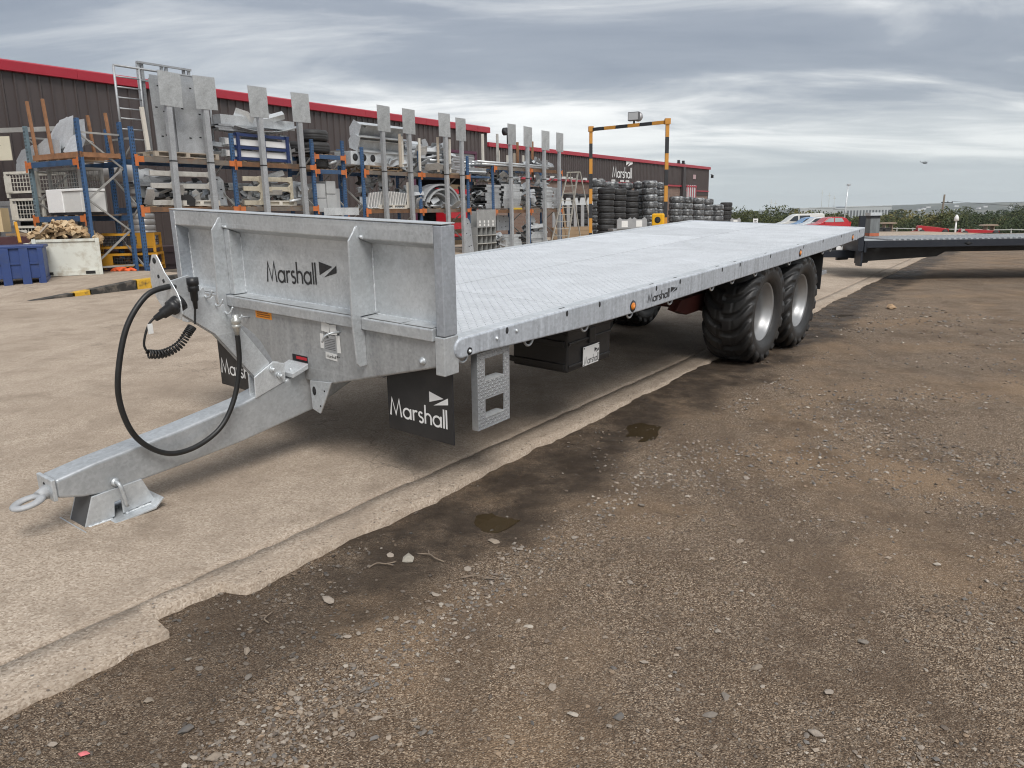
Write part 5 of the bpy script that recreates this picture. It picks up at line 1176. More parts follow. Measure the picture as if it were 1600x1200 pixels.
mb = MB(); mb.box(-.02, 1.86, .09, .13, .0, .05); mb.build('slat_rail', GALV_D, t)
pallet('white pallet under the slatted guard', 8.0, -.05, 1.775, 1.3, .9, TIMBERW)
pile('dark offcuts standing behind the slatted guard', 7.5, .4, 1.8, 1.9, .5, .7, 16, (GALV_D, GALV, DARKSTEEL), seed=8)
pile('tall heap of galvanised offcuts on the upper shelf', 9.75, .05, 2.97, 2.5, .85, .95, 84, seed=9, size=(.25, .9))
plates('white plates standing behind the offcut heap', 9.75, .75, 2.98, 2.0, .95, 3, GALV_L, .05)
for k, (s, r_, lab) in enumerate(((11.2, .95, 'largest steel wheel arch on the lower shelf'), (11.35, .78, 'middle nested steel wheel arch on the lower shelf'), (11.1, .62, 'smallest steel wheel arch on the lower shelf'))):
    mb = MB(); P1 = [(r_ * 1.15 * math.cos(R(a)), r_ * .88 * math.sin(R(a))) for a in range(8, 173, 11)]; P2 = [((r_ - .07) * 1.15 * math.cos(R(a)), (r_ - .07) * .88 * math.sin(R(a))) for a in range(8, 173, 11)]
    mb.prism(P1 + P2[::-1], 0, .45, 'y'); o = mb.build('wheel_arch', (GALV, GALV_L, GALV_D)[k]); o.location = rk(s, -.02 + .06 * k, 1.78); o.rotation_euler = (0, 0, RA); tag(o, lab, 'wheel arch', 'nested steel wheel arches')
pile('bent bars and brackets left of the wheel arches', 9.6, .1, 1.78, .8, .8, .75, 22, seed=12, size=(.25, .6))
pile('curved offcuts lying under the wheel arches', 10.2, .0, 1.77, 2.2, .5, .2, 12, seed=13)
pile('flat steel pieces on the short shelf left of the farthest rack', 12.75, .1, 2.95, 1.3, .6, .2, 9, seed=14)
mb = MB(); mb.box(0, 1.45, 0, .75, -.07, 0); o = mb.build('wall_shelf', BLUEP); o.location = rk(12.72, .0, 2.94); o.rotation_euler = (0, 0, RA); tag(o, 'blue beam shelf bridging the gap between the last two racks', 'shelf')
pile('mixed brackets crowding the wheel arch shelf', 10.1, .45, 1.78, 2.3, .5, .7, 26, (GALV_D, GALV, GALV_L), seed=45, size=(.25, .7))
bundle('long sections laid over the offcut heap', 9.9, .5, 3.75, 2.2, 5, .18, .05, GALV, cols=2)
# pigeonhole cabinet
CAB = material('grey cabinet paint', (.27, .275, .27), .55, var=.08, vscale=3)
t = thing('pigeonhole_cabinet', 'grey steel pigeonhole cabinet with labelled sloping front beside the rack', 'cabinet', rk(12.84, -.30, .17), RA)
cw = 1.22
mb = MB(); mb.box(0, cw, 0, .02, .92, 1.55); mb.build('front_panel', galv('cabinet panel', base=(.40, .405, .40), rough=.55), t, .004)
for k in range(5):
    mb = MB(); x = k * (cw - .02) / 4; mb.box(x, x + .02, 0, .4, 0, .91); mb.build('divider', CAB, t)
for k in range(4):
    mb = MB(); z = k * .30; mb.box(.0, cw, -.03 if k in (1, 2) else .001, .4, z, z + .022); mb.build('cabinet_shelf', PALE if k in (1, 2) else CAB, t)
mb = MB(); mb.box(0, cw, .401, .42, 0, 1.5); mb.build('cabinet_back', CAB, t)
for x in (.14, .42, .68, .98):
    for z in (.95, 1.07):
        mb = MB(); mb.box(x, x + .085, -.006, -.001, z, z + .085); mb.build('paper_label', PAPER, t)
plates('grey plates leaning beside the pigeonhole cabinet', 12.2, -.25, .16, .45, 1.3, 2, GALV_D, .12)
# farthest rack
t = thing('tube_bundle', 'long galvanised tubes lying across the top of the farthest rack', 'steel tubes', rk(13.4, .0, 3.34), RA)
for k in range(14):
    r_, c = divmod(k, 7); mb = MB(); mb.tube([(random.uniform(-.1, .3), c * .11, .04 + r_ * .085), (5.2 + random.uniform(-.3, .5), c * .11, .04 + r_ * .085 + random.uniform(-.02, .02))], .038, 8); mb.build('tube', GALV_L if k % 3 else GALV, t)
for i, (s, z0, z1, m_) in enumerate(((14.55, 3.5, 4.55, TIMBERW), (15.55, 2.9, 4.62, PALE), (15.62, 3.4, 4.0, TIMBERW), (16.25, 3.4, 3.85, TIMBERW), (16.75, 3.4, 3.95, TIMBER), (17.0, 3.4, 4.4, RUST2), (17.42, 3.4, 3.9, TIMBERW), (18.15, 2.9, 4.5, RUST2))):
    mb = MB(); mb.box(-.05, .05, 0, .06, 0, z1 - z0); o = mb.build('rack_stake', m_); o.location = rk(s, .55, z0); o.rotation_euler = (0, 0, RA)
    tag(o, ('white stake at the left end above the long tubes', 'tall pale post right of the first farthest post', 'short white stake above the long tubes at left', 'white stake between the first two farthest posts', 'short pale stake right of the second farthest post', 'tall rusty stake between second and third farthest posts', 'short white stake left of the third farthest post', 'tall rusty stake between third and fourth farthest posts')[i], 'stake', 'stakes above the farthest rack')
def slab_bundle(label, s, d, z, L, n, w, h, mat=GALV):
    return bundle(label, s, d, z, L, n, w, h, mat, jit=.10, name='section_bundle')
slab_bundle('stacked galvanised channels at left of the farthest rack middle shelf', 14.0, .05, 1.76, 1.0, 9, .7, .095, GALV_D)
slab_bundle('neat stack of long channels between the first two farthest posts', 15.05, .02, 1.76, 1.35, 10, .7, .09)
pile('tangle of hinges and brackets right of the second farthest post', 16.5, .0, 1.76, 1.1, .8, 1.1, 40, seed=21, size=(.25, .7))
slab_bundle('tight stack of thin plates left of the fourth farthest post', 17.95, .0, 1.76, .95, 15, .8, .055)
slab_bundle('stack of folded lips at the right end of the farthest rack', 18.85, .0, 1.76, .65, 13, .8, .062, GALV_D)
pallet('pale timber crate lid above the channels of the farthest rack', 14.4, .3, 2.78, 1.5, .7, TIMBER)
pallet('second pale pallet resting high in the farthest rack', 14.5, .3, 2.93, 1.3, .7, TIMBERW)
slab_bundle('low stack of channels on the ground under the farthest rack', 14.7, .0, .17, 1.6, 6, .8, .09)
slab_bundle('stack of folded trays on the ground under the farthest rack', 17.1, .0, .17, 1.3, 7, .8, .085, GALV_L)
pile('brackets heaped on the ground trays under the farthest rack', 16.9, .0, .75, 1.2, .8, .45, 18, seed=23)
pile('small parts heaped beside the pigeonhole cabinet', 14.5, -.1, .17, .6, .6, .7, 16, seed=24, size=(.15, .45))
plates('tall plate standing under the farthest rack', 15.3, .5, .9, .9, .6, 2, GALV_D, .02)
mb = MB(); mb.box(0, .7, 0, .1, 0, .07); o = mb.build('yellow_bar', material('yellow bar paint', (.60, .40, .04), .6)); o.location = rk(15.6, -.06, 1.71); o.rotation_euler = (0, 0, RA); tag(o, 'yellow painted bar on the middle beam of the farthest rack', 'bar')
pallet('pallet on the ground at the foot of the farthest rack', 15.6, -.15, .155, 1.0, .8, TIMBERW)
t = thing('timber_lattice', 'brown open crate standing behind the pigeonhole cabinet', 'crate', rk(13.2, 1.3, .16), RA)
for k in range(7):
    mb = MB(); mb.box(0, 1.8, 0, .03, .25 + k * .42, .42 + k * .42); mb.build('board', CARD, t)
for x in (.0, .85, 1.7):
    mb = MB(); mb.box(x, x + .1, -.05, -.001, 0, 3.1); mb.build('batten', TIMBER, t)
pile('offcuts filling the gap above the farthest rack channels', 15.0, .2, 2.70, 1.6, .6, .3, 16, seed=46, size=(.3, .7))
pile('brackets heaped above the thin plates of the farthest rack', 17.8, .2, 2.62, 1.5, .6, .35, 18, seed=47, size=(.25, .6))
for i_, (s_, d_, z_, w_, h_, n_, lab_) in enumerate(((.15, -.02, 1.885, 2.3, .30, 22, 'small brackets along the front of the first bay lower shelf'), (2.9, -.02, 1.885, 1.9, .30, 22, 'small brackets along the front of the second bay lower shelf'), (7.5, -.02, 2.965, 2.2, .22, 18, 'small brackets before the steel box with round holes'), (7.6, .3, 2.35, 2.0, .45, 20, 'dull brackets hung high behind the slatted guard'), (14.6, -.02, 2.72, 2.2, .45, 26, 'fine brackets piled above the farthest rack middle goods'), (17.0, .1, 3.42, 2.2, .22, 16, 'short offcuts lying on the long tubes'), (5.7, .3, 2.93, 1.0, .35, 12, 'dark brackets under the tyres of the narrow rack'), (12.75, .1, 1.75, 1.4, .8, 22, 'mixed steel parts seen above the pigeonhole cabinet'))):
    pile(lab_, s_, d_, z_, w_, .7, h_, n_, (GALV_D, GALV, GALV_L, DARKSTEEL), seed=70 + i_, size=(.14, .45))
# first rack at the far left
def rl(x, y, z): c, s_ = math.cos(RZA), math.sin(RZA); return (RLOC[0] + x * c - y * s_, RLOC[1] + x * s_ + y * c, z)
t = thing('post_pallet', 'rusty steel post pallet on top of the far left rack', 'post pallet', rl(.30, .05, 2.93), RZA)
for x, y in ((0, 0), (.62, -.0), (.0 + .95, .8), (1.62, .8)):
    mb = MB(); mb.bar((x, y, 0), (x - .10, y, 1.32 if y == 0 else 1.02), .055); mb.build('post', RUST2, t)
mb = MB(); mb.box(-.1, 1.75, -.05, .0, .01, .13); mb.box(-.1, 1.75, .85, .9, .01, .13); mb.box(-.1, -.02, 0, .85, .02, .12); mb.box(1.67, 1.75, 0, .85, .02, .12); mb.build('base_frame', RUST2, t)
def folded(label, x, y, z, w, h, dpt, rx, ry, rz_, mat):
    o_ = thing('folded_panel', label, 'steel panel', rl(x, y, z), RZA + rz_); o_.rotation_euler[0] = rx; o_.rotation_euler[1] = ry
    mb = MB(); mb.prism([(0, 0), (w, 0), (w * .92, h), (w * .3, h * 1.1), (0, h * .7)], 0, .01, 'y'); mb.build('face', mat, o_); mb = MB(); mb.box(0, w, .0105, dpt, 0, .01); mb.build('flange', GALV_L, o_)
    return o_
folded('large folded panel leaning between the rusty posts', .62, .2, 3.08, .85, .70, .2, -.35, -.25, .05, GALV)
folded('bright folded panel tilted at the top of the rusty pallet', .35, .35, 3.35, .7, .40, .2, -.5, -.4, .1, GALV_L)
folded('grey folded panel lying low on the rusty pallet', .25, .1, 3.07, .9, .34, .25, -.15, .05, 0, GALV)
folded('bright pointed panel at the right of the rusty pallet', 1.25, .1, 3.10, .62, .48, .2, -.4, .35, -.1, GALV_L)
folded('grey folded panel behind the right rusty post', 1.15, .3, 3.25, .55, .5, .2, -.3, -.2, .2, GALV_D)
folded('narrow channel panel poking out left of the rusty pallet', -.3, .25, 3.02, .8, .3, .2, -.2, .1, .1, GALV_L)
t = thing('white_chest', 'white sheet metal chest on the lower shelf of the far left rack', 'chest', rl(.55, -.02, 1.70), RZA)
mb = MB(); mb.box(0, .62, 0, .6, .06, .58); mb.build('door', WHITEP, t, .012); mb = MB(); mb.box(.625, 1.30, .02, .6, .06, .52); mb.build('side_cabinet', material('off white enamel', (.62, .62, .60), .45, var=.05), t, .012); mb = MB(); mb.box(.625, 1.32, -.01, .6, .525, .58); mb.build('lid', WHITEP, t, .008); mb = MB(); mb.box(.05, 1.25, .03, .55, 0, .055); mb.build('plinth', DARKSTEEL, t)
# mesh stillages
def mesh_cage(name, label, loc, rz_, w, dp, h, mat, plate=None, wire=None, step=.11, group=None, wmat=None):
    t = thing(name, label, 'cage', loc, rz_, group); wmat = wmat or mat
    for x in (0, w - .06):
        for y in (0, dp - .06):
            mb = MB(); mb.box(x, x + .06, y, y + .06, 0, h); mb.build('post', mat, t)
    for z in (.10, h - .055):
        for bb in ((.061, w - .061, 0, .05), (.061, w - .061, dp - .05, dp), (0, .05, .061, dp - .061), (w - .05, w, .061, dp - .061)):
            mb = MB(); mb.box(*bb, z, z + .055); mb.build('rail', mat, t)
    for face in range(2):
        y = .02 if face == 0 else dp - .02; mb = MB(); n = int((w - .12) / step)
        for k in range(n + 1): x = .06 + k * (w - .12) / n; mb.box(x - .0065, x + .0065, y - .004, y + .004, .155, h - .056)
        n = int((h - .2) / step)
        for k in range(1, n): z = .155 + k * (h - .21) / n; mb.box(.061, w - .061, y - .0025 + .005, y + .0095, z - .0065, z + .0065)
        mb.build('wire_mesh', wmat, t)
    if plate:
        mb = MB(); mb.box(plate[0], plate[1], -.012, -.002, plate[2], plate[3]); mb.build('sign_plate', mat, t)
    mb = MB(); mb.box(.03, w - .03, .03, dp - .03, .10, .125); mb.build('floor', DARKSTEEL, t); return t
CW_ = material('white stillage paint', (.58, .56, .50), .6, var=.1, vscale=3, dirt=(.3, .26, .2), dscale=4, damt=.5)
def dpos(px, Y, z): return ((px - 800) / 1202.7 * Y * 1.0, Y, z)   # author's bearing helper for the far left corner
for i, (x, z, h, w, lab) in enumerate(((-12.15, .33, 1.05, 1.05, 'lowest white mesh stillage in the stack at far left'), (-12.2, 1.40, .62, .95, 'middle white mesh stillage in the stack at far left'), (-12.25, 2.04, .60, .95, 'topmost white mesh stillage in the stack at far left'))):
    c_ = mesh_cage('mesh_stillage', lab, (x + .25, 19.0, z + .1), -.25, w, .9, h, CW_, (.0, .32, .3, .95) if i == 0 else (.0, .2, .12, .5), step=.085, group='white mesh stillages')
folded('grey folded cover lying on the topmost white stillage', -.95, .25, 2.75, .85, .42, .3, -.2, -.3, .1, GALV_D)
folded('grey slotted cover lying flat on the white stillages', -.75, .1, 2.74, .75, .26, .3, -.1, .02, .1, GALV_D)
mesh_cage('mesh_stillage', 'grey mesh stillage standing inside the far left rack', rl(.15, .3, 1.72), RZA, 1.25, .6, 1.05, BRACE, step=.09)
# sections stacked at the left border
bundle('grey steel sections stacked at the far left border', 0, 0, 0, 1.6, 14, .5, .12, GALV_D, name='section_stack'); t = bpy.data.objects['section_stack']; t.location = (-13.6, 19.9, .35); t.rotation_euler = (0, 0, -.3)
SIGNW = material('yellowed sign board', (.60, .56, .44), .6, var=.06, vscale=3)
def text_mesh(cu, mat):
    tmp = bpy.data.objects.new('tmp_text', cu); COL.objects.link(tmp); me = bpy.data.meshes.new_from_object(tmp.evaluated_get(bpy.context.evaluated_depsgraph_get())); bpy.data.objects.remove(tmp); me.name = 'lettering'; me.materials.clear(); return put(me, 'lettering', mat)
def board(label, loc, rz_, w, h, lines, size, name='notice_board', mat=SIGNW):
    t = thing(name, label, 'sign', loc, rz_); mb = MB(); mb.box(0, w, 0, .02, 0, h); mb.build('panel', mat, t)
    for i, ln in enumerate(lines):
        cu = bpy.data.curves.new('lettering', 'FONT'); cu.body = ln; cu.size = size; cu.extrude = .001; o = text_mesh(cu, BLACKL)
        o.parent = t; o.location = (.04, -.004, h - (i + 1) * size * 1.15); o.rotation_euler = (PI / 2, 0, 0)
    return t
board('yellowed safety notice board high at the left border', (-13.95, 21.0, 3.15), -.1, 1.05, .60, ['MEASUR', 'ERS'], .20)
mb = MB(); mb.box(-2.2, 1.0, 0, .1, 0, .12); o = mb.build('board_rail', BRACE); o.location = (-12.6, 21.05, 3.86); o.rotation_euler = (0, 0, -.1); tag(o, 'grey rail above the yellowed notice board', 'rail')
board('white lettered sign low at the left border', (-12.42, 18.9, 1.42), -.1, .42, .42, ['GO', ' TO', 'GAS'], .125, mat=WHITEP)
# ------------------------------------------------------------------ bins and cages on the loading pad
BLUEBOX = material('blue plastic box', (.022, .050, .17), .5, var=.15, vscale=3, dirt=(.04, .06, .13), dscale=5, damt=.6)
t = thing('pallet_box', 'big blue plastic pallet box at the left border', 'box', (-9.62, 16.15, .300), .45)
mb = MB(); mb.box(-1.22, -.03, .03, .97, .13, .74); mb.build('body', BLUEBOX, t, .01)
for x in (-1.25, -.78, -.44, -.02):
    w_ = .10 if x in (-1.25, -.02) else .16; mb = MB(); a = x if x != -.02 else -.12; mb.box(a, a + w_, -.01, .029, 0, .74); mb.build('rib', BLUEBOX, t, .006)
mb = MB(); mb.box(-1.26, .01, -.015, 1.0, .741, .80); mb.build('rim', BLUEBOX, t, .01)
mb = MB(); mb.box(-1.2, -.10, .005, .028, .42, .46); mb.build('rib', BLUEBOX, t)
for x in (-1.2, -.16):
    mb = MB(); mb.box(x, x + .14, .03, .95, 0, .129); mb.build('foot', BLUEBOX, t)
BINW = material('chipped white bin paint', (.62, .63, .57), .55, var=.06, vscale=2, dirt=(.30, .24, .16), dscale=3.5, damt=.6)
t = thing('steel_bin', 'white steel stillage bin heaped with split firewood', 'bin', (-10.36, 17.0, .335), .45)
bw = 1.30
mb = MB(); mb.box(.06, bw - .06, 0, .02, .17, .80); mb.build('front_panel', BINW, t)
for x in (0, bw - .08):
    mb = MB(); mb.prism([(x, 0), (x + .08, 0), (x + .08, .86), (x - .0, .86)], -.03, .05, 'y'); mb.build('corner_post', BINW, t, .006)
    mb = MB(); mb.box(x + .02, x + .04, .051, .95, .17, .80); mb.build('side_panel', BINW, t)
mb = MB(); mb.box(.082, bw - .082, -.025, .03, .79, .85); mb.build('top_rail', BINW, t, .005)
mb = MB(); mb.box(.082, bw - .082, -.02, .03, .05, .169); mb.build('bottom_rail', BINW, t, .005)
for x in (.14, bw - .34):
    mb = MB(); mb.box(x, x + .19, -.027, -.021, .075, .14); mb.build('fork_slot', ZDARK, t)
mb = MB(); mb.box(.05, bw - .05, .9, .92, .1, .8); mb.build('back_panel', BINW, t)
# firewood
LOGM = [material('split firewood %d' % i, c, .8, var=.18, vscale=5) for i, c in enumerate(((.52, .38, .22), (.44, .30, .165), (.60, .46, .29), (.36, .25, .14)))]
LOGS = []
for k in range(4):
    mb = MB(); w_ = .034 + .008 * k
    mb.prism([(-w_, -.024), (w_, -.027), (w_ * .7, .027), (-w_ * .5, .034)], -.10 - .008 * k, .10 + .008 * k, 'x'); me = mb.mesh('firewood_log'); me.materials.append(LOGM[k]); LOGS.append(me)
g = random.Random(4); cz, sz_ = math.cos(.45), math.sin(.45)
for k in range(285):
    lx = g.uniform(.0, 1.0); ly = g.uniform(0, 1); top = 1 - (abs(lx - .46) / .56) ** 1.6
    X = -.02 + lx * (bw - .0); Y = .08 + ly * .85; Z = .80 + max(0, top) * (.46 - .25 * abs(ly - .45)) * (g.uniform(.66, 1.0) if k > 60 else g.uniform(.2, .9))
    o = put(LOGS[k % 4], 'firewood_log', None); o.location = (-10.36 + X * cz - Y * sz_, 17.0 + X * sz_ + Y * cz, .335 + Z); o.rotation_euler = (g.uniform(-.7, .7), g.uniform(-.8, .8), g.uniform(0, 6.3))
    tag(o, 'pale split firewood log heaped in the white bin', 'log', 'firewood logs in the white bin')
YEL = material('yellow cage paint', (.62, .30, .015), .55, var=.12, vscale=4, dirt=(.25, .13, .03), dscale=4, damt=.6)
mesh_cage('mesh_cage', 'lower yellow mesh cage stacked beside the firewood bin', (-9.92, 18.6, .37), .25, 1.42, .9, .42, YEL, (.06, .42, .14, .37), step=.055, group='yellow mesh cages', wmat=DARKSTEEL)
mesh_cage('mesh_cage', 'upper yellow mesh cage stacked beside the firewood bin', (-9.94, 18.6, .80), .25, 1.42, .9, .46, YEL, (1.02, 1.37, .14, .41), step=.055, group='yellow mesh cages', wmat=DARKSTEEL)
pile('rusty scrap lying inside the lower yellow cage', 0, 0, 0, 1.2, .6, .2, 10, (RUST2, DARKSTEEL, RUST), name='scrap_pile', seed=31, size=(.2, .6)); t = bpy.data.objects['scrap_pile']; t.location = (-9.85, 18.75, .50); t.rotation_euler = (0, 0, .25)
mb = MB()
for k in range(7): mb.tube(smooth_path([(-.2 + .06 * k, g.uniform(-.05, .05), .03), (-.1 + .06 * k, g.uniform(-.06, .06), .09 + .02 * math.sin(k)), (.02 + .06 * k, g.uniform(-.05, .05), .03)], 4), .04, 6)
o = mb.build('orange_sling', material('orange webbing', (.75, .12, .03), .7, var=.2, vscale=20)); o.location = (-9.20, 18.35, .36); tag(o, 'crumpled orange lifting sling in front of the yellow cages', 'sling')
t = thing('white_crate', 'white crate lettered LOADING behind the blue box', 'crate', (-10.98, 17.7, .48), -.16)
mb = MB(); mb.box(0, .62, 0, .5, 0, .62); mb.build('body', BINW, t, .01)
cu = bpy.data.curves.new('lettering', 'FONT'); cu.body = 'LOADING'; cu.size = .10; cu.extrude = .001; o = text_mesh(cu, BLACKL); o.parent = t; o.location = (.08, -.004, .46); o.rotation_euler = (PI / 2, 0, 0)
t = thing('scrap_timber', 'dark heap of scrap timber behind the blue box', 'timber heap', (-11.5, 18.0, .36), -.2)
for k in range(26):
    mb = MB(); L = g.uniform(.5, 1.3); M = Matrix.Translation((g.uniform(-.5, .7), g.uniform(0, .9), .05 + k * .034)) @ Matrix.Rotation(g.uniform(-.6, .6), 4, 'Z') @ Matrix.Rotation(g.uniform(-.35, .35), 4, 'Y'); mb.box(-L / 2, L / 2, 0, .12, 0, .05, M); mb.build('plank', TIMB2 if k % 3 else material('dark old timber', (.10, .075, .055), .9, var=.3, vscale=4), t)
mb = MB(); mb.bar((0, 0, 0), (-.10, .1, .45), .055); o = mb.build('yellow_stake', YEL); o.location = (-10.92, 17.5, 1.12); tag(o, 'short yellow stake poking from the scrap timber', 'stake')
mb = MB(); mb.bar((0, 0, 0), (.55, .1, .55), .10, .03); o = mb.build('leaning_plank', TIMBER); o.location = (-10.62, 17.1, .95); tag(o, 'weathered plank leaning from blue box onto the firewood', 'plank')
mb = MB(); mb.box(0, .35, 0, .3, 0, .55); o = mb.build('buff_carton', material('buff carton', (.60, .47, .28), .8)); o.location = (-12.3, 18.6, 1.35); tag(o, 'buff carton at the left border above the blue box', 'carton')
# purple frames leaning on the hall wall
PURP = material('maroon angle frame', (.14, .035, .07), .55, var=.2, vscale=2)
t = thing('angle_frame', 'maroon angle iron frame standing against the hall wall', 'frame', rk(-1.2, 5.3, .2), RA)
for x in (-2.2, -1.0, .3):
    mb = MB(); mb.box(x, x + .08, 0, .08, 0, 3.0); mb.build('frame_post', PURP, t)
for z in (1.1, 1.9, 2.9):
    mb = MB(); mb.box(-2.2, .38, -.06, -.001, z, z + .07); mb.build('frame_rail', PURP, t)
bundle('dark steel beams stacked low behind the first racks', -.4, 2.8, .18, 5.0, 8, .5, .16, material('dark maroon beams', (.075, .05, .055), .6, var=.2, vscale=2), cols=2, name='beam_stack')
bundle('maroon steel beams stacked behind the gap of the first racks', -3.2, 2.0, .2, 3.6, 12, .42, .17, material('maroon primer beams', (.10, .045, .05), .6, var=.25, vscale=2), cols=2, name='primed_beam_stack')

# ------------------------------------------------------------------ gantry, ladder, tyres
GY = material('yellow gantry paint', (.52, .24, .035), .5, var=.1, vscale=2, dirt=(.35, .16, .03), dscale=2, damt=.5); GBK = material('black gantry paint', (.02, .022, .026), .5, var=.2, vscale=2)
GA, GB_ = Vector((3.31, 31.9, 0)), Vector((5.90, 29.7, 0))
gt = thing('height_gantry', 'black and yellow striped height gantry spanning the yard entrance', 'gantry', GA)
dv = GB_ - GA
for base in (Vector((0, 0, 0)), dv):
    for k in range(8):
        mb = MB(); z0 = .15 + k * .58; mb.box(base.x - .062, base.x + .062, base.y - .062, base.y + .062, z0, z0 + .578); mb.build('post_band', GY if k % 2 else GBK, gt)
    mb = MB(); mb.box(base.x - .10, base.x + .10, base.y - .10, base.y + .10, 4.66, 4.86); mb.build('corner_sleeve', GY, gt)
    mb = MB(); mb.box(base.x - .18, base.x + .18, base.y - .18, base.y + .18, .11, .149); mb.build('base_plate', GBK, gt)
for k in range(6):
    a = dv * ((k + .03) / 6 * .94 + .03); b = dv * ((k + .97) / 6 * .94 + .03); mb = MB(); mb.bar((a.x, a.y, 4.74), (b.x, b.y, 4.74), .10, .12); mb.build('beam_band', GY if k % 2 else GBK, gt)
fl = thing('floodlight', 'grey floodlight mounted on top of the striped gantry', 'floodlight', (GA + dv * .58) + Vector((0, 0, 4.80)), -.5)
mb = MB(); mb.box(-.22, .22, -.10, .10, .10, .42); mb.build('housing', material('grey lamp housing', (.10, .10, .105), .5), fl, .02); mb = MB(); mb.box(-.19, .19, -.112, -.101, .13, .39); mb.build('glass', material('lamp glass', (.40, .41, .42), .15), fl); mb = MB(); mb.box(-.03, .03, -.03, .03, 0, .10); mb.build('bracket', GBK, fl)
mb = MB(); mb.lathe([(0, .11), (.16, .12), (.18, .20), (.08, .36), (0, .38)], 16, Matrix.Translation((.1, 0, .26))); mb.build('reflector', material('lamp reflector', (.35, .35, .36), .4, .4), fl)
hr = thing('hose_reel', 'yellow square hose reel with dark round centre beside the gantry post', 'hose reel', (5.62, 29.62, .13), -.5)
mb = MB(); mb.box(-.24, .24, -.07, .07, .85, 1.33); mb.build('casing', material('bright yellow casing', (.75, .40, .01), .45), hr, .06, 3); mb = MB(); mb.lathe([(0, -.085), (.10, -.085), (.12, -.07), (.12, 0), (0, 0)], 20, Matrix.Translation((0, -.002, 1.09))); mb.build('reel', ZDARK, hr); mb = MB(); mb.box(-.04, .04, -.04, .04, 0, .849); mb.build('stand', GBK, hr)
ALU = material('aluminium ladder', (.52, .50, .45), .4, .5, var=.1, vscale=4)
ld = thing('step_ladder', 'tall aluminium step ladder standing by the left gantry post', 'ladder', (2.75, 33.2, .14), -.35)
for x in (-.42, .30):
    mb = MB(); xx = -.26 if x < 0 else .18; mb.bar((x - .45, -.6, 0), (xx - .02, 0, 3.02), .07, .035); mb.build('front_stile', ALU, ld); mb = MB(); mb.bar((x * .8 + .5, .65, 0), (xx + .06, .08, 3.05), .05, .03); mb.build('rear_stile', ALU, ld)
for k in range(10):
    f = (k + .6) / 10.4; mb = MB(); mb.bar((-.87 + f * .59 + .02, -.6 + f * .6, 3.02 * f), (-.15 + f * .31 - .02, -.6 + f * .6, 3.02 * f), .09, .03); mb.build('tread', ALU, ld)
mb = MB(); mb.box(-.30, .24, -.06, .14, 3.03, 3.07); mb.build('top_step', ALU, ld)
ORD = ['topmost', 'second', 'third', 'fourth', 'fifth', 'sixth', 'seventh', 'eighth', 'ninth']
def stack(px, n, kind, d, desc, sc_=1.0):
    K = 25716 * (17.34 + d) / 17.34; Y = K / (1617 - px); s = (Y - d * AN[1] - AO[1]) / AU[1]; p = rk(s, d, 0); base = float(slab_z(12, p[1])); hgt = (.36 if kind == 'B' else .44) * .97 * sc_
    for k in range(n):
        o = put(TY_B if kind == 'B' else TY_W, 'stacked_tyre', None); o.scale = (sc_, sc_, sc_); o.rotation_euler = (random.uniform(-.03, .03), random.uniform(-.03, .03), random.uniform(0, 6)); o.location = (p[0] + random.uniform(-.03, .03), p[1] + random.uniform(-.03, .03), base + hgt * (k + .5))
        tag(o, '%s %s tyre from the top, %s' % (ORD[n - 1 - k], 'black' if kind == 'B' else 'plastic wrapped', desc), 'tyre', 'stacked tyres along the workshop')
for a in ((888, 7, 'B', 4.6, 'stack at the rack end of the row'), (907, 7, 'B', 4.6, 'second stack from the rack end'), (931, 8, 'W', 5.3, 'rear stack behind the step ladder'), (945, 8, 'B', 3.6, 'stack just right of the gantry post'), (964, 8, 'B', 3.6, 'second stack right of the left gantry post'),
          (953, 8, 'W', 5.6, 'rear stack topping the black stacks'), (975, 8, 'W', 5.6, 'rear stack below the company sign'), (984, 8, 'B', 4.2, 'third black stack right of the gantry post'), (999, 8, 'W', 4.4, 'stack left of the tallest wrapped stack'), (1013, 8, 'W', 3.4, 'tallest wrapped stack near the hose reel'), (1029, 8, 'W', 3.9, 'wrapped stack just left of the right gantry post'),
          (1054, 6, 'W', 3.6, 'stack just right of the right gantry post'), (1070, 6, 'W', 3.4, 'second stack right of the right gantry post'), (1088, 6, 'W', 3.4, 'third stack right of the right gantry post'), (1103, 6, 'W', 3.8, 'fourth stack right of the right gantry post'), (1119, 5, 'W', 3.3, 'last wrapped stack before the bushes'), (1133, 7, 'B', 4.4, 'last black stack before the bushes')):
    stack(*a)
GREYF = material('grey frame paint', (.30, .305, .31), .5, var=.1, vscale=3)
for i, (px, lab) in enumerate(((972, 'left grey steel cradle with paper label before the tyres'), (994, 'right grey steel cradle with paper label before the tyres'), (1141, 'small grey steel cradle beyond the last tyre stack'))):
    Y = 41.5 + i * .8 if i < 2 else 61; t = thing('steel_cradle', lab, 'cradle', ((px - 800) / 1203 * Y * 1.01, Y, .12 if i < 2 else -.2), .25)
    mb = MB(); mb.prism([(-.55, 0), (-.45, 0), (-.30, .62), (-.30, 1.0), (-.15, 1.12), (.0, 1.02), (.30, 1.02), (.45, 1.12), (.58, 1.0), (.58, 0), (.50, 0), (.50, .55), (-.28, .55)], 0, .06, 'y'); mb.build('cradle_plate', GREYF, t); mb = MB(); mb.box(-.05, .30, -.008, -.001, .62, .95); mb.build('paper_label', PAPER, t)
    mb = MB(); mb.box(-.5, .5, .061, .8, .45, .55); mb.build('cradle_bed', GREYF, t)
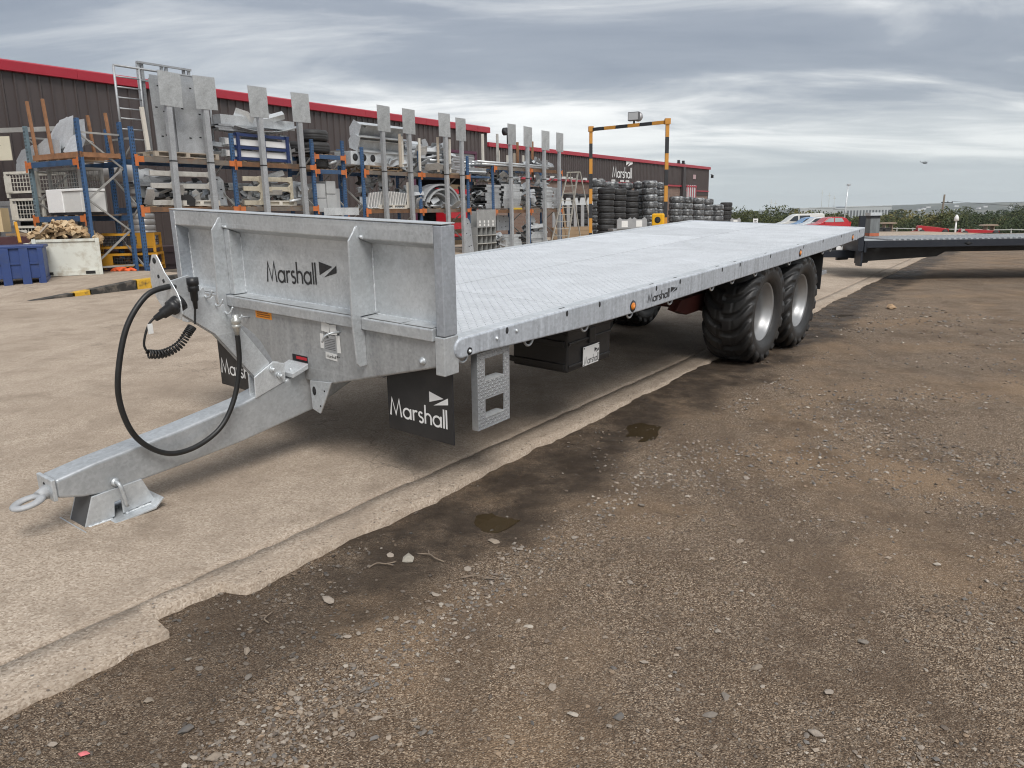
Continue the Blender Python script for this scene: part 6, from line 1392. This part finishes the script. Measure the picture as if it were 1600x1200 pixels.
for i, (px, Y, w_, lab) in enumerate(((884, 37, 1.0, 'brown board crate at the foot of the farthest rack'), (905, 37.5, 1.3, 'wide brown crate behind the step ladder foot'))):
    t = thing('board_crate', lab, 'crate', ((px - 800) / 1203 * Y, Y, .14), .1)
    for k in range(4):
        mb = MB(); mb.box(-w_ / 2, w_ / 2, 0, .03, k * .19, k * .19 + .182); mb.build('board', CARD, t)
    mb = MB(); mb.box(-w_ / 2, w_ / 2, .031, .9, 0, .72); mb.build('crate_body', CARD, t)
mb = MB(); mb.bar((0, 0, 0), (-.35, .2, 2.0), .14, .03); o = mb.build('leaning_board', TIMBER); o.location = (2.35, 35.0, .14); tag(o, 'pale board leaning at the right end of the farthest rack', 'board')
mb = MB(); mb.bar((0, 0, 0), (-.2, .3, 1.7), .10, .03); o = mb.build('leaning_board', TIMB2); o.location = (2.62, 35.2, .14); tag(o, 'brown board leaning left of the step ladder', 'board')
t = thing('grey_pillar_rack', 'grey posts with head plates standing behind the ladder', 'rack', (3.0, 38.4, .15), .2)
for k in range(6):
    mb = MB(); x = -.9 + k * .36; mb.box(x, x + .16, 0, .08, 0, 1.75); mb.build('post', GREYF, t); mb = MB(); mb.prism([(x - .1, 1.755), (x + .26, 1.755), (x + .18, 2.1), (x - .02, 2.1)], 0, .04, 'y'); mb.build('head_plate', GALV_L, t)

# ------------------------------------------------------------------ dark slatted trailer behind
NAVYT = material('dark blue grey trailer paint', (.015, .019, .028), .38, var=.08, vscale=2, dirt=(.045, .045, .048), dscale=2, damt=.3)
DT = thing('slatted_trailer', 'dark blue grey trailer with silver slatted deck parked at right', 'trailer', (7.62, 16.74, 0), -.064)
LD = 9.5
def dt(mb, name, mat=NAVYT, b=.006): return mb.build(name, mat, DT, b)
for y in (0, 2.36):
    mb = MB(); mb.box(.05, LD, y, y + .07, .695, .845); dt(mb, 'side_beam')
mb = MB(); mb.box(.0, .049, 0, 2.43, .60, .845); dt(mb, 'front_beam')
nsl = 77
mb = MB(); mb.box(0, .052, .075, 2.355, 0, .03); SLM = mb.mesh('deck_slat'); SLM.materials.append(GALV_L)
for k in range(nsl):
    o = put(SLM, 'deck_slat', None, DT); o.location = (.62 + k * .115, 0, .835)
mb = MB(); mb.box(.06, .55, .075, 2.355, .815, .84); dt(mb, 'nose_plate', GALV_D)
mb = MB(); mb.box(.56, LD, .08, 2.35, .74, .765); dt(mb, 'under_deck', DARKSTEEL, 0)
for y in (.55, 1.75):
    mb = MB(); mb.prism([(.06, .694), (.06, .33), (.30, .34), (.32, .38), (1.78, .46), (1.95, .56), (LD, .56), (LD, .694)], y, y + .14, 'y'); dt(mb, 'chassis_beam', DARKSTEEL)
mb = MB(); mb.prism([(-1.95, .47), (-.05, .43), (.3, .40), (.3, .60), (-.05, .59), (-1.95, .58)], 1.10, 1.30, 'y'); dt(mb, 'drawbar')
mb = MB(); mb.tube([(-2.12 + .10 * math.cos(R(a)), 1.2 + .10 * math.sin(R(a)), .52) for a in range(0, 360, 20)], .03, 8, closed=True); dt(mb, 'towing_eye', NAVYT, 0)
mb = MB(); mb.box(-.38, -.20, 1.12, 1.28, .59, .70); dt(mb, 'socket_block', BLACKP); mb = MB(); mb.box(-.20, -.05, 1.14, 1.26, .60, .68); dt(mb, 'socket_cap', WHITEP)
mb = MB(); mb.box(-.04, .0, .05, .35, .30, .86); dt(mb, 'front_bracket')
# headboard stub of the dark trailer
mb = MB(); mb.box(-.13, -.005, .02, .10, .62, 1.375); dt(mb, 'headboard_post'); 
t = thing('grey_cabinet', 'grey metal box with orange foot standing on the dark trailer nose', 'cabinet', (8.62, 18.72, .869 - .649), -.064)
mb = MB(); mb.box(0, .22, 0, .3, .721, 1.06); mb.build('body', material('streaked grey metal', (.16, .17, .17), .5, var=.35, vscale=5, stretch=(4, 1, .4)), t); mb = MB(); mb.box(-.02, .25, -.02, .32, 1.13, 1.20); mb.build('lid', GALV_L, t); mb = MB(); mb.box(0, .22, .01, .3, 1.061, 1.129); mb.build('shadow_gap', DARKSTEEL, t); mb = MB(); mb.box(.0, .22, .0, .3, .650, .72); mb.build('orange_foot', material('faded orange paint', (.42, .12, .06), .6, var=.2, vscale=4), t)
mb = MB(); mb.lathe([(0, 0), (.07, 0), (.05, .004), (0, .004)], 4, Matrix.Translation((2.15, -.008, .765)) @ Matrix.Diagonal((1.3, 1, .55, 1))); dt(mb, 'side_badge', ZDARK, 0)
mb = MB(); mb.box(5.7, 5.8, 2.0, 2.1, .08, .70); mb.box(5.62, 5.88, 1.9, 2.2, .0, .08); dt(mb, 'red_leg', RED)
for x in (6.9, 8.1):
    for y in (.05, 2.38):
        w_ = thing('wheel', None, None); w_.parent = DT; w_.location = (x, y if y > 1 else y + .05, .40); w_.scale = (.78, .6, .78)
        put(TYRE, 'tyre', None, w_); put(RIMM, 'rim', None, w_); put(DISC, 'wheel_disc', None, w_)

# ------------------------------------------------------------------ parked cars
GLASS = material('dark car glass', (.03, .036, .04), .06, spec=.8); GLASSL = material('bright car glass', (.30, .36, .36), .08, spec=.8)
CT = material('car tyre', (.02, .02, .02), .7); CH = material('car wheel trim', (.35, .35, .36), .35, .6); LAMP = material('car headlamp', (.6, .6, .6), .1); TAIL = material('tail lamp', (.5, .01, .01), .2)
def car(label, name, cat, loc, rz_, colour, prof, glass, L, Wd, wheels, mat_glass=GLASS, taper=.16):
    """prof: side outline x,z (nose at x=0); glass: side windows as polygons"""
    t = thing(name, label, cat, loc, rz_); pm = material('paint ' + label[:18], colour, .22, var=.04, vscale=2, spec=.6)
    zs = max(z for x, z in prof); belt = zs * .60
    def inset(z): return 0 if z < belt else taper * (z - belt) / (zs - belt)
    n = len(prof); mb = MB(); vs = []
    for f in (0, .06, .94, 1):
        for x, z in prof:
            y = inset(z) + (Wd - 2 * inset(z)) * f; k = .985 if f in (0, 1) else 1.0
            vs.append((L / 2 + (x - L / 2) * k, y, z if k == 1 else z - .02 * (z > .4)))
    fs = [tuple(range(n)), tuple(range(3 * n, 4 * n))[::-1]] + [(r * n + i, (r + 1) * n + i, (r + 1) * n + (i + 1) % n, r * n + (i + 1) % n) for r in range(3) for i in range(n)]
    mb.add(vs, fs); mb.build('body', pm, t, .02)
    for gl in glass:
        for side in (0, 1):
            mb = MB(); P_ = []
            for x, z in gl: y = inset(z) + .0; P_.append((x, -.006 + y if not side else Wd + .006 - y, z))
            mb.add(P_, [tuple(range(len(P_)))[::(1 if not side else -1)]]); mb.build('side_window', mat_glass, t)
    for wx in wheels:
        for side in (0, 1):
            w_ = thing('wheel', None, None); w_.parent = t; w_.location = (wx, .09 if not side else Wd - .09, .31)
            mb = MB(); mb.lathe([(.19, -.10), (.29, -.10), (.315, -.06), (.315, .06), (.29, .10), (.19, .10)], 20); mb.build('tyre', CT, w_); mb = MB(); mb.lathe([(0, -.085 if not side else .085), (.19, -.10 if not side else .10), (.19, 0), (0, 0)], 16); mb.build('rim', CH, w_)
    mb = MB(); mb.box(-.01, .12, .12, .45, .62, .74); mb.box(-.01, .12, Wd - .45, Wd - .12, .62, .74); mb.build('headlamps', LAMP, t)
    for y in (.05, Wd - .25):
        mb = MB(); mb.box(L - .10, L + .006, y, y + .2, .80, 1.02); mb.build('tail_lamp', TAIL, t)
    mb = MB(); mb.box(L * .36, L * .36 + .09, -.10, -.008, .96, 1.04); mb.box(L * .36, L * .36 + .09, Wd + .008, Wd + .10, .96, 1.04); mb.build('mirrors', pm, t, .02)
    return t
HATCH = [(0, .28), (-.02, .55), (.10, .76), (.95, .92), (1.25, 1.02), (1.78, 1.42), (2.3, 1.50), (3.1, 1.48), (3.55, 1.36), (3.85, 1.0), (3.96, .82), (3.95, .35), (3.6, .24), (.4, .24)]
HG = [[(1.42, 1.03), (1.86, 1.36), (2.34, 1.40), (2.36, 1.02)], [(2.44, 1.02), (2.42, 1.40), (3.1, 1.38), (3.3, 1.05)]]
VAN = [(0, .3), (-.02, .7), (.20, .98), (.75, 1.12), (1.55, 1.75), (1.95, 1.93), (4.7, 1.95), (4.85, 1.8), (4.92, .9), (4.9, .35), (4.5, .26), (.4, .26)]
VG = [[(1.10, 1.20), (1.62, 1.68), (2.05, 1.74), (2.05, 1.18)], [(2.2, 1.18), (2.2, 1.75), (3.3, 1.75), (3.3, 1.18)]]
def gz_(x, y): return float(max(slab_z(td(x, y)[1], y) + side_drop(x, y), ground_z(x, y)))
car('red five door hatchback parked in front of the other cars', 'parked_car', 'car', (27.99, 73.2, gz_(30, 73.5)), .02, (.42, .008, .014), HATCH, HG, 3.96, 1.7, (.72, 3.25), GLASSL)
car('white low car parked just behind the red hatchback', 'parked_car', 'car', (27.99, 76.4, gz_(29, 77)), -.02, (.55, .58, .60), HATCH, HG, 3.96, 1.7, (.72, 3.25))
car('light blue hatchback parked between the white van and white car', 'parked_car', 'car', (28.3, 79.6, gz_(28, 80)), -.05, (.09, .22, .42), HATCH, HG, 3.96, 1.7, (.72, 3.25))
car('white van parked at the left end of the cars', 'parked_van', 'van', (28.78, 83.8, gz_(29, 84)), -.04, (.60, .60, .57), VAN, VG, 4.92, 1.9, (.85, 3.95))

# ------------------------------------------------------------------ railing, poles, far furniture
FENM = material('weathered grey rail', (.46, .46, .43), .7, var=.15, vscale=1)
FX = [(20, 104), (29, 101), (40, 100), (49, 99), (56, 97), (63, 95), (72, 92), (84, 88)]
fe = thing('boundary_railing', 'low grey post and rail fence along the far yard edge', 'fence')
def fpt(u):
    u *= len(FX) - 1; i = min(int(u), len(FX) - 2); f = u - i; x = FX[i][0] + (FX[i + 1][0] - FX[i][0]) * f; y = FX[i][1] + (FX[i + 1][1] - FX[i][1]) * f; return Vector((x, y, float(ground_z(x, y))))
NP = 28
for k in range(NP + 1):
    p = fpt(k / NP); mb = MB(); mb.box(p.x - .06, p.x + .06, p.y - .05, p.y + .05, p.z - .1, p.z + 1.25); mb.build('post', FENM, fe)
    if k < NP:
        p2 = fpt((k + 1) / NP)
        for z in (.55, 1.15):
            mb = MB(); mb.bar((p.x, p.y - .08, p.z + z), (p2.x, p2.y - .08, p2.z + z), .05, .10); mb.build('rail', FENM, fe)
def pole(name, label, cat, x, y, h, r, mat, lean=0):
    t = thing(name, label, cat, (x, y, float(ground_z(x, y)))); t.rotation_euler = (0, lean, 0); mb = MB(); mb.tube([(0, 0, 0), (0, 0, h)], [r, r * .7], 8); mb.build('column', mat, t); return t
t = pole('lamp_post', 'slim grey lamp post beside the parked cars', 'lamp post', 38.3, 90, 5.75, .08, GALV_L, .05); mb = MB(); mb.box(-.16, .22, -.12, .12, 5.70, 5.86); mb.build('lantern', GALV_D, t, .02)
t = pole('utility_pole', 'wooden utility pole with cross arm beyond the far railing', 'pole', 60.4, 110, 6.0, .17, material('grey pole timber', (.17, .14, .11), .9, var=.2, vscale=2), .045)
mb = MB(); mb.box(-.3, 1.3, -.06, .06, 4.85, 4.97); mb.build('cross_arm', DARKSTEEL, t)
for x in (.1, .6, 1.2):
    mb = MB(); mb.tube([(x, 0, 4.97), (x, 0, 5.15)], .05, 6); mb.build('insulator', DARKSTEEL, t)
mb = MB(); mb.tube([(1.2, 0, 5.1), (12, 0, 4.6), (40, -4, 4.9)], .02, 4); mb.build('overhead_wire', DARKSTEEL, t)
t = pole('marker_post', 'short white post with rounded cap before the far railing', 'post', 38.75, 68, 1.45, .09, WHITEP); mb = MB(); mb.lathe([(0, .0), (.2, .0), (.17, .3), (.06, .5), (0, .52)], 12, Matrix.Translation((0, 0, 1.42)) @ Matrix.Rotation(PI / 2, 4, 'X')); mb.build('cap', WHITEP, t)
t = thing('notice_sign', 'small white notice on two posts by the railing near the bushes', 'sign', (30.6, 97.5, float(ground_z(30.6, 97.5)))); mb = MB(); mb.box(-.30, .30, 0, .04, 1.25, 2.0); mb.build('panel', WHITEP, t)
for x in (-.28, .24):
    mb = MB(); mb.box(x, x + .06, .041, .09, 0, 2.05); mb.build('post', FENM, t)
mb = MB(); mb.box(-.17, .17, -.006, -.001, 1.5, 1.54); mb.box(-.17, .1, -.006, -.001, 1.62, 1.66); mb.box(-.17, .14, -.006, -.001, 1.74, 1.82); mb.build('print', BLACKL, t)
PTM = material('picnic table timber', (.28, .215, .16), .85, var=.2, vscale=2)
for x, y, lab in ((43.9, 91, 'brown timber picnic shelter at the railing beside the dark trailer nose'), (56.3, 92, 'brown timber picnic shelter at the railing behind the red implements')):
    t = thing('picnic_shelter', lab, 'shelter', (x, y, float(ground_z(x, y)))); mb = MB(); mb.prism([(-.85, 1.55), (.85, 1.55), (.70, 1.72), (-.70, 1.72)], -.6, .6, 'y'); mb.build('top', PTM, t)
    for xx in (-.45, .37):
        mb = MB(); mb.box(xx, xx + .1, -.4, .4, 0, 1.549); mb.build('leg', PTM, t)
    mb = MB(); mb.box(-.8, .8, -.35, .35, .72, .80); mb.build('table_top', PTM, t)
for i, (x, y, lab) in enumerate(((40.6, 86, 'dark wheelie bin standing left of the picnic shelter'), (41.6, 86.3, 'dark trolley standing beside the wheelie bin'))):
    t = thing('wheelie_bin', lab, 'bin', (x, y, float(ground_z(x, y)))); mb = MB(); mb.prism([(-.25, .08), (.25, .08), (.32, .95), (-.32, .95)], -.3, .3, 'y'); mb.build('body', DARKSTEEL, t, .03); mb = MB(); mb.prism([(-.34, .951), (.34, .951), (.30, 1.05), (-.30, 1.05)], -.33, .34, 'y'); mb.build('lid', BLACKP, t); mb = MB(); mb.lathe([(0, -.34), (.1, -.34), (.1, .34), (0, .34)], 12, Matrix.Translation((-.2, 0, .10))); mb.build('wheels', CT, t)
IMP = material('red implement paint', (.38, .012, .02), .4, var=.15, vscale=1.5)
for i, (x, y, L, rz_, lab) in enumerate(((40.7, 78, 2.8, -.25, 'shorter red farm implement behind the dark trailer'), (45.6, 79, 3.5, -.22, 'longer red farm implement behind the dark trailer'))):
    t = thing('farm_implement', lab, 'implement', (x, y, gz_(x, y)), rz_)
    mb = MB(); mb.prism([(0, .32), (L, .32), (L, .60 - .1 * i), (L * .6, .78 - .16 * i), (.1, .98 - .25 * i), (0, .85 - .2 * i)], 0, .9, 'y'); mb.build('hopper', IMP, t, .02); mb = MB(); mb.bar((-.9, .45, .25), (0, .45, .45), .10); mb.build('drawbar', IMP, t); mb = MB(); mb.box(.02, .35, -.02, -.002, .45, .72); mb.build('pale_plate', PALE, t)
    for xx in (.35, L - .35):
        mb = MB(); mb.lathe([(0, -.06), (.28, -.06), (.30, 0), (.28, .08), (0, .08)], 16, Matrix.Translation((xx, -.1, .28))); mb.build('wheel', CT, t)

# ------------------------------------------------------------------ land beyond the yard
MEAD = bpy.data.materials.new('rough grassland'); MEAD.use_nodes = True
q = NT(MEAD); geo = nd(q.t, 'ShaderNodeNewGeometry'); pos = geo.outputs['Position']
c_ = q.ramp(q.noise(pos, .012, 6, .6), [(.35, (.075, .080, .040)), (.5, (.15, .135, .075)), (.62, (.24, .215, .14)), (.75, (.10, .10, .06))])
q.L(q.mix(q.rng(q.noise(pos, .25, 5, .6), .4, .7, 0, .5), c_, (.06, .07, .03)), q.b.inputs['Base Color']); q.b.inputs['Roughness'].default_value = .95
rows = []
for Y in np.concatenate([np.linspace(104, 260, 30), np.exp(np.linspace(math.log(270), math.log(5200), 30))]):
    a0, a1 = (-.1, 1.1); row = []
    for f in np.linspace(0, 1, 46):
        X = Y * (a0 + (a1 - a0) * f) * (1 + 6 / Y) - 0; Yc = Y - max(0, X - 45) * .22 * (1 if Y < 300 else 0)
        row.append((float(X), float(Yc), float(ground_z(X, Yc)) + .25 + .5 * float(fbm(np.array(X * .03), np.array(Yc * .03), 3, 4)) * min(1, (Y - 104) / 40)))
    rows.append(row)
mb = MB(); mb.grid(rows); struct(mb.build('grassland', MEAD))
# hills
HILLM = bpy.data.materials.new('far wooded hills'); HILLM.use_nodes = True
q = NT(HILLM); geo = nd(q.t, 'ShaderNodeNewGeometry'); pos = geo.outputs['Position']
mph = nd(q.t, 'ShaderNodeMapping'); q.L(pos, mph.inputs[0]); mph.inputs['Scale'].default_value = (1, 1, 6)
c_ = q.ramp(q.noise(mph.outputs[0], .006, 6, .65), [(.40, (.042, .050, .040)), (.54, (.055, .062, .046)), (.62, (.15, .14, .10)), (.72, (.07, .078, .055))])
sxh = nd(q.t, 'ShaderNodeSeparateXYZ'); q.L(pos, sxh.inputs[0])
q.L(c_, q.b.inputs['Base Color']); q.b.inputs['Roughness'].default_value = 1.0
rows = []
for k in range(10):
    row = []
    for X in np.linspace(250, 4200, 260):
        Y = 2300 + k * 70; top = 7 * smooth01((X - 930) / 520.) + 6 * fbm(np.array(X * .0032), np.array(1.), 3, 5) + 4 * smooth01((X - 1700) / 600.) - 8 * (1 - smooth01((X - 900) / 200.))
        pr_ = math.sin(PI * min(1, k / 5.) / 2); jag = 2.2 * float(fbm(np.array(X * .05), np.array(k * 1.), 3, 8)) * (pr_ ** 2)
        row.append((float(X), float(Y), float(-26 + (26 + top) * pr_ + jag)))
    rows.append(row)
mb = MB(); mb.grid(rows, False); struct(mb.build('hills', HILLM))
HOUSEW = material('white render far house', (.62, .62, .60), .8); SLATE = material('slate roof far', (.12, .12, .13), .8)
mb = MB(); mb.box(-6, 6, -4, 4, 0, 5); HW = mb.mesh('wall'); HW.materials.append(HOUSEW); mb = MB(); mb.prism([(-6.4, 5.01), (6.4, 5.01), (0, 8)], -4.2, 4.2, 'y'); HR = mb.mesh('roof'); HR.materials.append(SLATE)
gh = random.Random(8)
for i in range(16):
    X = 1150 + i * 42 + gh.uniform(-15, 15); k = gh.uniform(1.2, 2.6); Y = 2300 + k * 70 - 8; z = -26 + (26 + 7 * float(smooth01((X - 930) / 520.))) * math.sin(PI * k / 10) 
    t = thing('far_house', 'tiny white house on the far hillside, %s from the left' % (['leftmost'] + NTH[1:])[i], 'house', (X, Y, z - .5), gh.uniform(-.5, .5), 'white houses on the far hillside'); put(HW, 'wall', None, t); put(HR, 'roof', None, t)
# long pale warehouse
FW = material('far warehouse wall', (.40, .42, .43), .7, var=.06, vscale=.05); FWD = material('far warehouse bays', (.10, .11, .12), .7)
t = thing('far_warehouse', 'long pale warehouse with dark bays beyond the parked cars', 'building', (222, 600, -11), -.05)
for x0, x1, h in ((0, 26, 12.2), (26.1, 34, 11.4), (34.1, 68, 12.8)):
    mb = MB(); mb.box(x0, x1, 0, 30, 0, h); mb.build('hall', FW, t); mb = MB(); mb.box(x0 - .2, x1 + .2, -.3, 30, h + .01, h + .5); mb.build('roof_edge', material('far roof edge', (.55, .57, .58), .6), t)
for k in range(17):
    mb = MB(); x = 28 + k * 2.35; mb.box(x, x + 1.25, -.1, -.01, 3, 10.2); mb.build('loading_bay', FWD, t)
for i, (px, h) in enumerate(((1200, 9), (1207, 8), (1277, 16), (1288, 14), (1296, 12))):
    Y = 620 + i * 20; x = (px - 800) / 1203 * Y; t = thing('far_mast', ('thin mast left of the long warehouse', 'second thin mast left of the long warehouse', 'tallest thin mast above the warehouse roof', 'thin mast right of the tallest mast', 'shortest thin mast above the warehouse bays')[i], 'mast', (x, Y, -8)); mb = MB(); mb.tube([(0, 0, 0), (0, 0, 8 + h)], .16, 6); mb.build('mast_tube', FENM, t); mb = MB(); mb.box(-1.2, 1.2, -.1, .1, 5.5 + h, 5.8 + h); mb.build('cross_piece', FENM, t)

# ------------------------------------------------------------------ scrub and trees
def leafmat(name, c1, c2):
    m = bpy.data.materials.new(name); m.use_nodes = True; q = NT(m); at = nd(q.t, 'ShaderNodeNewGeometry')
    q.L(q.mix(at.outputs['Random Per Island'], c1, c2), q.b.inputs['Base Color']); q.b.inputs['Roughness'].default_value = .75; q.b.inputs['Specular IOR Level'].default_value = .25; return m
LM = [leafmat('olive leaves', (.040, .052, .018), (.115, .125, .045)), leafmat('dark green leaves', (.022, .036, .016), (.065, .085, .034)), leafmat('yellowing leaves', (.085, .085, .028), (.19, .165, .06))]
BARK = material('bush stems', (.09, .075, .06), .9)
def leaf_cloud(n, rx, ry, rz_, seed, size=(.14, .30), lobes=9):
    g = np.random.default_rng(seed); ce = g.normal(0, .42, (lobes, 3)) * (rx, ry, rz_ * .8); ce[:, 2] = np.abs(ce[:, 2]) * .9 + rz_ * .35; rl_ = g.uniform(.35, .62, lobes)
    k = g.integers(0, lobes, n); dirs = g.normal(0, 1, (n, 3)); dirs /= np.linalg.norm(dirs, axis=1)[:, None]; rad_ = g.uniform(.45, 1.0, n) ** .5
    C_ = ce[k] + dirs * (rad_ * rl_[k])[:, None] * (rx, ry, rz_ * .75); C_[:, 2] = np.maximum(C_[:, 2], .1)
    s_ = g.uniform(*size, n)[:, None]; a = g.normal(0, 1, (n, 3)); a /= np.linalg.norm(a, axis=1)[:, None]; b = np.cross(a, g.normal(0, 1, (n, 3))); b /= np.linalg.norm(b, axis=1)[:, None]
    V = np.stack([C_ - a * s_ * .5, C_ + b * s_ * .28, C_ + a * s_ * .5, C_ - b * s_ * .28], 1).reshape(-1, 3); F = np.arange(n * 4).reshape(-1, 4); return V, F
def bush(label, x, y, h, w, mi, seed, name='bush', group=None, n=900):
    z = float(ground_z(x, y)) + .2; t = thing(name, label, 'tree' if 'tree' in name else 'bush', (x, y, z), random.uniform(0, 6), group)
    V, F = leaf_cloud(n, w, w, h, seed); put(np_mesh('crown', V, F, False), 'crown', LM[mi], t)
    mb = MB()
    for k in range(4):
        a = k * 1.7; mb.tube([(0, 0, -.2), (.12 * w * math.cos(a), .12 * w * math.sin(a), h * .35), (.35 * w * math.cos(a), .35 * w * math.sin(a), h * .8)], [.10, .07, .03], 6)
    mb.build('trunk', BARK, t); return t
g = np.random.default_rng(3); Vs, Fs, off = [], [], [0, 0, 0]; lay = [[], [], []]; layF = [[], [], []]
for i in range(230):
    Y = g.uniform(106, 190) if i < 150 else g.uniform(190, 420); X = Y * g.uniform(.22, .98); Yc = Y - max(0, X - 45) * .2
    h = g.uniform(1.8, 3.6) * (1 if Y < 200 else 1.3); w = g.uniform(1.8, 3.6) * (1 if Y < 200 else 2.0); mi = int(g.choice([0, 0, 1, 1, 1, 2]))
    V, F = leaf_cloud(620, w, w, h, 100 + i, (.2, .42) if Y < 200 else (.5, 1.1), 5); V = V + (X, Yc, float(ground_z(X, Yc)) + .1)
    lay[mi].append(V); layF[mi].append(F + off[mi]); off[mi] += len(V)
for mi, nm_ in enumerate(('olive', 'dark green', 'yellowing')):
    o = put(np_mesh('scrub', np.concatenate(lay[mi]), np.concatenate(layF[mi]), False), 'scrub', LM[mi]); tag(o, '%s scrub covering the rough land beyond the far railing' % nm_, 'scrub', kind='stuff')
TL = [(1146, 118, 5.6, 2.6, 0, 'loose olive bush just right of the last tyre stack'), (1163, 122, 4.9, 2.8, 1, 'dark bush between the tyre stacks and the small notice'), (1185, 126, 4.8, 3.0, 0, 'broad olive bush behind the small notice'), (1205, 130, 4.4, 2.8, 1, 'low dark bush left of the white van'), (1224, 132, 4.3, 2.6, 0, 'olive bush behind the white van roof'),
      (1345, 125, 4.6, 2.6, 0, 'olive bush behind the slim lamp post'), (1385, 150, 5.2, 3.4, 1, 'dark bush right of the dark trailer nose'), (1405, 170, 5.2, 3.2, 2, 'yellowing bush above the railing left of centre'), (1440, 150, 4.8, 3.2, 2, 'yellowing bush left of the utility pole'), (1497, 135, 6.2, 3.6, 0, 'olive bush just right of the utility pole'),
      (1520, 165, 9.2, 4.6, 1, 'largest dark tree right of the utility pole'), (1545, 135, 6.0, 3.6, 0, 'olive bush above the second picnic shelter'), (1575, 140, 6.4, 3.4, 1, 'dark bush near the right border'), (1590, 175, 10.2, 3.0, 1, 'tall dark conifer shaped tree at the right border'), (1604, 130, 6.2, 3.6, 0, 'olive bush cut by the right border')]
for i, (px, Y, h, w, mi, lab) in enumerate(TL):
    X = (px - 800) / 1203 * Y * 1.0; Yc = Y - max(0, X - 45) * .12; bush(lab, X * .985 * Yc / Y, Yc, h * .52, w, mi, 500 + i, 'tree' if 'tree' in lab else 'bush', n=4200)

# ------------------------------------------------------------------ helicopter
HM = material('grey helicopter', (.11, .12, .13), .5)
hc = thing('helicopter', 'small grey helicopter flying above the right hills', 'helicopter', (471, 900, 49), .15)
mb = MB(); mb.lathe([(0, -3.2), (.7, -3.0), (1.15, -1.6), (1.2, 0), (.85, 1.6), (.35, 2.6), (0, 2.7)], 14, Matrix.Rotation(-PI / 2, 4, 'Z')); mb.build('fuselage', HM, hc)
mb = MB(); mb.tube([(-1.5, 0, .3), (-6.2, 0, .75)], [.42, .18], 8); mb.build('tail_boom', HM, hc); mb = MB(); mb.prism([(-6.4, .5), (-5.7, .6), (-6.3, 2.0), (-6.8, 2.0)], -.06, .06, 'y'); mb.build('tail_fin', HM, hc)
mb = MB(); mb.tube([(.3, 0, 1.0), (.3, 0, 1.75)], .16, 8); mb.build('rotor_mast', HM, hc)
for a in (15, 105, 195, 285):
    mb = MB(); mb.bar((.3, 0, 1.75), (.3 + 5.2 * math.cos(R(a)), 5.2 * math.sin(R(a)), 1.70), .34, .07); mb.build('rotor_blade', DARKSTEEL, hc)
# ------------------------------------------------------------------ damp air between the yard and the far hills
HZ = bpy.data.materials.new('damp air'); HZ.use_nodes = True; t_ = HZ.node_tree; t_.nodes.clear()
pv = nd(t_, 'ShaderNodeVolumePrincipled'); pv.inputs['Color'].default_value = (.86, .92, .96, 1); pv.inputs['Density'].default_value = .00016
ho = nd(t_, 'ShaderNodeOutputMaterial'); t_.links.new(pv.outputs[0], ho.inputs['Volume'])
mb = MB(); mb.box(-4500, 4500, -600, 5600, -140, 75); o = mb.build('haze', HZ); tag(o, 'thin damp haze in the air over the far land', 'haze', kind='stuff')
